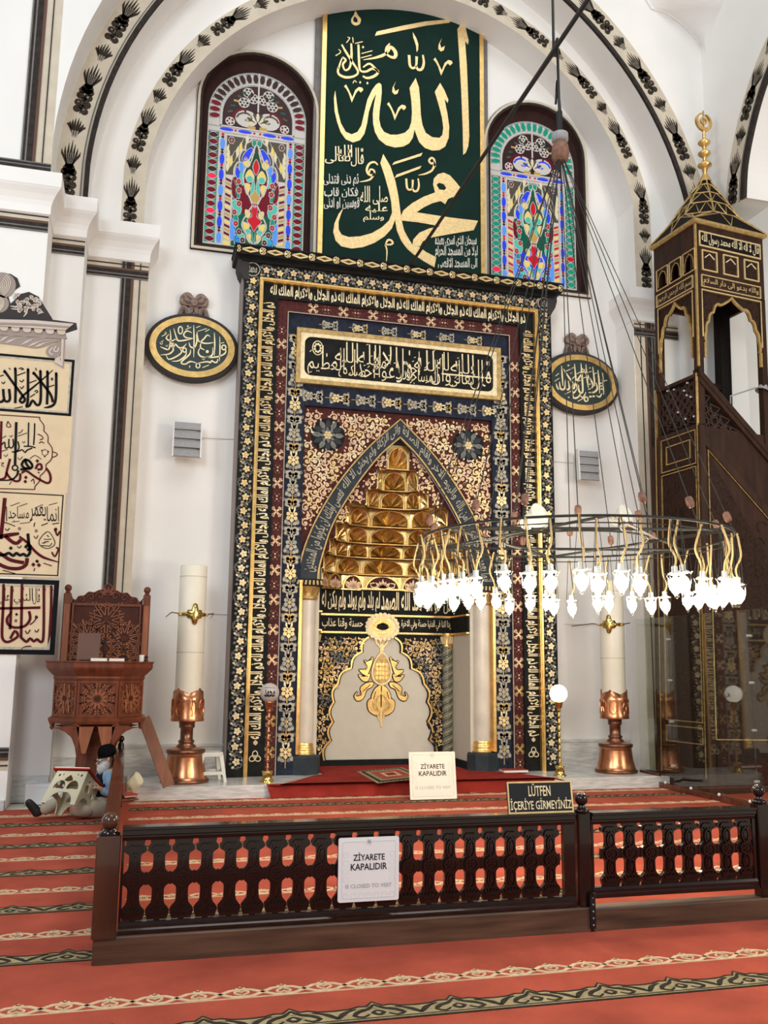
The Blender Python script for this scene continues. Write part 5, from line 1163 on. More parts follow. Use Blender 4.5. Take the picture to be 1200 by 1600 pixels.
# ================================================================ FLOOR AND RAILINGS
def heart(x, y, r, sg=1): return [(x+r*.062*16*sin(t)**3, y+sg*r*.062*(13*cos(t)-5*cos(2*t)-2*cos(3*t)-cos(4*t))) for t in [k*2*pi/18 for k in range(18)]]
def carpet_rows(m, x0, x1, darks, creams, z):
    for yd in darks:
        h = .098
        m.poly([(x0, yd-h), (x1, yd-h), (x1, yd+h*.55), (x0, yd+h*.55)], z, z+.002, 'carpet_olive')
        m.stroke([(x0, yd-h+.008), (x1, yd-h+.008)], .016, z, z+.003, 'carpet_dark'); m.stroke([(x0, yd-h+.034), (x1, yd-h+.034)], .010, z, z+.003, 'carpet_dark')
        p = .40; n = int((x1-x0)/p); w = (x1-x0)/n
        top = []
        for i in range(n):
            x = x0+w*i
            top += [(x, yd+h*.55), (x+w*.18, yd+h*.62), (x+w*.30, yd+h*.85), (x+w*.40, yd+h*.80), (x+w*.5, yd+h*1.35), (x+w*.60, yd+h*.80), (x+w*.70, yd+h*.85), (x+w*.82, yd+h*.62)]
            m.poly([(x+w*.18, yd+h*.5), (x+w*.30, yd+h*.85), (x+w*.40, yd+h*.80), (x+w*.5, yd+h*1.35), (x+w*.60, yd+h*.80), (x+w*.70, yd+h*.85), (x+w*.82, yd+h*.5)][::-1], z, z+.002, 'carpet_olive')
            for s_ in (-1, 1):
                c = x+w*.5
                m.stroke(cat([(c, yd+h*1.0, .012), (c+s_*w*.10, yd+h*.45, .022), (c+s_*w*.22, yd+h*.2, .026), (c+s_*w*.30, yd-h*.25, .022), (c+s_*w*.20, yd-h*.50, .014), (c+s_*w*.12, yd-h*.2, .010)], 2), .02, z+.002, z+.004, 'carpet_dark')
                m.stroke(cat([(c+s_*w*.5, yd-h*.45, .016), (c+s_*w*.42, yd+h*.05, .03), (c+s_*w*.34, yd+h*.35, .018), (c+s_*w*.24, yd+h*.55, .010)], 2), .02, z+.002, z+.004, 'carpet_dark')
                m.stroke(cat([(c, yd-h*.35, .018), (c+s_*w*.07, yd-h*.05, .020), (c, yd+h*.25, .008)], 2), .02, z+.002, z+.004, 'carpet_dark')
        top.append((x1, yd+h*.55)); m.stroke(top, .013, z+.002, z+.004, 'carpet_dark')
    for yc in creams:
        p = .205; n = int((x1-x0)/p); w = (x1-x0)/n; h = .054
        m.stroke([(x0, yc-h-.012), (x1, yc-h-.012)], .010, z, z+.003, 'carpet_cream')
        for s_ in (-1, 1):
            m.stroke([(x0+w*k/4, yc+s_*h*[0, .8, 1, .8, 0, -.8, -1, -.8][k % 8]) for k in range(n*4+1)], .023, z, z+.003, 'carpet_cream')
        for i in range(n):
            c = (x0+w*(i+.5), yc); m.stroke(heart(*c, .036, 1 if i % 2 else -1), .011, z, z+.004, 'carpet_cream', True)
            q = x0+w*(i+.5)
            m.poly([(q-.012, yc+h+.008), (q, yc+h+.040), (q+.012, yc+h+.008)], z, z+.003, 'carpet_cream')
            m.stroke([(q-.024, yc+h+.014), (q+.024, yc+h+.014)], .012, z, z+.003, 'carpet_cream')
f = MB(); f.poly([(-8, -9.6), (7, -9.6), (7, -7.0), (-4.03, -7.0), (-4.03, -1.24), (-8, -1.24)], -.012, 0, 'carpet_red')
D_ = [-2.30-1.138*k for k in range(4)]; C_2 = [-1.72-1.152*k for k in range(5)]
carpet_rows(f, -7, -4.05, D_+[-6.80], C_2, 0); carpet_rows(f, -6.2, 4.2, [-8.0], [-7.60], 0)
solo('hall_carpet', f, 'red striped prayer carpet outside the railing, across the picture front and left', 'carpet')
f = MB(); f.poly([(-4.03, -6.86), (4.35, -6.86), (4.35, -.83), (-4.03, -.83)], -.012, 0, 'carpet_red')
carpet_rows(f, -3.95, 3.36, [-1.47-1.14*k for k in range(5)], [-1.0-1.14*k for k in range(6)], 0)
solo('platform_carpet', f, 'orange red striped carpet inside the railing below the marble step', 'carpet')
# red runner over the step into the niche
f = MB(); L_ = [onZ(*p, .165) for p in ((489, 1212), (462, 1220), (437, 1226), (424, 1232))]; R_ = [onZ(*p, .165) for p in ((786, 1206), (830, 1211), (868, 1216), (885, 1220))]
L_ = [(p.x, p.y) for p in L_]; R_ = [(p.x, p.y) for p in R_]
yE = -.86; out = [(XC-1.04, 1.02), (XC-1.04, .1)]+L_[:-1]+[(L_[-1][0], yE), (R_[-1][0], yE)]+R_[::-1]+[(XC+1.04, .1), (XC+1.04, 1.02)]
f.poly(out, .152, .167, 'carpet_deep'); f.add([(L_[-1][0], yE, .167), (R_[-1][0], yE, .167), (R_[-1][0]-.05, yE-.05, .004), (L_[-1][0]+.05, yE-.05, .004), (R_[-1][0]-.05, yE+.03, .004), (L_[-1][0]+.05, yE+.03, .004)], [(0, 1, 2, 3), (3, 2, 4, 5)], 'carpet_deep')
solo('niche_runner', f, 'deep red carpet runner covering the marble step and niche floor', 'carpet')
f = MB(); a, b, c, d = [onZ(*p, .169) for p in ((557, 1205), (628, 1199), (668, 1215), (590, 1224))]
f.add([tuple(a), tuple(b), tuple(c), tuple(d)], [(0, 1, 2, 3)], 'carpet_olive')
lp = lambda u, v: tuple(a.lerp(b, u).lerp(d.lerp(c, u), v))
ins = lambda i, dz, mt: f.add([tuple(Vector(lp(u, v))+Vector((0, 0, dz))) for u, v in ((i, i), (1-i, i), (1-i, 1-i), (i, 1-i))], [(0, 1, 2, 3)], mt)
ins(.06, .002, 'carpet_dark'); ins(.12, .004, 'carpet_olive'); ins(.20, .006, 'carpet_red'); ins(.34, .008, 'carpet_cream'); ins(.40, .010, 'carpet_deep')
for k in range(12):
    for v in (.03, .97): q = lp(.04+.08*k, v); f.poly(ell(q[0], q[1], .012, n=6), q[2], q[2]+.003, 'carpet_dark')
solo('prayer_rug', f, 'small patterned prayer rug lying on the red runner inside the niche', 'rug')
f = MB(); a, b, c, d = [onZ(*p, .012) for p in ((728, 1231), (752, 1228), (768, 1236), (735, 1239))]
f.add([tuple(a), tuple(b), tuple(c), tuple(d)], [(0, 1, 2, 3)], 'carpet_cream'); 
for k in range(5): q = a.lerp(b, .5).lerp(d.lerp(c, .5), .1+.2*k); f.poly(ell(q.x, q.y, .05, .03, 8), q.z, q.z+.003, 'carpet_olive')
solo('small_mat', f, 'small cream patterned mat lying behind the standing white sign', 'mat')
# --- kerb
KY = -7.0
f = MB(); f.box(-4.125, -1.175, KY, KY+.13, 0, .14, 'kerb_wood', .008); solo('wooden_kerb', f, 'worn dark wooden kerb beam under the long left railing', 'kerb')
f = MB(); f.box(-1.17, 3.3, KY, KY+.13, 0, .13, 'kerb_wood', .008); solo('wooden_kerb', f, 'worn dark wooden kerb beam under the right railing gate', 'kerb')
# --- balustrade
HWS = [(0, .052), (.022, .060), (.050, .064), (.072, .046), (.095, .035), (.16, .033), (.178, .046), (.193, .062), (.215, .0655), (.237, .062), (.252, .045), (.27, .034), (.335, .032), (.350, .042), (.362, .061), (.386, .060), (.40, .048), (.43, .056)]
def baluster_mesh(H=.43):
    k = H/.43; m = MB(WALLM(0)); pr = cat(HWS, 2)
    pts = [(w, z*k) for z, w in pr]+[(-w, z*k) for z, w in pr[::-1]]
    m.poly(pts, -.018, .010, 'lacquer')
    m.poly(ell(0, .215*k, .040, n=18), .010, .020, 'lacquer'); m.ringflat(0, .215*k, .038, .038, .009, .010, .028, 'lacquer', 18)
    for q in range(6): m.poly(ell(.018*cos(q*1.047), .215*k+.018*sin(q*1.047), .010, .007, 8, rot=q*1.047), .02, .028, 'lacquer')
    m.poly(ell(0, .215*k, .008, n=8), .02, .032, 'lacquer')
    for zc in (.125, .305):
        m.ringflat(0, zc*k, .022, .048, .008, .010, .022, 'lacquer', 16); m.poly(ell(0, zc*k, .012, .032, 12), .010, .020, 'lacquer')
    for zc, s_ in ((.045, 1), (.375, -1)):
        for q in (-2, -1, 0, 1, 2): leaf(m, q*.009, zc*k-s_*.022, pi/2*s_-q*.32*s_, .046, .016, .010, 'lacquer', .012)
    # pointed tongue that meets the neighbour halfway up
    for s_ in (-1, 1): m.poly([(s_*.03, .195*k), (s_*.066, .180*k), (s_*.0665, .215*k), (s_*.066, .250*k), (s_*.03, .235*k)][::s_], -.012, .006, 'lacquer')
    m.box(-.016, .016, .43*k-.02, .43*k+.03, -.012, .008, 'lacquer'); m.box(-.016, .016, -.03, .02, -.012, .008, 'lacquer')
    return m
BAL = None
def baluster(parent, loc, rz):
    global BAL
    if BAL is None:
        m = baluster_mesh(); me_o = build('baluster', m); BAL = me_o; o = me_o; BAL['_'] = 1; del BAL['_']
    else: o = BAL.copy(); COL.objects.link(o)
    o.parent = parent; o.matrix_local = WM[parent.name].inverted() @ Matrix.Translation(loc) @ Matrix.Rotation(rz, 4, 'Z'); return o
def rails(t, F, L, z0, z1, mt='lacquer'):
    """top and bottom rail of a section of length L in the frame F (x along, y out)"""
    for nm, za, zb, pr in (('bottom_rail', z0, z0+.062, ((-.035, 0), (-.035, .022), (-.026, .03), (-.026, .045), (-.020, .062))), ('top_rail', z1-.075, z1, ((-.020, 0), (-.024, .018), (-.024, .026), (-.034, .032), (-.034, .055), (-.048, .060), (-.048, .075)))):
        m = MB(F); m.rings([[(0, y, za+z), (L, y, za+z)] + [(L, -y, za+z), (0, -y, za+z)] for y, z in pr], mt); build(nm, m, t)
def newel(t, loc, w, h, mt='lacquer', ball=.042):
    m = MB(Matrix.Translation(loc)); m.box(-w/2, w/2, -w/2, w/2, 0, h, mt, .006); m.lathe([(w*.5, h), (w*.62, h+.01), (w*.5, h+.02)], mt, n=16)
    o = build('newel_post', m, t)
    m = MB(Matrix.Translation(loc)); m.lathe([(.012, h+.015), (.030, h+.022), (.022, h+.035), (.020, h+.042)], mt, n=16, caps=False); m.sph((0, 0, h+.042+ball*.9), ball, mt, 18, 12); build('ball_finial', m, o); return o
YR = KY+.06
t = thing('wooden_railing', 'long glossy dark carved railing across the front, with a white notice hung on it', 'railing', (-2.65, YR, .14), group='carved railings of the platform')
F = Matrix.Translation((-4.0, YR, 0)); rails(t, F, 2.74, .14, .705)
for a, b in ((-4.0, -3.985), (-1.335, -1.26)): m = MB(); m.box(a, b, YR-.02, YR+.02, .2, .64, 'lacquer'); build('end_stile', m, t)
NB = 20; x0, x1 = -3.992, -1.357; p = (x1-x0)/NB
for i in range(NB): baluster(t, (x0+p*(i+.5), YR, .207), 0)
m = MB(); m.box(-4.135, -4.005, YR-.075, YR+.055, .135, .665, 'lacquer_brown', .006); o = build('corner_post', m, t)
m = MB(Matrix.Translation((-4.07, YR-.01, 0))); m.lathe([(.05, .66), (.06, .672), (.035, .69), (.03, .70)], 'lacquer', n=18, caps=False); m.lathe([(.001, .69), (.036, .70), (.047, .725), (.045, .752), (.03, .775), (.001, .785)], 'lacquer_brown', n=18, caps=False); build('ball_finial', m, o)
newel(t, (-1.20, YR, .0), .085, .70)
m = MB(); m.box(-1.19, -1.155, KY-.012, KY, .02, .22, 'black_metal'); m.box(-1.175, -1.15, KY-.02, KY+.05, .20, .225, 'black_metal')
for k in range(5): m.sph((-1.172, KY-.014, .04+.04*k), .006, 'speaker_grey', 6, 4)
build('iron_hinge', m, t)
t = thing('railing_gate', 'glossy dark carved railing gate right of the black notice, hung above its kerb', 'railing gate', (-.55, YR, .18), group='carved railings of the platform')
F = Matrix.Translation((-1.145, YR, 0)); rails(t, F, 1.20, .185, .70)
for a, b in ((-1.145, -1.13), (.03, .055)): m = MB(); m.box(a, b, YR-.02, YR+.02, .24, .63, 'lacquer'); build('end_stile', m, t)
xs0 = -1.079; p = .1405
for i in range(8): b = baluster(t, (xs0+p*(i+.5)-(p*.0), YR, .245), 0); b.scale = (1.04, 1, .92)
t = thing('railing_section', 'dark railing post and next section at the far right end of the gate', 'railing', (.1, YR, 0), group='carved railings of the platform')
newel(t, (.105, YR, .0), .085, .72); F = Matrix.Translation((.15, YR, 0)); rails(t, F, 2.6, .14, .705)
for i in range(18): baluster(t, (.22+.1405*i, YR, .207), 0)
# side railing running back to the wall
XS_ = -4.07
t = thing('side_railing', 'glossy brown railing running back from the front corner, beside the seated man', 'railing', (XS_, -4.1, 0), group='carved railings of the platform')
F = Matrix(((0, 1, 0, XS_), (1, 0, 0, -6.88), (0, 0, 1, 0), (0, 0, 0, 1)))
rails(t, F, 5.55, .10, .665, 'lacquer_brown'); 
m = MB(); m.box(XS_-.03, XS_+.03, -6.88, -1.33, 0, .10, 'kerb_wood'); build('kerb', m, t)
for i in range(40): baluster(t, (XS_, -6.80+.1375*i, .167), pi/2)
m = MB(Matrix.Translation((XS_, -1.28, 0))); m.box(-.045, .045, -.045, .045, 0, .62, 'lacquer_brown', .006); o = build('newel_post', m, t)
m = MB(Matrix.Translation((XS_, -1.28, 0))); m.lathe([(.045, .62), (.05, .63), (.03, .65), (.036, .68), (.03, .70), (.022, .71), (.026, .72)], 'lacquer', n=16, caps=False); m.sph((0, 0, .752), .036, 'lacquer', 16, 10); build('ball_finial', m, o)
# --- notices
def notice(name, label, q, rows, col, deep, frame=None):
    """flat board spanned by q = (bl, br, tr, tl) corners; rows = (text, v0, v1, u0, u1, material, bold)"""
    a, b, c, d = q; ux = (b-a).normalized(); uz = (d-a).normalized(); un = ux.cross(uz); w, h = (b-a).length, (d-a).length
    M = Matrix(((ux.x, uz.x, un.x, a.x), (ux.y, uz.y, un.y, a.y), (ux.z, uz.z, un.z, a.z), (0, 0, 0, 1)))
    t = thing(name, label, 'sign', tuple(a.lerp(b, .5)))
    m = MB(M); m.poly(rrect(0, w, 0, h, .012), -deep, 0, col); build('board', m, t)
    if frame:
        m = MB(M); m.poly(rrect(0, w, 0, h, .012) if frame[2] else rect(0, w, 0, h), -.001, frame[1], frame[0], [(rrect if frame[2] else lambda x0, x1, z0, z1, r: rect(x0, x1, z0, z1))(frame[3], w-frame[3], frame[3], h-frame[3], .01)]); build('border', m, t)
    m = MB(M)
    for tx, v0, v1, u0, u1, mt, bo in rows: m.rtext(tx, w*u0, h*v0, w*u1, h*v1, .002, mt, bo, False)
    build('lettering', m, t); return t, M, w, h
def closed(label, q, col, pat):
    t, M, w, h = notice('closed_sign', label, q, [('ZİYARETE', .64, .77, .24, .76, 'ink', .012), ('KAPALIDIR', .49, .595, .20, .80, 'ink', .012), ('IS CLOSED TO VISIT', .215, .275, .12, .88, 'ink_grey', -.004)], col, .012)
    t['group'] = 'white notices closed to visitors'
    m = MB(M)
    m.stroke(rrect(w*.06, w*.94, h*.06, h*.94, .012), .0035, 0, .0015, pat, True)
    cx, cy = w*.5, h*.93; m.poly(ell(cx, cy, w*.055, n=16), 0, .0012, col)
    for k in range(8): m.ringflat(cx+w*.03*cos(k*.785), cy+w*.03*sin(k*.785), w*.022, w*.010, .0028, 0, .002, pat, 8, k*.785)
    for i in range(7):
        for j in range(7):
            x, y = w*(.12+.127*i), h*(.10+.127*j)
            if abs(y/h-.55) < .25 and .16 < x/w < .84 or abs(y/h-.24) < .06 or y/h > .86: continue
            m.ringflat(x, y, w*.045, w*.045, .0016, 0, .0011, pat, 6)
    build('printed_pattern', m, t); return t
y_ = YR-.062
q = [onY(*p, y_) for p in ((528.5, 1409.5), (623, 1407), (623.5, 1306), (529, 1310.5))]; z0_ = (q[0].z+q[1].z)/2; z1_ = (q[2].z+q[3].z)/2; xa, xb = (q[0].x+q[3].x)/2, (q[1].x+q[2].x)/2
closed('bluish white closed to visit notice hanging on the front railing', [Vector((xa, y_, z0_)), Vector((xb, y_, z0_)), Vector((xb, y_, z1_)), Vector((xa, y_, z1_))], 'sign_white', 'sign_pattern')
t2 = closed('cream white closed to visit notice standing on the carpet before the niche', [Vector((-.675, -1.42, .012)), Vector((-.080, -1.42, .012)), Vector((-.080, -1.34, .565)), Vector((-.675, -1.34, .565))], 'sign_cream', 'tan_paint')
m = MB(); m.box(-.42, -.33, -1.36, -1.20, .0, .012, 'black_metal'); m.tube([(-.375, -1.22, .01), (-.375, -1.335, .45)], .012, 'black_metal', 8); build('stand', m, t2)
q = [onY(*p, YR-.03) for p in ((796.5, 1275), (898, 1271.5), (894.5, 1220.5), (793, 1222.5))]; z0_ = .706; z1_ = (q[2].z+q[3].z)/2; xa, xb = (q[0].x+q[3].x)/2, (q[1].x+q[2].x)/2
t, M, w, h = notice('entry_sign', 'black notice with a gold border and gold capitals standing on the railing top', [Vector((xa, YR-.03, z0_)), Vector((xb, YR-.03, z0_)), Vector((xb, YR, z1_)), Vector((xa, YR, z1_))],
    [('LÜTFEN', .53, .93, .32, .66, 'gold_pale', .012), ('İÇERİYE GİRMEYİNİZ', .06, .48, .035, .975, 'gold_pale', .012)], 'sign_black', .015, ('gold_leaf', .003, False, .010))
# ================================================================ GIANT CANDLES, LAMPS
def candle(x, y, label, side):
    t = thing('giant_candle', label, 'candle', (x, y, .15), group='giant candles on copper stands')
    c = (x, y, 0); V = lambda L: L
    m = MB(); m.lathe([(.29, .15), (.292, .19), (.275, .205), (.265, .23), (.24, .33), (.225, .46), (.222, .50), (.235, .505), (.235, .545), (.22, .555), (.13, .575), (.10, .58)], 'copper', c, 36); o = build('bell_base', m, t)
    m = MB(); m.lathe([(.29, .152), (.298, .165), (.298, .185), (.282, .20)], 'copper_dark', c, 36, False); m.lathe([(.224, .50), (.24, .507), (.24, .545), (.224, .552)], 'copper_dark', c, 36, False); build('rim_bead', m, o)
    m = MB(); m.lathe([(.125, .57), (.12, .59), (.085, .62), (.10, .635), (.10, .65), (.078, .67), (.078, .80), (.095, .815), (.10, .835), (.092, .85), (.10, .862), (.10, .885), (.13, .895)], 'copper_dark', c, 24); build('turned_stem', m, t)
    m = MB(); n = 48; zt = lambda k: 1.235+.045*abs(sin(k*pi/12))+(.025 if k % 12 == 6 else 0)
    R = [[(x+r*cos(2*pi*k/n), y+r*sin(2*pi*k/n), z if z else zt(k)) for k in range(n)] for r, z in ((.205, .895), (.208, .91), (.20, .94), (.192, 1.15), (.190, None), (.180, None), (.180, 1.10))]
    m.rings(R, 'copper', False, True)
    for k in range(8):
        a = k*pi/4+.2; P_ = lambda u, z: (x+.199*cos(a+u), y+.199*sin(a+u), z)
        m.tube([P_(.28*cos(q*.63), 1.06+.10*sin(q*.63)) for q in range(10)], .006, 'copper', 4, True); m.tube([P_(0, .95), P_(.06, 1.0), P_(-.05, 1.06), P_(.05, 1.12), P_(0, 1.17)], .006, 'copper', 4)
    build('copper_sleeve', m, t)
    m = MB(); m.lathe([(.168, .90), (.170, 1.8), (.172, 2.84), (.160, 2.852), (.04, 2.846), (.001, 2.846)], 'wax', c, 40); m.lathe([(.173, 1.74), (.1735, 1.745), (.173, 1.75)], 'tan_paint', c, 40, False); m.lathe([(.1735, 2.70), (.174, 2.705), (.1735, 2.71)], 'tan_paint', c, 40, False); wx = build('wax_candle', m, t)
    m = MB(); z0 = 2.225
    a0 = -pi/2+side
    outl = cat([(-.40, 0), (-.55, .012), (-.60, .0), (-.55, -.03), (-.40, -.02), (-.30, -.06), (-.16, -.07), (-.10, -.13), (0, -.15), (.10, -.13), (.16, -.07), (.30, -.06), (.40, -.02), (.55, -.03), (.60, .0), (.55, .012), (.40, 0), (.30, .06), (.16, .06), (.10, .13), (0, .15), (-.10, .13), (-.16, .06), (-.30, .06)], 2, True)
    bend = lambda u, v, d: (x+(.172+d)*cos(a0+u*1.55), y+(.172+d)*sin(a0+u*1.55), z0+v*.9)
    nn = len(outl); m.add([bend(*p, .014) for p in outl]+[bend(*p, .0) for p in outl]+[bend(0, 0, .03)]+[bend(u*.5, v*.5, .024) for u, v in outl], [(k, (k+1) % nn, nn+(k+1) % nn, nn+k) for k in range(nn)]+[(k, (k+1) % nn, 2*nn+1+(k+1) % nn, 2*nn+1+k) for k in range(nn)]+[(2*nn+1+k, 2*nn+1+(k+1) % nn, 2*nn) for k in range(nn)], 'brass', True)
    m.lathe([(.173, z0-.02), (.178, z0-.018), (.178, z0+.018), (.173, z0+.02)], 'brass', c, 40, False)
    for s_ in (-1, 1): m.sph(bend(s_*.64, -.008, .03), .018, 'brass', 8, 6); m.tube([bend(s_*.64, 0, .03), bend(s_*.9, .02, .10), (x+s_*.30, .38, z0)], .007, 'copper_dark', 5)
    build('brass_clasp', m, wx); return t
candle(-3.29, -.36, 'giant white candle on a copper bell stand left of the niche, beside the white stool', .15)
candle(2.70, -.30, 'giant white candle on a copper bell stand right of the niche, under the chandelier', -.75)
def globe_lamp(x, y, label, lit):
    t = thing('globe_lamp', label, 'lamp', (x, y, .15), group='brass floor lamps with glass globes')
    c = (x, y, 0)
    m = MB(); m.lathe([(.085, .15), (.088, .165), (.07, .18), (.062, .20), (.058, .25), (.066, .275), (.07, .285), (.05, .29), (.025, .295)], 'brass', c, 24); build('foot', m, t)
    m = MB(); pr = [(.02, .29)]; z = .30
    while z < 1.0:
        pr += [(.013, z), (.015, z+.018), (.026, z+.026), (.026, z+.036), (.014, z+.044), (.020, z+.060), (.013, z+.075)]; z += .088
    pr += [(.014, z), (.03, z+.02), (.022, z+.03), (.045, z+.07), (.055, 1.125), (.06, 1.135), (.05, 1.145)]
    m.lathe(pr, 'brass' if lit else 'copper', c, 16); build('turned_pole', m, t)
    m = MB(); m.sph((x, y, 1.25), .122, 'globe_white' if lit else 'globe_dim', 32, 20); g = build('glass_globe', m, t)
    nrm = Vector((-4-x, -12.5-y, 0)).normalized() if not lit else Vector((1, 0, 0)); tx = Vector((-nrm.y, nrm.x, 0)); vs, fs, w, h = glyphs('محمد' if not lit else 'الله', .03, True); out = []
    for px_, py_ in vs:
        a, b = (px_/w-.5)*1.15, (py_/h-.5)*.85; d = nrm*cos(a)*cos(b)+tx*sin(a)*cos(b)+Vector((0, 0, sin(b))); out.append(tuple(Vector((x, y, 1.25))+d*.1235))
    m = MB(); m.add(out, fs, 'ink' if not lit else 'ink_grey')
    if not lit:
        for k in range(6): a = k*.35-.9; d = nrm*cos(.45)*cos(a*.6)+tx*sin(a*.6)+Vector((0, 0, sin(.55))); d.normalize(); m.tube([tuple(Vector((x, y, 1.25))+d*.1235), tuple(Vector((x, y, 1.25))+(d+tx*.12+Vector((0, 0, .05))).normalized()*.1235)], .004, 'ink', 4)
    build('globe_lettering', m, g); return t
globe_lamp(-2.29, -.56, 'brass floor lamp with an unlit globe lettered in black, left of the niche', False)
globe_lamp(1.69, -.60, 'brass floor lamp with a glowing white globe, right of the niche', True)
# ================================================================ CHANDELIER
CX, CY_, CZ, CR_ = -.345, -5.23, 2.70, 1.31
HUB = Vector((-.345, -5.13, 6.42))
ch = thing('chandelier', 'wide iron ring chandelier with many glowing glass lamps, hung on dark cables', 'chandelier', (CX, CY_, CZ))
rp = lambda a, r=CR_, z=CZ: (CX+r*cos(a), CY_+r*sin(a), z)
m = MB(); m.tube([rp(k*pi/36) for k in range(72)], .011, 'iron', 6, True); m.tube([rp(k*pi/36, CR_-.02, CZ-.05) for k in range(72)], .005, 'iron', 5, True); ring = build('iron_ring', m, ch)
m = MB()
for k in range(6):
    a = k*pi/3+.25; m.tube([rp(a), rp(a+2*pi/3)], .012, 'iron', 4)
    m.tube([rp(a), rp(a+.5, .62, CZ-.01)], .010, 'iron', 4)
m.tube([rp(k*pi/12, .62, CZ-.01) for k in range(24)], .009, 'iron', 5, True)
build('iron_spokes', m, ch)
for k in range(18):
    m = MB(); ins = MB(); a = k*2*pi/18+.12; r_ = CR_ if k % 3 else .62; e = Vector(rp(a, r_)); m.tube([tuple(HUB), tuple(e)], .0048, 'cable_dark', 4)
    d = (HUB-e).normalized(); c = e+d*.16
    ins.tube([tuple(c-d*.045), tuple(c-d*.04), tuple(c-d*.02), tuple(c+d*.02), tuple(c+d*.04), tuple(c+d*.045)], [.008, .024, .03, .03, .024, .008], 'rust', 8)
    cb = build('suspension_cable', m, ch); build('insulator', ins, cb)
m = MB(Matrix.Translation(HUB)); m.lathe([(.02, -.12), (.07, -.10), (.085, -.03), (.075, .05), (.05, .10), (.03, .16)], 'rust', n=14); hb = build('wooden_block', m, ch)
m = MB(Matrix.Translation(HUB)); m.lathe([(.05, .09), (.078, .10), (.078, .17), (.05, .18)], 'speaker_grey', n=14); m.tube([(0, 0, .15), (0, 0, .40)], .03, 'iron', 8); build('shackle', m, hb)
m = MB(); m.tube([tuple(HUB+Vector((0, 0, .35))), tuple(HUB+Vector((.01, .03, 1.2))), (-.37, -5.09, 7.49), (-.345, -5.05, 9.0), (-.34, -5.03, 14)], .014, 'cable_dark', 8); m.tube([tuple(HUB+Vector((.02, 0, .3))), tuple(HUB+Vector((.0, .03, .75))), tuple(HUB+Vector((-.02, .03, .5)))], .012, 'cable_dark', 6); build('hoisting_rope', m, ch)
LAMPS = []
def lamp_proto(i):
    m = MB(); rr = random.Random(i); w = .04*rr.choice((-1, 1)); w2 = .03*rr.choice((-1, 1))
    m.tube(cat([(0, 0, .43), (w*.4, w2*.5, .36), (w, w2, .24), (w*.6, -w2*.4, .14), (0, 0, .06)], 4), .0085, 'cord_yellow', 6)
    o = build('hanging_lamp', m)
    for k in range(3): m = MB(); a = k*2.094+i; m.tube([(.05*cos(a), .05*sin(a), .02), (.012*cos(a), .012*sin(a), .42)], .0028, 'iron', 4); build('chain', m, o)
    m = MB(); m.lathe([(.018, .075), (.022, .07), (.022, .035), (.05, .022), (.052, .015), (.03, .010)], 'white_plastic', n=14); build('lamp_holder', m, o)
    m = MB(); m.lathe([(.072, .022), (.060, .010), (.054, -.015), (.056, -.05), (.046, -.095), (.022, -.13), (.012, -.145), (.014, -.155), (.001, -.165)], 'lamp_glass', n=18, caps=False); build('glass_shade', m, o)
    m = MB(); m.lathe([(.012, .01), (.016, -.01), (.036, -.03), (.044, -.055), (.038, -.09), (.001, -.115)], 'bulb', n=14, caps=False); build('light_bulb', m, o); return o
protos = [lamp_proto(i) for i in range(3)]
rr = random.Random(11); NLAMP = 46
for i in range(NLAMP):
    a = 2*pi*(i+rr.uniform(-.33, .33))/NLAMP; r_ = CR_+rr.uniform(-.06, .05); z = 2.275+rr.uniform(-.03, .02)
    o = protos[i] if i < 3 else copy_tree(protos[i % 3])
    o.parent = ch; o.location = Vector(rp(a, r_, z))-Vector((CX, CY_, CZ)); o.rotation_euler = (rr.uniform(-.05, .05), rr.uniform(-.05, .05), rr.random()*6)
for px, py, d, lab in ((832, 812, 7.3, 'left'), (968, 808, 9.2, 'right')):
    c = CAM+ray(px, py)*d; t = thing('spotlight', 'white spotlight head clamped on the chandelier ring, the %s one' % ('one before the niche border' if lab == 'left' else 'one before the white wall'), 'spotlight', tuple(c))
    M = Matrix.Translation(c) @ Matrix.Rotation(radians(70), 4, 'X') @ Matrix.Rotation(radians(25), 4, 'Y')
    m = MB(M); m.lathe([(.04, -.10), (.055, -.08), (.06, -.02), (.10, .08), (.105, .085), (.095, .07)], 'white_plastic', n=20); build('head', m, t)
    m = MB(); m.tube([tuple(c), tuple(c+Vector((0, 0, -.08)))], .012, 'iron', 6); build('clamp', m, t)
# slanting stay cable from the cornice
P1 = onY(640, 416, -.08); P2 = CAM+ray(866, 78)*8.95
m = MB(); m.tube([tuple(P1), tuple(P2), tuple(P2+(P2-P1)*.6)], .023, 'cable_dark', 8); m.tube([tuple(P1+Vector((.03, 0, .05))), tuple(P2+Vector((.04, 0, .03)))], .012, 'cable_dark', 6)
solo('stay_cable', m, 'thick dark cable slanting from the niche cornice across the green board', 'cable')
# ================================================================ GLASS SCREEN
GX = 3.075
gs = thing('glass_screen', 'clear glass screen with steel studs on the marble step before the dark pulpit', 'glass partition', (GX, -1.4, .02))
for ya, yb in ((-.33, -1.16), (-1.17, -2.90), (-2.91, -4.6)):
    m = MB(); m.box(GX-.005, GX+.005, yb, ya, .06 if ya < -1 else .16, 2.31, 'clear_glass'); o = build('glass_pane', m, gs)
for ya, yb, za, zb in ((-4.6, -.83, 0, .075), (-.82, -.33, .15, .185)): m = MB(); m.box(GX-.025, GX+.025, ya, yb, za, zb, 'copper_dark', .004); build('base_channel', m, gs)
for y in (-1.165, -2.905):
    for z in (.32, .9, 1.45, 2.0): m = MB(); m.tube([(GX-.03, y, z), (GX+.03, y, z)], .016, 'speaker_grey', 8); build('steel_stud', m, gs)
for k in range(5):
    m = MB(); m.sph((GX-.03, -1.0-.6*k, .085), .02, 'speaker_white', 8, 6); build('steel_stud', m, gs)
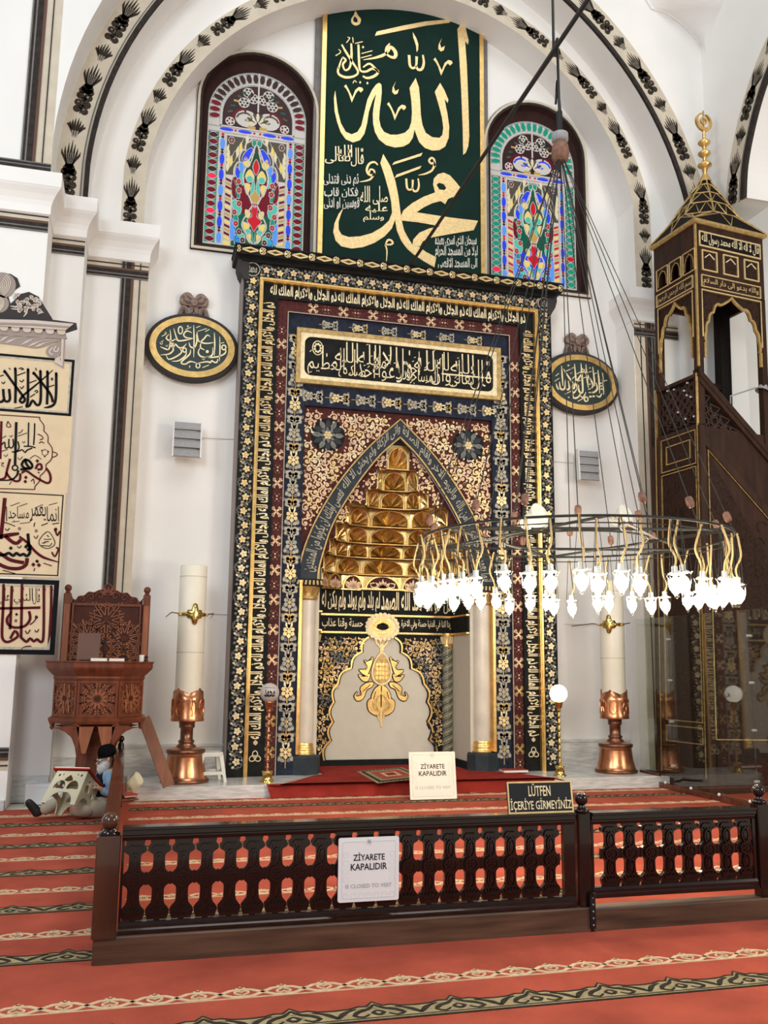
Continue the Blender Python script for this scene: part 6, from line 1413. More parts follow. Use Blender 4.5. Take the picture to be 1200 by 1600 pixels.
f = MB(); pts = [onZ(*p, .165) for p in ((1010, 1204), (1024, 1206), (1045, 1208), (1062, 1212), (1065, 1219), (1055, 1221))]; f.tube(cat([tuple(p_) for p_ in pts], 4), .016, 'black_metal', 6); solo('floor_cable', f, 'black cable curling on the marble step by the glass screen', 'cable')
# ================================================================ THE DARK CARVED PULPIT (right)
MB0 = Vector((3.285, -1.655, .0)); PHI = radians(5.6); LEAN = radians(1.4)
MM = Matrix.Translation(MB0) @ Matrix.Rotation(PHI, 4, 'Z') @ Matrix.Rotation(LEAN, 4, 'Y')
mn = thing('minbar', 'tall dark carved wooden pulpit with gold-latticed canopy and crescent finial, behind the glass', 'pulpit', M=MM)
MI = MM.inverted(); CL = MI @ CAM
def RF(px, py, v=0.):
    d = MI.to_3x3() @ ray(px, py); p = CL+d*((v-CL.y)/d.y); return (p.x, p.z)
def LF(px, py, u=0.):
    d = MI.to_3x3() @ ray(px, py); p = CL+d*((u-CL.x)/d.x); return (p.y, p.z)
Rm = MM @ Matrix(((1, 0, 0, 0), (0, 0, -1, 0), (0, 1, 0, 0), (0, 0, 0, 1)))            # right face: x=u, y=z, out towards the hall
Lm = MM @ Matrix(((0, 0, -1, 0), (-1, 0, 0, 0), (0, 1, 0, 0), (0, 0, 0, 1)))           # left face: x=-v, y=z, out towards the niche
zc = lambda py: RF(1092, py)[1]
WV = .95; WU = 1.22
zE, zFr, zSill, zLat = zc(347), zc(449), zc(582), zc(664)
# body below the canopy
f = MB(MM); f.box(.02, WU, .02, WV, 0, zLat, 'minbar_wood'); f.box(-.03, .06, -.03, .06, 0, zLat, 'minbar_wood'); f.box(-.03, .03, WV-.10, WV+.02, 0, zLat+.0, 'minbar_wood'); f.box(-.03, .0, WV-.06, WV+.10, 0, zLat-.1, 'minbar_wood')
body = build('body', f, mn)
f = MB(Lm); X_ = lambda v: -v
def frame_line(m, x0, x1, z0, z1, w, mt='gold_dim', z=.02): m.poly(rect(x0, x1, z0, z1), 0, z, mt, [rect(x0+w, x1-w, z0+w, z1-w)])
zA1, zA2 = zc(668), zc(722); zb_ = .62
f.poly(rect(-WV+.12, -.10, zA2, zA1), -.02, .005, 'minbar_carved'); f.poly(rect(-WV+.12, -.10, zb_+.3, zA2-.05), -.02, .005, 'minbar_carved'); f.poly(rect(-WV+.12, -.10, .15, zb_+.2), -.02, .005, 'minbar_carved')
lp = build('left_panel', f, body)
f = MB(Lm); frame_line(f, -WV+.10, -.08, zA2, zA1, .014); frame_line(f, -WV+.22, -.20, zA2+.10, zA1-.12, .014); frame_line(f, -WV+.10, -.08, zb_+.28, zA2-.03, .014); frame_line(f, -WV+.10, -.08, zb_, zb_+.22, .014)
f.poly(rect(-WV-.0, -WV+.02, .2, zSill), .0, .035, 'gold_dim'); f.poly(rect(-.032, -.016, .2, zSill), .0, .036, 'gold_dim')
build('gilt_fillet', f, body)
# stair flank and balustrade on the right face
e0, e1 = RF(1097, 581), RF(1200, 683); l0, l1 = RF(1097, 676), RF(1200, 812); g0, g1 = RF(1104, 700), RF(1200, 818)
sl1 = (e1[1]-e0[1])/(e1[0]-e0[0]); sl2 = (l1[1]-l0[1])/(l1[0]-l0[0]); sl = (sl1+sl2)/2; UE = 4.2
top = lambda u: e0[1]+sl*(u-e0[0]); bot = lambda u: l0[1]+sl*(u-l0[0])
ue0 = (.0-l0[1])/sl+l0[0]; UE = min(UE, ue0)
f = MB(Rm); f.poly([(.05, 0), (UE, 0), (UE, max(0, bot(UE))), (.05, bot(.05))], -.9, -.01, 'minbar_wood'); fl_ = build('stair_flank', f, mn)
f = MB(Rm); f.poly([(.13, .75), (UE-1.5, .75), (.13, bot(.13)-.20)], -.02, .004, 'minbar_carved'); f.poly([(.13, .12), (UE-.6, .12), (UE-1.0, .62), (.13, .62)], -.02, .004, 'minbar_carved'); cp = build('carved_panel', f, fl_)
f = MB(Rm); ZT = lambda u: bot(u)-.16
f.stroke([(.115, .70), (.115, ZT(.115)), (UE-1.5, ZT(UE-1.5))], .014, 0, .016, 'gold_dim'); f.stroke([(.115, .70), (UE-1.3, .70)], .014, 0, .016, 'gold_dim')
rr = random.Random(2)
build('gilt_fillet', f, fl_)
f = MB(Rm)
for k in range(120):
    u, z = .2+rr.random()*1.5, .9+rr.random()*4
    if z > bot(u)-.4: continue
    a = rr.random()*6.28; sg = rr.choice((-1, 1)); f.stroke([(u+.11*(1-.06*q)*cos(a+sg*q*.5), z+.11*(1-.06*q)*sin(a+sg*q*.5)) for q in range(9)], .010, .003, .012, 'minbar_wood')
for k in range(70):
    v, z = -WV+.2+rr.random()*(WV-.4), 1.0+rr.random()*(zA2-1.2); a = rr.random()*6.28; f.M = Lm
    f.stroke([(v+.09*(1-.06*q)*cos(a+q*.5), z+.09*(1-.06*q)*sin(a+q*.5)) for q in range(8)], .010, .004, .012, 'minbar_wood')
build('carved_scrolls', f, cp)
th = .10
f = MB(Rm); f.poly([(.0, top(0)), (UE, top(UE)), (UE, top(UE)-.20), (.0, top(0)-.20)], -.12, .02, 'minbar_wood'); f.poly([(.0, bot(0)), (UE, bot(UE)), (UE, bot(UE)-.14), (.0, bot(0)-.14)], -.12, .02, 'minbar_wood')
f.poly([(.0, top(0)-.10), (UE, top(UE)-.10), (UE, top(UE)-.115), (0, top(0)-.115)], .02, .032, 'minbar_wood'); hr = build('sloping_rail', f, mn)
f = MB(Rm); f.poly([(.0, top(0)-.19), (UE, top(UE)-.19), (UE, bot(UE)), (.0, bot(0))], -.10, -.06, 'minbar_dark')
def lattice(m, x0, x1, lo, hi, p, z0, z1, mt, w=.016):
    """interlaced star lattice clipped to lo(x) < z < hi(x)"""
    n = int((x1-x0)/p)+1
    for i in range(n):
        for j in range(40):
            x = x0+p*(i+.5); z = lo(x)+p*(j+.5)
            if z > hi(x): break
            for k in range(6):
                a = k*pi/3+.26; q = (x+p*.62*cos(a), z+p*.62*sin(a)); r = (x+p*.62*cos(a+2.1), z+p*.62*sin(a+2.1))
                if lo(q[0]) < q[1] < hi(q[0]) and lo(r[0]) < r[1] < hi(r[0]) and x0 < q[0] < x1 and x0 < r[0] < x1: m.stroke([q, r], w, z0, z1, mt)
lattice(f, .03, min(UE, 3.0), lambda u: bot(u)+.01, lambda u: top(u)-.20, .165, -.06, -.03, 'lattice_brown', .015)
build('lattice_balustrade', f, mn)
# left balustrade panel with lattice
f = MB(Lm); f.poly(rect(-WV+.06, -.04, zLat, zSill), -.06, -.03, 'minbar_dark'); lattice(f, -WV+.1, -.07, lambda v: zLat+.06, lambda v: zSill-.05, .15, -.03, -.006, 'lattice_brown', .014)
for k in range(9): x, z = -WV+.2+rr.random()*.65, zLat+.15+rr.random()*.6; f.poly([(x-.02, z), (x, z-.014), (x+.025, z), (x, z+.018)], -.03, -.004, 'speaker_white')
build('lattice_panel', f, mn)
f = MB(Lm); f.poly(rect(-WV, 0, zSill-.05, zSill), -.10, .02, 'minbar_wood'); build('sill_rail', f, mn); f = MB(Lm); f.poly(rect(-WV, 0, zLat-.03, zLat+.03), -.10, .02, 'minbar_wood'); build('sill_rail', f, mn)
# posts
for u, v in ((0, 0), (0, WV-.09), (WU-.09, 0), (WU-.09, WV-.09)):
    f = MB(MM); f.box(u, u+.095, v, v+.095, zLat-.3, zFr+.02, 'minbar_wood'); p_ = build('canopy_post', f, mn)
    if u == 0 and v == 0:
        g = MB(MM); g.box(-.012, .016, -.014, .014, zc(572), zE-.04, 'gold'); build('gilt_edge', g, p_)
# entablature with inscriptions and small windows
f = MB(MM); f.box(0, WU, 0, .05, zFr, zE, 'minbar_wood'); f.box(0, WU, WV-.05, WV, zFr, zE, 'minbar_wood'); f.box(WU-.05, WU, .05, WV-.05, zFr, zE, 'minbar_wood')
z1a, z1b, z2a, z2b, z3a, z3b = zc(384), zc(360), zc(421), zc(389), zc(447), zc(428)
f.box(0, .05, .05, WV-.05, zFr, z2a-.02, 'minbar_wood'); f.box(0, .05, .05, WV-.05, z2b+.02, zE, 'minbar_wood')
for k in range(4): v = .05+(WV-.10-.07)*k/3; f.box(0, .05, v, v+.07, z2a-.03, z2b+.03, 'minbar_wood')
ent = build('entablature', f, mn)
f = MB(Rm); f.poly(rect(.06, WU-.05, z1a, z1b), 0, .012, 'gold_leaf'); f.poly(rect(.085, WU-.075, z1a+.025, z1b-.025), .012, .014, 'minbar_dark'); f.rtext('قال لا اله الا الله محمد رسول الله', .10, z1a+.035, WU-.09, z1b-.03, .018, 'gold_pale', .012)
frame_line(f, .08, WU-.08, z3a, z3b, .012, 'gold_leaf'); f.rtext('والله يدعو الى دار السلام', .12, z3a+.03, WU-.12, z3b-.03, .008, 'gold_leaf', .004)
for k in range(3):
    x = .10+k*.375; frame_line(f, x, x+.27, z2a, z2b, .018, 'gold_leaf'); f.poly(rect(x+.03, x+.24, z2a+.03, z2b-.03), 0, .006, 'minbar_carved'); f.stroke([(x+.05, z2b-.12), (x+.135, z2b-.05), (x+.22, z2b-.12)], .014, .006, .016, 'gold_pale')
f.M = Lm
frame_line(f, -WV+.06, -.06, z3a-.01, z3b, .014, 'gold_leaf'); f.rtext('بسم الله الرحمن الرحيم', -WV+.10, z3a+.02, -.10, z3b-.03, .008, 'gold_leaf', .004)
def cusp(x0, x1, z0, z1, n=3):
    """half outline of a polyfoil arch from (x0, z0) to its peak, mirrored"""
    w = (x1-x0)/2; h = z1-z0; L = [(0, 0), (0, .22)]+lobes([(.04, .22), (.05, .40), (.15, .56), (.32, .71), (.60, .85)], .22, 5)+[(.74, .89), (.88, .94), (1, 1)]
    a = [(x0+w*u, z0+h*v) for u, v in L]; return a+[(x1-w*u, z0+h*v) for u, v in L[::-1][1:]]
for k in range(3):
    x = -WV+.07+k*.305; frame_line(f, x, x+.27, z2a-.01, z2b+.01, .011, 'gold_leaf')
    c = cusp(x+.04, x+.23, z2a+.04, z2b-.03); f.poly([(x+.014, z2a)]+[(x+.014, z2b)]+[(x+.256, z2b), (x+.256, z2a)]+c[::-1], -.02, .006, 'minbar_carved'); f.stroke(c, .010, .006, .014, 'gold_dim')
build('gilt_inscription', f, ent)
# polyfoil arches
for nm, M_, x0, x1, zs in (('right', Rm, .10, WU-.09, zc(556)), ('left', Lm, -WV+.09, -.10, zSill+.25)):
    f = MB(M_); zt = zFr-.06; zt2 = zFr-.02; c = cusp(x0+.02, x1-.02, zs, zt)
    f.poly([(x0-.02, zs), (x0-.02, zt2+.02), (x1+.02, zt2+.02), (x1+.02, zs)]+c[::-1], -.05, -.02, 'minbar_carved'); ar = build('arch_spandrel', f, mn)
    g = MB(M_); g.stroke(c, .034, -.02, .012, 'gold'); g.stroke([(x0-.01, zs+.3), (x0-.01, zt2), (x1+.01, zt2), (x1+.01, zs+.3)], .020, -.02, .008, 'gold_leaf'); build('gilt_outline', g, ar)
# canopy
f = MB(MM); cu_, cv_ = WU/2, WV/2; ov = .05
def sq(k, z): return [(cu_-(cu_+ov)*k, cv_-(cv_+ov)*k, z), (cu_+(cu_+ov)*k, cv_-(cv_+ov)*k, z), (cu_+(cu_+ov)*k, cv_+(cv_+ov)*k, z), (cu_-(cu_+ov)*k, cv_+(cv_+ov)*k, z)]
f.rings([sq(.95, zE-.03), sq(1.0, zE-.01), sq(1.0, zE+.025), sq(.98, zE+.04)], 'gold_dim'); build('eaves', f, mn)
zAp = RF(1097, 277, .5)[1]; HC = zAp-zE
KP = [(1.0, .03), (.82, .24), (.62, .45), (.41, .65), (.21, .83), (.06, 1.0)]
def oct_(k, z):
    o = []
    for q in range(8):
        a = pi/8+q*pi/4-pi; s_ = k/cos(pi/8)
        if k == 1.0: o.append((cu_+(cu_+ov)*(.99 if cos(a) > 0 else -.99), cv_+(cv_+ov)*(.99 if sin(a) > 0 else -.99), z+(.0 if q % 2 else .002))); continue
        o.append((cu_+(cu_+ov)*min(1.0, max(-1.0, s_*cos(a)*1.0))*1, cv_+(cv_+ov)*min(1., max(-1., s_*sin(a))), z))
    return o
f = MB(MM); rs = [oct_(k, zE+HC*z) for k, z in KP]; f.rings(rs, 'minbar_dark', True); can = build('canopy', f, mn)
g = MB(MM)
for q in range(8): g.tube([rs[i][q] for i in range(len(rs))], .013, 'gold_dim', 5)
for i in range(1, len(rs)-1): g.tube(rs[i], .011, 'gold_dim', 5, True)
for i in range(len(rs)-2):
    for q in range(8):
        a, b = Vector(rs[i][q]), Vector(rs[i][(q+1) % 8]); c, d = Vector(rs[i+1][q]), Vector(rs[i+1][(q+1) % 8])
        nd = 2 if i < 2 else 1
        for k in range(nd):
            t0, t1, tm = k/nd, (k+1)/nd, (k+.5)/nd
            g.tube([tuple(a.lerp(b, t0)), tuple(c.lerp(d, tm)), tuple(a.lerp(b, t1))], .010, 'gold_dim', 4)
build('gilt_lattice', g, can)
f = MB(MM @ Matrix.Translation((cu_, cv_, zAp))); pxm = (RF(1097, 250, .5)[1]-RF(1097, 260, .5)[1])/10
f.lathe([(.10, -.10), (.06, .0), (.03, .06), (.045, 14*pxm-.02), (.03, 14*pxm)], 'gold', n=18, caps=False)
for dy, r_ in ((18, .105), (36, .095), (53, .092)): f.lathe([(.03, dy*pxm-.07), (.05, dy*pxm-.05), (r_, dy*pxm-.01), (r_, dy*pxm+.01), (.05, dy*pxm+.05), (.03, dy*pxm+.07)], 'gold', n=20, caps=False)
f.lathe([(.032, 10*pxm), (.026, 60*pxm), (.020, 74*pxm)], 'gold', n=12); fin = build('finial', f, mn)
f = MB(MM @ Matrix.Translation((cu_, cv_, zAp+85*pxm)) @ Matrix(((1, 0, 0, 0), (0, 0, -1, 0), (0, 1, 0, 0), (0, 0, 0, 1))))
R_o = 14*pxm; f.poly([(R_o*cos(a), R_o*sin(a)) for a in [pi/2+.38+(2*pi-.76)*k/30 for k in range(31)]]+[(R_o*.74*cos(a), R_o*.15+R_o*.76*sin(a)) for a in [pi/2+.25+(2*pi-.5)*k/30 for k in range(31)][::-1]], -.02, .02, 'gold')
f.ringflat(0, R_o*.15, R_o*.34, R_o*.34, R_o*.16, -.015, .015, 'gold', 20); f.stroke([(0, -R_o*.6), (0, R_o*1.3)], R_o*.10, -.014, .014, 'gold'); build('crescent', f, fin)
# dark timber post and bracket seen through the canopy, small lamp on the stair
f = MB(MM); f.box(WU-.30, WU-.12, WV-.35, WV-.2, zLat, zE-.1, 'minbar_dark'); f.box(WU-.55, WU-.2, WV-.34, WV-.26, zSill+.05, zSill+.13, 'minbar_dark'); build('back_post', f, mn)
f = MB(MM); f.box(WU, UE-1.2, WV-.14, WV-.02, 0, 1.0, 'minbar_wood'); f.M = MM @ Matrix(((1, 0, 0, 0), (0, 0, -1, WV-.02), (0, 1, 0, 0), (0, 0, 0, 1)))
f.poly([(WU-.1, bot(WU)), (WU+.9, bot(WU+.9)), (WU+.9, top(WU+.9)+.1), (WU-.1, top(WU-.1)+.1)], 0, .08, 'minbar_dark'); build('far_balustrade', f, mn)
a = MM @ Vector((RF(1146, 640)[0], .06, RF(1146, 640)[1]-.05)); b = MM @ Vector((RF(1146, 617)[0], .06, RF(1146, 617)[1])); c = MM @ Vector((RF(1186, 604)[0], .06, RF(1186, 604)[1])); d = MM @ Vector((RF(1197, 604)[0], .06, RF(1197, 604)[1]))
t = thing('reading_lamp', 'small grey metal lamp on an arm clamped to the dark pulpit stair rail', 'lamp', tuple(a))
m = MB(); m.tube([tuple(a), tuple(b), tuple(c)], .012, 'speaker_grey', 6); build('arm', m, t)
m = MB(Matrix.Translation(d) @ Matrix.Rotation(radians(200), 4, 'Y')); m.lathe([(.03, -.07), (.055, -.05), (.07, 0), (.10, .06), (.09, .05), (.05, 0)], 'speaker_grey', n=16); build('lamp_shade', m, t)
# ================================================================ PREACHING CHAIR (left)
PXC, PYC = -4.34, -1.36
ks = thing('preaching_chair', 'carved reddish wooden preaching chair with star-patterned faceted box and tall crested back', 'pulpit', (PXC, PYC, 0))
zp = lambda py: onY(155, py, -1.84).z
def facets(k, z, o=0.): return [(PXC-.54*k, -.95, z), (PXC-.54*k, PYC-.15, z), (PXC-.245*k, -1.84-(k-1)*.45, z), (PXC+.245*k, -1.84-(k-1)*.45, z), (PXC+.54*k, PYC-.15, z), (PXC+.54*k, -.95, z)]
m = MB(); m.rings([facets(k, zp(py)) for k, py in ((.93, 1132), (.955, 1128), (.96, 1124), (.90, 1122), (.87, 1120), (.87, 1063))], 'walnut', True); m.rings([facets(k, zp(py)) for k, py in ((.88, 1064), (.91, 1060), (.90, 1057), (.94, 1054), (1.04, 1046), (1.06, 1043), (1.06, 1036), (1.085, 1035), (1.085, 1033))], 'walnut', True)
bx = build('faceted_box', m, ks)
def starlines(m, w, h, n, w0, mt, z0=.0, z1=.012, hub=.10):
    """radiating star tracery inside a w x h field centred on the local origin"""
    def clip(p, q):
        t = 1.
        for i, L in ((0, w/2), (1, h/2)):
            d = q[i]-p[i]
            if abs(d) > 1e-9:
                for s_ in (-1, 1):
                    tt = (s_*L-p[i])/d
                    if 0 < tt < t: t = tt
        return (p[0]+(q[0]-p[0])*t, p[1]+(q[1]-p[1])*t)
    r0 = min(w, h)*hub
    for k in range(n):
        a = 2*pi*k/n
        for s_ in (-1, 1):
            p = (r0*cos(a), r0*sin(a)); q = (p[0]+2*w*cos(a+s_*.32), p[1]+2*w*sin(a+s_*.32)); m.stroke([p, clip(p, q)], w0, z0, z1, mt)
        r1 = min(w, h)*.36; p = (r1*cos(a+pi/n), r1*sin(a+pi/n)); 
        for s_ in (-1, 1): m.stroke([p, clip(p, (p[0]+w*.20*cos(a+pi/n+s_*1.1), p[1]+w*.20*sin(a+pi/n+s_*1.1)))], w0, z0, z1, mt)
    m.poly(ell(0, 0, r0*.7, n=12), z0, z1*.7, 'walnut_dark')
zt_, zb_2 = zp(1064), zp(1121)
for i, (p, q) in enumerate((((1, 2)), ((2, 3)), ((3, 4)))):
    A_, B2 = Vector(facets(.87, 0)[p]), Vector(facets(.87, 0)[q]); ux = (B2-A_).normalized(); nrm = Vector((ux.y, -ux.x, 0)); c = (A_+B2)/2+Vector((0, 0, (zt_+zb_2)/2)); w = (B2-A_).length
    F = Matrix(((ux.x, 0, nrm.x, c.x), (ux.y, 0, nrm.y, c.y), (0, 1, 0, c.z), (0, 0, 0, 1))); m = MB(F); h = zt_-zb_2
    starlines(m, w-.05, h-.05, 12, .013, 'walnut_light')
    m.poly(rect(-w/2, w/2, -h/2, h/2), 0, .014, 'walnut', [rect(-w/2+.025, w/2-.025, -h/2+.025, h/2-.025)])
    if i != 1:
        for sx, sy in ((-.22, .22), (-.02, .24), (-.22, -.22), (-.02, -.24)): m.M = F @ Matrix.Translation((w*sx*(1 if i else -1), h*sy*1.0, .02)) @ Matrix.Rotation(pi/2, 4, 'X') @ Matrix.Rotation(.12, 4, 'Y'); m.lathe([(.006, -.07), (.012, -.05), (.008, -.03), (.013, 0), (.008, .03), (.012, .05), (.006, .07)], 'walnut_light', n=8)
    build('star_panel', m, bx)
# brackets, pendants and pedestal
m = MB(); zq = zp(1133)
m.rings([[(PXC+.20*cos(a+pi/8)*k, -1.36+.20*sin(a+pi/8)*k, z) for a in [q*pi/4 for q in range(8)]] for k, z in ((1.4, 0), (1.4, .10), (1.15, .12), (1.1, zq-.35), (1.2, zq-.25), (1.6, zq-.08), (2.1, zq))], 'walnut', True); build('pedestal', m, ks)
for sx in (-1, 1):
    for y_ in (PYC-.42, -1.36):
        m = MB(); a = [(PXC+sx*.17, zq-.34)]+[(PXC+sx*(.17+.29*(1-cos(q*pi/12))), zq-.34+.31*sin(q*pi/12)) for q in range(7)]+[(PXC+sx*.17, zq)]
        m.M = WALLM(y_); m.poly(a[::sx], -.02, .02, 'walnut'); build('bracket', m, ks)
for sx in (-.11, .11):
    m = MB(); m.M = WALLM(PYC-.44); m.poly([(PXC+sx-.09, zq-.02), (PXC+sx+.09, zq-.02), (PXC+sx+.02, zq-.30), (PXC+sx-.02, zq-.30)], -.05, .0, 'walnut_light'); build('corbel', m, ks)
for k in (1, 2, 3, 4):
    x, y, _ = facets(.90, 0)[k]; m = MB(); m.lathe([(.018, zq+.03), (.030, zq+.01), (.030, zq-.005), (.018, zq-.02), (.026, zq-.035), (.020, zq-.05), (.006, zq-.065)], 'walnut', (x*.97+PXC*.03, y*.97+PYC*.03, 0), 12); build('pendant', m, ks)
# back
yb_ = -.97; zbk = lambda py: onY(165, py, yb_).z; xa, xb = onY(95.5, 1000, yb_).x, onY(232, 1000, yb_).x
zt_ = zbk(943); m = MB(WALLM(yb_)); m.poly(rect(xa+.06, xb-.06, zp(1036), zt_), -.05, 0, 'walnut_dark'); bk = build('back_panel', m, ks)
m = MB(WALLM(yb_)); w = xb-xa-.20
for cx_, cz_ in ((-.27, .42), (.27, .42), (0, .72), (-.27, .05), (.27, .05)):
    c = Vector(((xa+xb)/2+cx_*w*1.0, yb_, zp(1036)+(zt_-zp(1036))*cz_)); m.M = WALLM(yb_) @ Matrix.Translation((c.x, c.z, 0)); starlines(m, w*.5, .42, 12 if cz_ < .7 else 10, .010, 'walnut_light', 0, .014, .14)
m.M = WALLM(yb_); m.poly(rect(xa+.10, xb-.10, zp(1036), zt_), 0, .02, 'walnut', [rect(xa+.12, xb-.12, zp(1036)+.02, zt_-.03)]); build('star_tracery', m, bk)
for x in (xa, xb-.085):
    m = MB(); m.box(x, x+.085, yb_-.05, yb_+.06, zp(1036)-.02, zt_+.11, 'walnut', .006); m.box(x+.012, x+.073, yb_-.058, yb_-.05, zp(1036), zt_-.02, 'walnut_light'); po = build('back_post', m, ks)
    m = MB(); m.lathe([(.02, zt_+.11), (.035, zt_+.125), (.022, zt_+.135)], 'walnut', (x+.042, yb_, 0), 14, False); m.sph((x+.042, yb_, zt_+.172), .042, 'walnut', 14, 10); build('ball_finial', m, po)
m = MB(WALLM(yb_)); xc = (xa+xb)/2; hw_ = (xb-xa)/2-.09
cr = [(0, .24), (.05, .20), (.035, .17), (.10, .155), (.16, .125), (.22, .13), (.27, .085), (.33, .075), (.36, .03), (.40, .05), (hw_, .07)]
o = cat(cr, 3); m.poly([(xc-hw_, zt_), (xc+hw_, zt_)]+[(xc+x, zt_+z) for x, z in o[::-1]]+[(xc-x, zt_+z) for x, z in o[1:]], -.035, 0, 'walnut_dark')
for s_ in (-1, 1):
    m.stroke([(xc+s_*x, zt_+z) for x, z in o], .012, 0, .012, 'walnut')
    for cx_, cz_, r_ in ((.09, .09, .05), (.19, .07, .045), (.28, .04, .032), (.36, .015, .018)): m.stroke([(xc+s_*(cx_+r_*(1-.08*q)*cos(q*.7)), zt_+cz_+r_*(1-.08*q)*sin(q*.7)) for q in range(10)], .010, 0, .014, 'walnut')
for q in range(5): leaf(m, xc, zt_+.09, pi/2+(q-2)*.5, .12, .03, 0, 'walnut', .014)
build('openwork_crest', m, ks)
# things standing on the rim
zr_ = zp(1033); yr = -1.80
fx = lambda px, py=1030: onY(px, py, yr).x
def bookm(name, label, c, rz, sx, sy, sz, cov, M=None, grp=None):
    """closed book: two boards, spine and page block; sx wide, sy deep, sz thick"""
    M = M or (Matrix.Translation(c) @ Matrix.Rotation(rz, 4, 'Z')); t = thing(name, label, 'book', M=M, group=grp); b = .0035
    m = MB(M); m.box(-sx/2, sx/2, -sy/2, sy/2, 0, b, cov); m.box(-sx/2, sx/2, -sy/2, sy/2, sz-b, sz, cov); m.box(-sx/2, sx/2, sy/2-b, sy/2, 0, sz, cov); build('cover', m, t)
    m = MB(M); m.box(-sx/2+.006, sx/2-.006, -sy/2+.004, sy/2-b, b, sz-b, 'paper'); build('pages', m, t); return t
bookm('book', 'closed pale book lying on the preaching chair rim, left of the pink one', ((fx(141)+fx(168))/2, yr+.09, zr_), 0, fx(168)-fx(141), .16, .034, 'tan_paint')
bookm('book', 'closed pink book lying on the preaching chair rim', ((fx(170)+fx(195))/2, yr+.09, zr_), 0, fx(195)-fx(170), .16, .034, 'book_pink')
Mb = Matrix.Translation((fx(136), yr+.16, zr_+.012)) @ Matrix.Rotation(radians(-8), 4, 'Z') @ Matrix.Rotation(radians(82), 4, 'X'); bookm('book', 'large brown book propped upright on the preaching chair, leaning on a second cover', (0, 0, 0), 0, .24, .30, .035, 'book_brown', Mb @ Matrix.Translation((0, .15, -.02)))
m = MB(); x = fx(196); m.lathe([(.035, zr_), (.035, zr_+.01), (.012, zr_+.014)], 'black_metal', (x, yr+.14, 0), 12); m.tube(cat([(x, yr+.14, zr_), (x-.01, yr+.12, zr_+.12), (x-.12, yr+.08, zr_+.24), (fx(172), yr+.02, zr_+.30)], 5), .006, 'black_metal', 6); m.sph((fx(171), yr+.015, zr_+.305), .020, 'black_metal', 10, 8); solo('microphone', m, 'black gooseneck microphone standing on the preaching chair rim', 'microphone')
m = MB(); x = fx(158); m.sph((x, yr+.25, zr_+.21), .022, 'black_metal', 10, 8); m.tube([(x, yr+.25, zr_+.20), (x+.03, yr+.28, zr_)], .005, 'black_metal', 5); solo('microphone', m, 'second small black microphone behind the book on the preaching chair', 'microphone')
x = fx(222); m = MB(); m.lathe([(.028, zr_), (.03, zr_+.05), (.028, zr_+.075), (.02, zr_+.075)], 'white_plastic', (x, yr+.35, 0), 14); solo('cup', m, 'small white cup at the right end of the preaching chair rim', 'cup')
m = MB(); x = fx(229); m.lathe([(.02, zr_), (.028, zr_+.015), (.010, zr_+.03), (.024, zr_+.045), (.020, zr_+.06), (.006, zr_+.07)], 'walnut_dark', (x, yr+.34, 0), 12); solo('turned_ornament', m, 'small dark turned ornament beside the white cup on the preaching chair', 'ornament')
# ================================================================ SMALL THINGS ON THE FLOOR
# plastic stool
c = onZ(332, 1222, .15); sx_, sz_ = .155, .36
t = thing('plastic_stool', 'white plastic stool on the marble step left of the niche', 'stool', (c.x-.04, c.y+.12, .15), .12)
M = WM[t.name]; m = MB(M); m.rings([[(x*k, y*k, z) for x, y in rrect(-.15, .15, -.15, .15, .04)] for k, z in ((1.0, sz_-.05), (1.0, sz_-.01), (.95, sz_), (.9, sz_))], 'white_plastic', True); build('seat', m, t)
for x, y in ((-1, -1), (1, -1), (1, 1), (-1, 1)):
    m = MB(M); m.rings([[(x*(.185+o), y*(.185+p), 0) for o, p in ((-.03, -.03), (.005, -.03), (.005, .005), (-.03, .005))], [(x*(.14+o), y*(.14+p), sz_-.03) for o, p in ((-.05, -.05), (.005, -.05), (.005, .005), (-.05, .005))]], 'white_plastic'); build('leg', m, t)
for a in range(4):
    m = MB(M @ Matrix.Rotation(a*pi/2, 4, 'Z')); m.box(-.165, .165, -.175, -.160, .09, .13, 'white_plastic'); build('stretcher', m, t)
# leaning plank
a, b = onZ(262, 1231, .0), onY(221, 1120, -.62); a = Vector((a.x, -.95, .02)); a = onY(262, 1229, -.98); b = onY(223, 1122, -.92); d = (b-a).normalized(); s_ = Vector((.995, .1, 0)); n_ = d.cross(s_).normalized(); s_ = n_.cross(d)
m = MB(Matrix(((s_.x, n_.x, d.x, a.x), (s_.y, n_.y, d.y, a.y), (s_.z, n_.z, d.z, a.z), (0, 0, 0, 1)))); m.box(-.055, .085, -.012, .012, 0, (b-a).length, 'wood_plank', .003)
solo('wooden_plank', m, 'brown wooden plank leaning diagonally between the preaching chair and the copper base', 'plank')
# white box by the wall
c = onZ(74, 1256, 0); m = MB(Matrix.Translation((c.x-.08, c.y+.1, 0)) @ Matrix.Rotation(.05, 4, 'Z')); m.box(-.17, .25, -.14, .14, 0, .22, 'sign_white', .008); m.box(-.175, .255, -.145, .145, .19, .225, 'sign_white', .006)
solo('white_box', m, 'plain white box on the floor behind the reading stand', 'box')
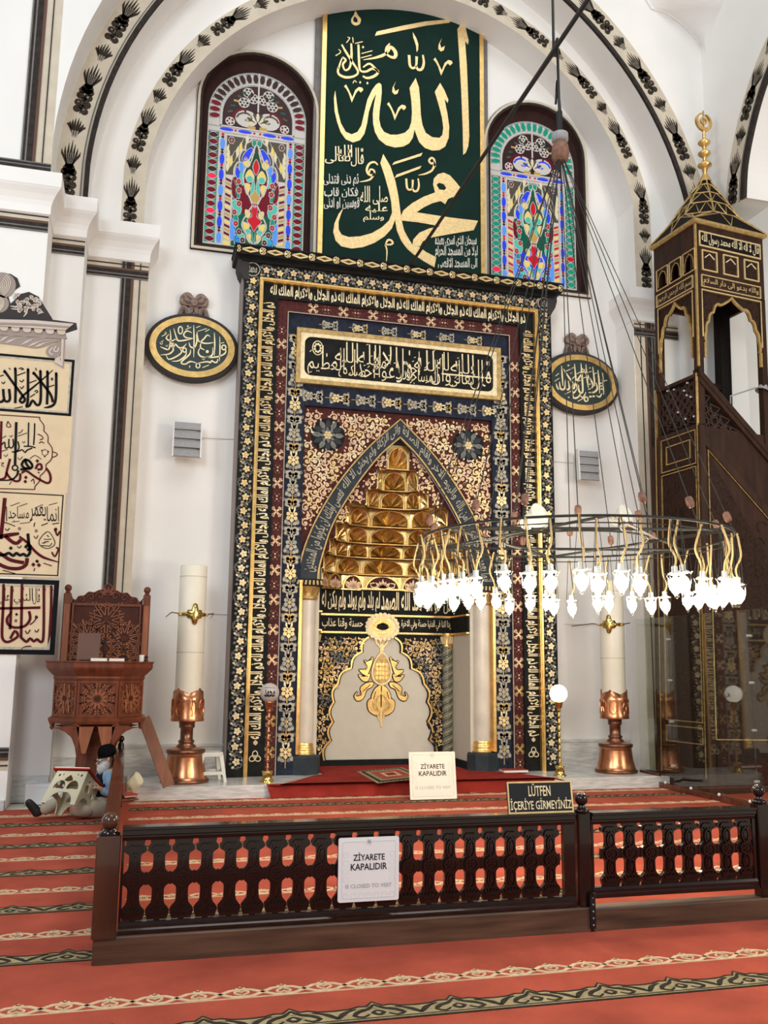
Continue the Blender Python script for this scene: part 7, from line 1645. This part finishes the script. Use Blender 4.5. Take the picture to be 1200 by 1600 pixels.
# cream bundle behind the railing, red book and stand
c = onY(208, 1222, -1.12); m = MB()
rr = random.Random(8); rs = []
for i in range(9):
    v = i/8; r = .012+.085*sin(pi*min(1, .12+v*.88))**.6; rs.append([(c.x-.02+.05*v+r*(1+.22*sin(3*a+v*5))*cos(a), c.y+r*.7*(1+.25*cos(4*a+v*6))*sin(a), c.z-.09+.18*v+.03*sin(3*a+1)) for a in [k*2*pi/14 for k in range(14)]])
m.rings(rs, 'bag_cream', True, True); solo('cloth_bundle', m, 'crumpled cream cloth bundle behind the side railing post', 'bundle')
f = MB()
q = onZ(201, 1252, 0); Mb = Matrix.Translation((q.x, q.y, .02)) @ Matrix.Rotation(.5, 4, 'Z') @ Matrix.Rotation(radians(30), 4, 'X'); bookm('book', 'small red book on a wooden stand by the foot of the side railing', (0, 0, 0), 0, .17, .22, .03, 'book_red', Mb @ Matrix.Translation((0, .08, .05)))
m = MB(Mb); m.box(-.10, .10, -.05, .20, .02, .035, 'wood_plank', .003); m.M = Matrix.Translation((q.x, q.y, 0)) @ Matrix.Rotation(.5, 4, 'Z'); m.box(-.02, .30, .08, .11, .0, .035, 'wood_plank', .003); m.box(-.08, .06, -.03, 0, 0, .03, 'wood_plank', .003)
solo('book_stand', m, 'low folding wooden book stand under the small red book', 'book stand')
c = onZ(806, 1207, .168); bookm('book', 'flat red book on the marble step at the right foot of the niche border', (c.x, c.y+.08, .168), -.05, .36, .22, .035, 'book_red')
# microphone stand in the niche
c = onY(676, 1186, .55); m = MB(); m.lathe([(.09, .168), (.09, .18), (.02, .19)], 'black_metal', (c.x, .55, 0), 16); a, b = onY(679, 1170, .55), onY(668, 1130, .55)
m.tube(cat([(c.x, .55, .18), tuple(a), tuple(onY(676, 1148, .55)), tuple(b)], 5), .010, 'black_metal', 6); m.tube([tuple(b), tuple(onY(672, 1139, .55))], .022, 'black_metal', 8); m.tube([tuple(onY(677, 1160, .55)), tuple(onY(681, 1165, .54))], .03, 'black_metal', 8)
solo('microphone_stand', m, 'black gooseneck microphone on a round foot inside the niche, right side', 'microphone')
# ================================================================ THE SEATED READER
def skinned(pts, edges, root=0, sub=2):
    """grow one continuous surface over a skeleton: pts = [(Vector, radius_x, radius_y)], returns (verts, faces)"""
    me = bpy.data.meshes.new('skeleton'); me.from_pydata([tuple(p[0]) for p in pts], edges, []); o = bpy.data.objects.new('skeleton', me); COL.objects.link(o)
    md = o.modifiers.new('skin', 'SKIN'); md.use_smooth_shade = True
    for i, p in enumerate(pts):
        sv = me.skin_vertices[0].data[i]; sv.radius = (p[1], p[2] if len(p) > 2 else p[1]); sv.use_root = (i == root)
    ss = o.modifiers.new('sub', 'SUBSURF'); ss.levels = sub; ss.render_levels = sub
    dg = bpy.context.evaluated_depsgraph_get(); dg.update(); ev = o.evaluated_get(dg); m2 = bpy.data.meshes.new_from_object(ev)
    vs = [tuple(v.co) for v in m2.vertices]; fs = [tuple(p.vertices) for p in m2.polygons]
    bpy.data.objects.remove(o); bpy.data.meshes.remove(me); bpy.data.meshes.remove(m2); return vs, fs
P3 = lambda px, py, y: onY(px, py, y)
pel = P3(158, 1258, -1.86); pel.z = max(pel.z, .13); wai = P3(163, 1242, -1.85); che = P3(167, 1222, -1.84); sho = P3(168, 1209, -1.84); nec = P3(167, 1202, -1.86); jaw = P3(162.5, 1196, -1.885); skl = P3(167, 1180, -1.87)
shL = P3(175, 1211, -2.0); elL = P3(170, 1241, -2.05); wrL = P3(157.5, 1233, -2.09)
shR = P3(163, 1210, -1.68); elR = P3(152, 1238, -1.66); wrR = P3(146, 1226, -1.80)
hiL = P3(155, 1264, -1.97); knL = P3(112, 1262, -2.13); anL = P3(147, 1268, -2.03); hiR = P3(152, 1260, -1.76); knR = P3(105, 1247, -1.93); anR = P3(59, 1270, -2.03)
for v, r in ((hiL, .085), (knL, .072), (anL, .05), (hiR, .09), (anR, .05)): v.z = max(v.z, r)
toL = P3(152, 1270, -1.93); toL.z = .04; toR = anR+Vector((-.085, -.02, .10)); heR = anR+Vector((-.05, -.01, -.03))
man = thing('person', 'elderly bearded man in dark cap, navy vest and beige trousers, seated on the carpet reading', 'person', (pel.x, pel.y, 0))
pts = [(pel, .135, .12), (wai, .125, .11), (che, .145, .115), (sho, .10, .085), (nec, .052), (jaw+Vector((.02, 0, .005)), .062, .058), (skl, .082, .078), (skl+Vector((.008, 0, .07)), .05)]
ed = [(0, 1), (1, 2), (2, 3), (3, 4), (4, 5), (5, 6), (6, 7)]
def chain(frm, L):
    k = frm
    for p in L: pts.append(p); ed.append((k, len(pts)-1)); k = len(pts)-1
    return k
def hand(frm, wr, d, side, curl):
    """palm, four unequal bent fingers and a thumb leaving the palm's side near its base"""
    d = d.normalized(); s_ = side.normalized(); n = d.cross(s_).normalized()*curl
    pk = chain(frm, [(wr+d*.035, .026, .016), (wr+d*.075, .032, .013)])
    for k, l in ((-1.5, .062), (-.5, .072), (.5, .068), (1.5, .052)):
        b = wr+d*.085+s_*(k*.017); chain(pk, [(b, .0085), (b+d*l*.5+n*.006, .0078), (b+d*l*.8+n*l*.32, .0065)])
    t0 = wr+d*.030+s_*-.030; chain(pk-1, [(t0, .0100), (t0+d*.03-s_*.018+n*.012, .0092), (t0+d*.055-s_*.012+n*.026, .0075)])
k = chain(3, [(shL, .062), (shL.lerp(elL, .5), .050), (elL, .042), (elL.lerp(wrL, .55), .036), (wrL, .024)]); hand(k, wrL, Vector((-1, -.25, .35)), Vector((.1, -.6, -.8)), 1)
k = chain(3, [(shR, .062), (shR.lerp(elR, .5), .050), (elR, .042), (elR.lerp(wrR, .55), .036), (wrR, .024)]); hand(k, wrR, Vector((-1, -.2, .2)), Vector((-.1, .6, -.8)), 1)
chain(0, [(hiL, .095), (hiL.lerp(knL, .5), .085), (knL, .060), (knL.lerp(anL, .5)+Vector((0, -.03, 0)), .052), (anL, .038), (toL, .03)])
chain(0, [(hiR, .095), (hiR.lerp(knR, .5), .085), (knR, .060), (knR.lerp(anR, .45), .055), (anR, .038), (toR, .03)])
vs, fs = skinned(pts, ed)
m = MB(); m.add(vs, fs, 'skin', True)
fd = Vector((-.88, -.40, -.25)).normalized(); fs_ = Vector((-fd.y, fd.x, 0)).normalized()*-1; fu = fd.cross(fs_)*-1
if fu.z < 0: fu = -fu
fc = jaw.lerp(skl, .5)
m.tube([tuple(fc+fd*.070+fu*.028), tuple(fc+fd*.098-fu*.008), tuple(fc+fd*.078-fu*.020)], [.008, .016, .010], 'skin', 8)
for s_ in (-1, 1): e = fc+fs_*(s_*.080)-fd*.005+fu*.012; m.lathe([(.001, -.030), (.014, -.02), (.018, 0), (.015, .02), (.001, .03)], 'skin', tuple(e), 8, False)
for s_ in (-1, 1): m.sph(tuple(fc+fd*.070+fs_*(s_*.030)+fu*.024), .011, 'sign_white', 8, 6); m.sph(tuple(fc+fd*.079+fs_*(s_*.030)+fu*.022), .0045, 'ink', 6, 4)
m.tube([tuple(fc+fd*.080-fs_*.022-fu*.045), tuple(fc+fd*.086-fu*.043), tuple(fc+fd*.080+fs_*.022-fu*.045)], .006, 'ink_red', 6)
body = build('body', m, man)
def cloth(name, P_, E_, mt, sub=2, extra=None):
    vs, fs = skinned(P_, E_, 0, sub); m = MB(); m.add(vs, fs, mt, True)
    if extra: extra(m)
    return build(name, m, man)
def limb(base, L):
    P_ = list(base); E_ = []
    return P_, E_
P_ = [(pel+Vector((0, 0, .02)), .155, .14), (pel.lerp(wai, .6), .142, .128), (hiL, .112), (hiL.lerp(knL, .5), .106), (knL, .092), (knL.lerp(anL, .5)+Vector((0, -.03, 0)), .080), (anL, .062), (hiR, .112), (hiR.lerp(knR, .5), .102), (knR, .080), (knR.lerp(anR, .45), .072), (anR.lerp(knR, .08), .060)]
cloth('trousers', P_, [(0, 1), (0, 2), (2, 3), (3, 4), (4, 5), (5, 6), (0, 7), (7, 8), (8, 9), (9, 10), (10, 11)], 'trousers')
P_ = [(wai-Vector((0, 0, .03)), .140, .126), (che, .158, .128), (sho, .108, .094), (nec-Vector((0, 0, .012)), .062), (shL, .074), (shL.lerp(elL, .5), .063), (elL, .056), (elL.lerp(wrL, .55), .049), (wrL.lerp(elL, .06), .036), (shR, .074), (shR.lerp(elR, .5), .063), (elR, .056), (elR.lerp(wrR, .55), .049), (wrR.lerp(elR, .06), .036)]
cloth('shirt', P_, [(0, 1), (1, 2), (2, 3), (2, 4), (4, 5), (5, 6), (6, 7), (7, 8), (2, 9), (9, 10), (10, 11), (11, 12), (12, 13)], 'shirt_blue')
P_ = [(pel.lerp(wai, .35), .165, .150), (wai, .155, .140), (che, .168, .138), (sho-Vector((0, 0, .01)), .122, .104), (shL.lerp(sho, .35)-Vector((0, 0, .005)), .075), (shR.lerp(sho, .35), .075)]
cloth('vest', P_, [(0, 1), (1, 2), (2, 3), (3, 4), (3, 5)], 'vest_navy')
cm_ = Matrix(((-fs_.x, fd.x, fu.x, skl.x), (-fs_.y, fd.y, fu.y, skl.y), (-fs_.z, fd.z, fu.z, skl.z), (0, 0, 0, 1)))
m = MB(cm_); m.lathe([(.094, -.005), (.098, .012), (.097, .05), (.082, .085), (.05, .108), (.001, .115)], 'cap_black', (0, -.008, 0), 24, False); build('knit_cap', m, man)
m = MB(); jc = jaw
R = []
for i, (z, rx, ry, fo) in enumerate(((.055, .083, .076, -.01), (.02, .083, .080, .0), (-.02, .076, .084, .012), (-.05, .058, .070, .022), (-.078, .034, .045, .032), (-.092, .010, .014, .036))):
    R.append([tuple(jc+Vector((.012, 0, 0))+fs_*(rx*cos(a))+fd*(ry*sin(a)*(1 if z < .03 else .55)+fo)+fu*(z)) for a in [(-.32+k*(pi+.64)/14) for k in range(15)]])
m.rings(R, 'beard', False, True, False); m.tube([tuple(fc+fd*.080-fs_*.034-fu*.035), tuple(fc+fd*.094-fu*.026), tuple(fc+fd*.080+fs_*.034-fu*.035)], .011, 'beard', 6)
build('grey_beard', m, man)
m = MB()
for s_ in (-1, 1):
    c = fc+fd*.092+fs_*(s_*.032)+fu*.022; m.tube([tuple(c+fs_*(.023*cos(a))+fu*(.017*sin(a))) for a in [k*pi/7 for k in range(14)]], .0024, 'black_metal', 4, True)
    m.tube([tuple(c+fs_*(s_*.023)), tuple(fc+fs_*(s_*.084)+fu*.026)], .0022, 'black_metal', 4)
m.tube([tuple(fc+fd*.094-fs_*.010+fu*.026), tuple(fc+fd*.094+fs_*.010+fu*.026)], .0024, 'black_metal', 4); build('glasses', m, man)
for an, to, up_ in ((anR, toR, 1), (anL, toL, 0)):
    d = (to-an).normalized(); P_ = [(an+Vector((0, 0, .0)), .056), (an-d*.035+Vector((-.02 if up_ else 0, 0, -.012)), .046), (an+d*.06, .050, .046), (an+d*.14, .050, .036), (an+d*.18, .030, .022)]
    for q in P_: q[0].z = max(q[0].z, q[1]*.8)
    vs, fs = skinned(P_, [(1, 0), (0, 2), (2, 3), (3, 4)], 1); m = MB(); m.add(vs, fs, 'shoe_black', True); build('shoe', m, man)
# --- folding plastic reading stand with the open book
H0, H1, F0, F1, L1, F2 = P3(90, 1205, -2.27), P3(137, 1206, -2.27), P3(64, 1254, -2.36), P3(116, 1257.5, -2.36), P3(154, 1229, -2.02), P3(139, 1277, -2.08)
F2.z = max(0, F2.z); L0 = H0+(L1-H1); F3 = F0+(F2-F1); F3.z = max(F3.z, 0)
def qpoly(m, q, pts, z0, z1, mt, holes=()):
    """2-D outline in unit coordinates laid on the quad q (bl, br, tr, tl) and given thickness along its normal"""
    n = (q[1]-q[0]).cross(q[3]-q[0]).normalized(); t = MB(); t.poly(pts, z0, z1, mt, holes); out = []
    for v in t.v: out.append(tuple(q[0]*(1-v.x)*(1-v.y)+q[1]*v.x*(1-v.y)+q[2]*v.x*v.y+q[3]*(1-v.x)*v.y+n*v.z))
    m.add(out, t.f, mt)
st_ = thing('reading_stand', 'cream plastic reading stand with arched cut-outs, over the lap of the seated man', 'reading stand', (F1.x, F1.y, 0))
def side(q, name, wide=True):
    m = MB()
    out_ = [(0, 0), (.13, 0), (.17, .16), (.24, .28), (.36, .36), (.64, .36), (.76, .28), (.83, .16), (.87, 0), (1, 0), (1, 1), (0, 1)]
    hs = [cat([(.12, .47), (.30, .47), (.46, .47), (.42, .66), (.28, .72), (.16, .64)], 3, True), cat([(.54, .47), (.72, .47), (.90, .47), (.84, .64), (.72, .72), (.58, .66)], 3, True), [(.50, .90), (.40, .80), (.36, .72), (.50, .68), (.64, .72), (.60, .80)]] if wide else [cat([(.20, .50), (.50, .55), (.42, .72), (.24, .70)], 2, True), cat([(.62, .50), (.80, .50), (.78, .62), (.66, .62)], 2, True), cat([(.30, .80), (.42, .80), (.42, .88), (.30, .88)], 2, True), cat([(.60, .74), (.74, .74), (.74, .86), (.60, .86)], 2, True)]
    if wide: hs += [ell(.14, .88, .035, .04, 8), ell(.26, .90, .02, .025, 8), ell(.86, .88, .035, .04, 8), ell(.74, .90, .02, .025, 8)]
    qpoly(m, q, out_, -.008, .004, 'cream_plastic', [h[::-1] for h in hs]); return build(name, m, st_)
side((F0, F1, H1, H0), 'front_panel'); side((F1, F2, L1, H1), 'side_panel', False); side((F2, F3, L0, L1), 'back_panel'); side((F3, F0, H0, L0), 'side_panel', False)
m = MB(); qpoly(m, (H0, H1, L1, L0), rect(0, 1, 0, 1), -.006, .006, 'cream_plastic'); build('sloping_top', m, st_)
bk_ = thing('open_book', 'large open red-covered book lying on the cream plastic reading stand', 'book', tuple(H0.lerp(L1, .5)))
n_ = (H1-H0).cross(L0-H0).normalized(); n_ = n_ if n_.z > 0 else -n_; e = .10
q = [H0+(H0-H1)*e+(H0-L0)*e, H1+(H1-H0)*e+(H1-L1)*e, L1+(L1-L0)*e+(L1-H1)*e, L0+(L0-L1)*e+(L0-H0)*e]; q = [p+n_*.008 for p in q]
sg = 1 if (q[1]-q[0]).cross(q[3]-q[0]).dot(n_) > 0 else -1
m = MB(); qpoly(m, q, rect(0, 1, 0, 1), 0, .006*sg, 'book_red'); 
for a, b in ((0, 1), (1, 2), (2, 3), (3, 0)): m.tube([tuple(q[a]+n_*.008), tuple(q[b]+n_*.008)], .008, 'book_red', 6)
build('cover', m, bk_)
for u0, u1 in ((.02, .49), (.51, .98)):
    m = MB(); qpoly(m, q, [(u0, .03), (u1, .03), (u1, .97), (u0, .97)], .006*sg, .030*sg, 'paper'); build('page_block', m, bk_)
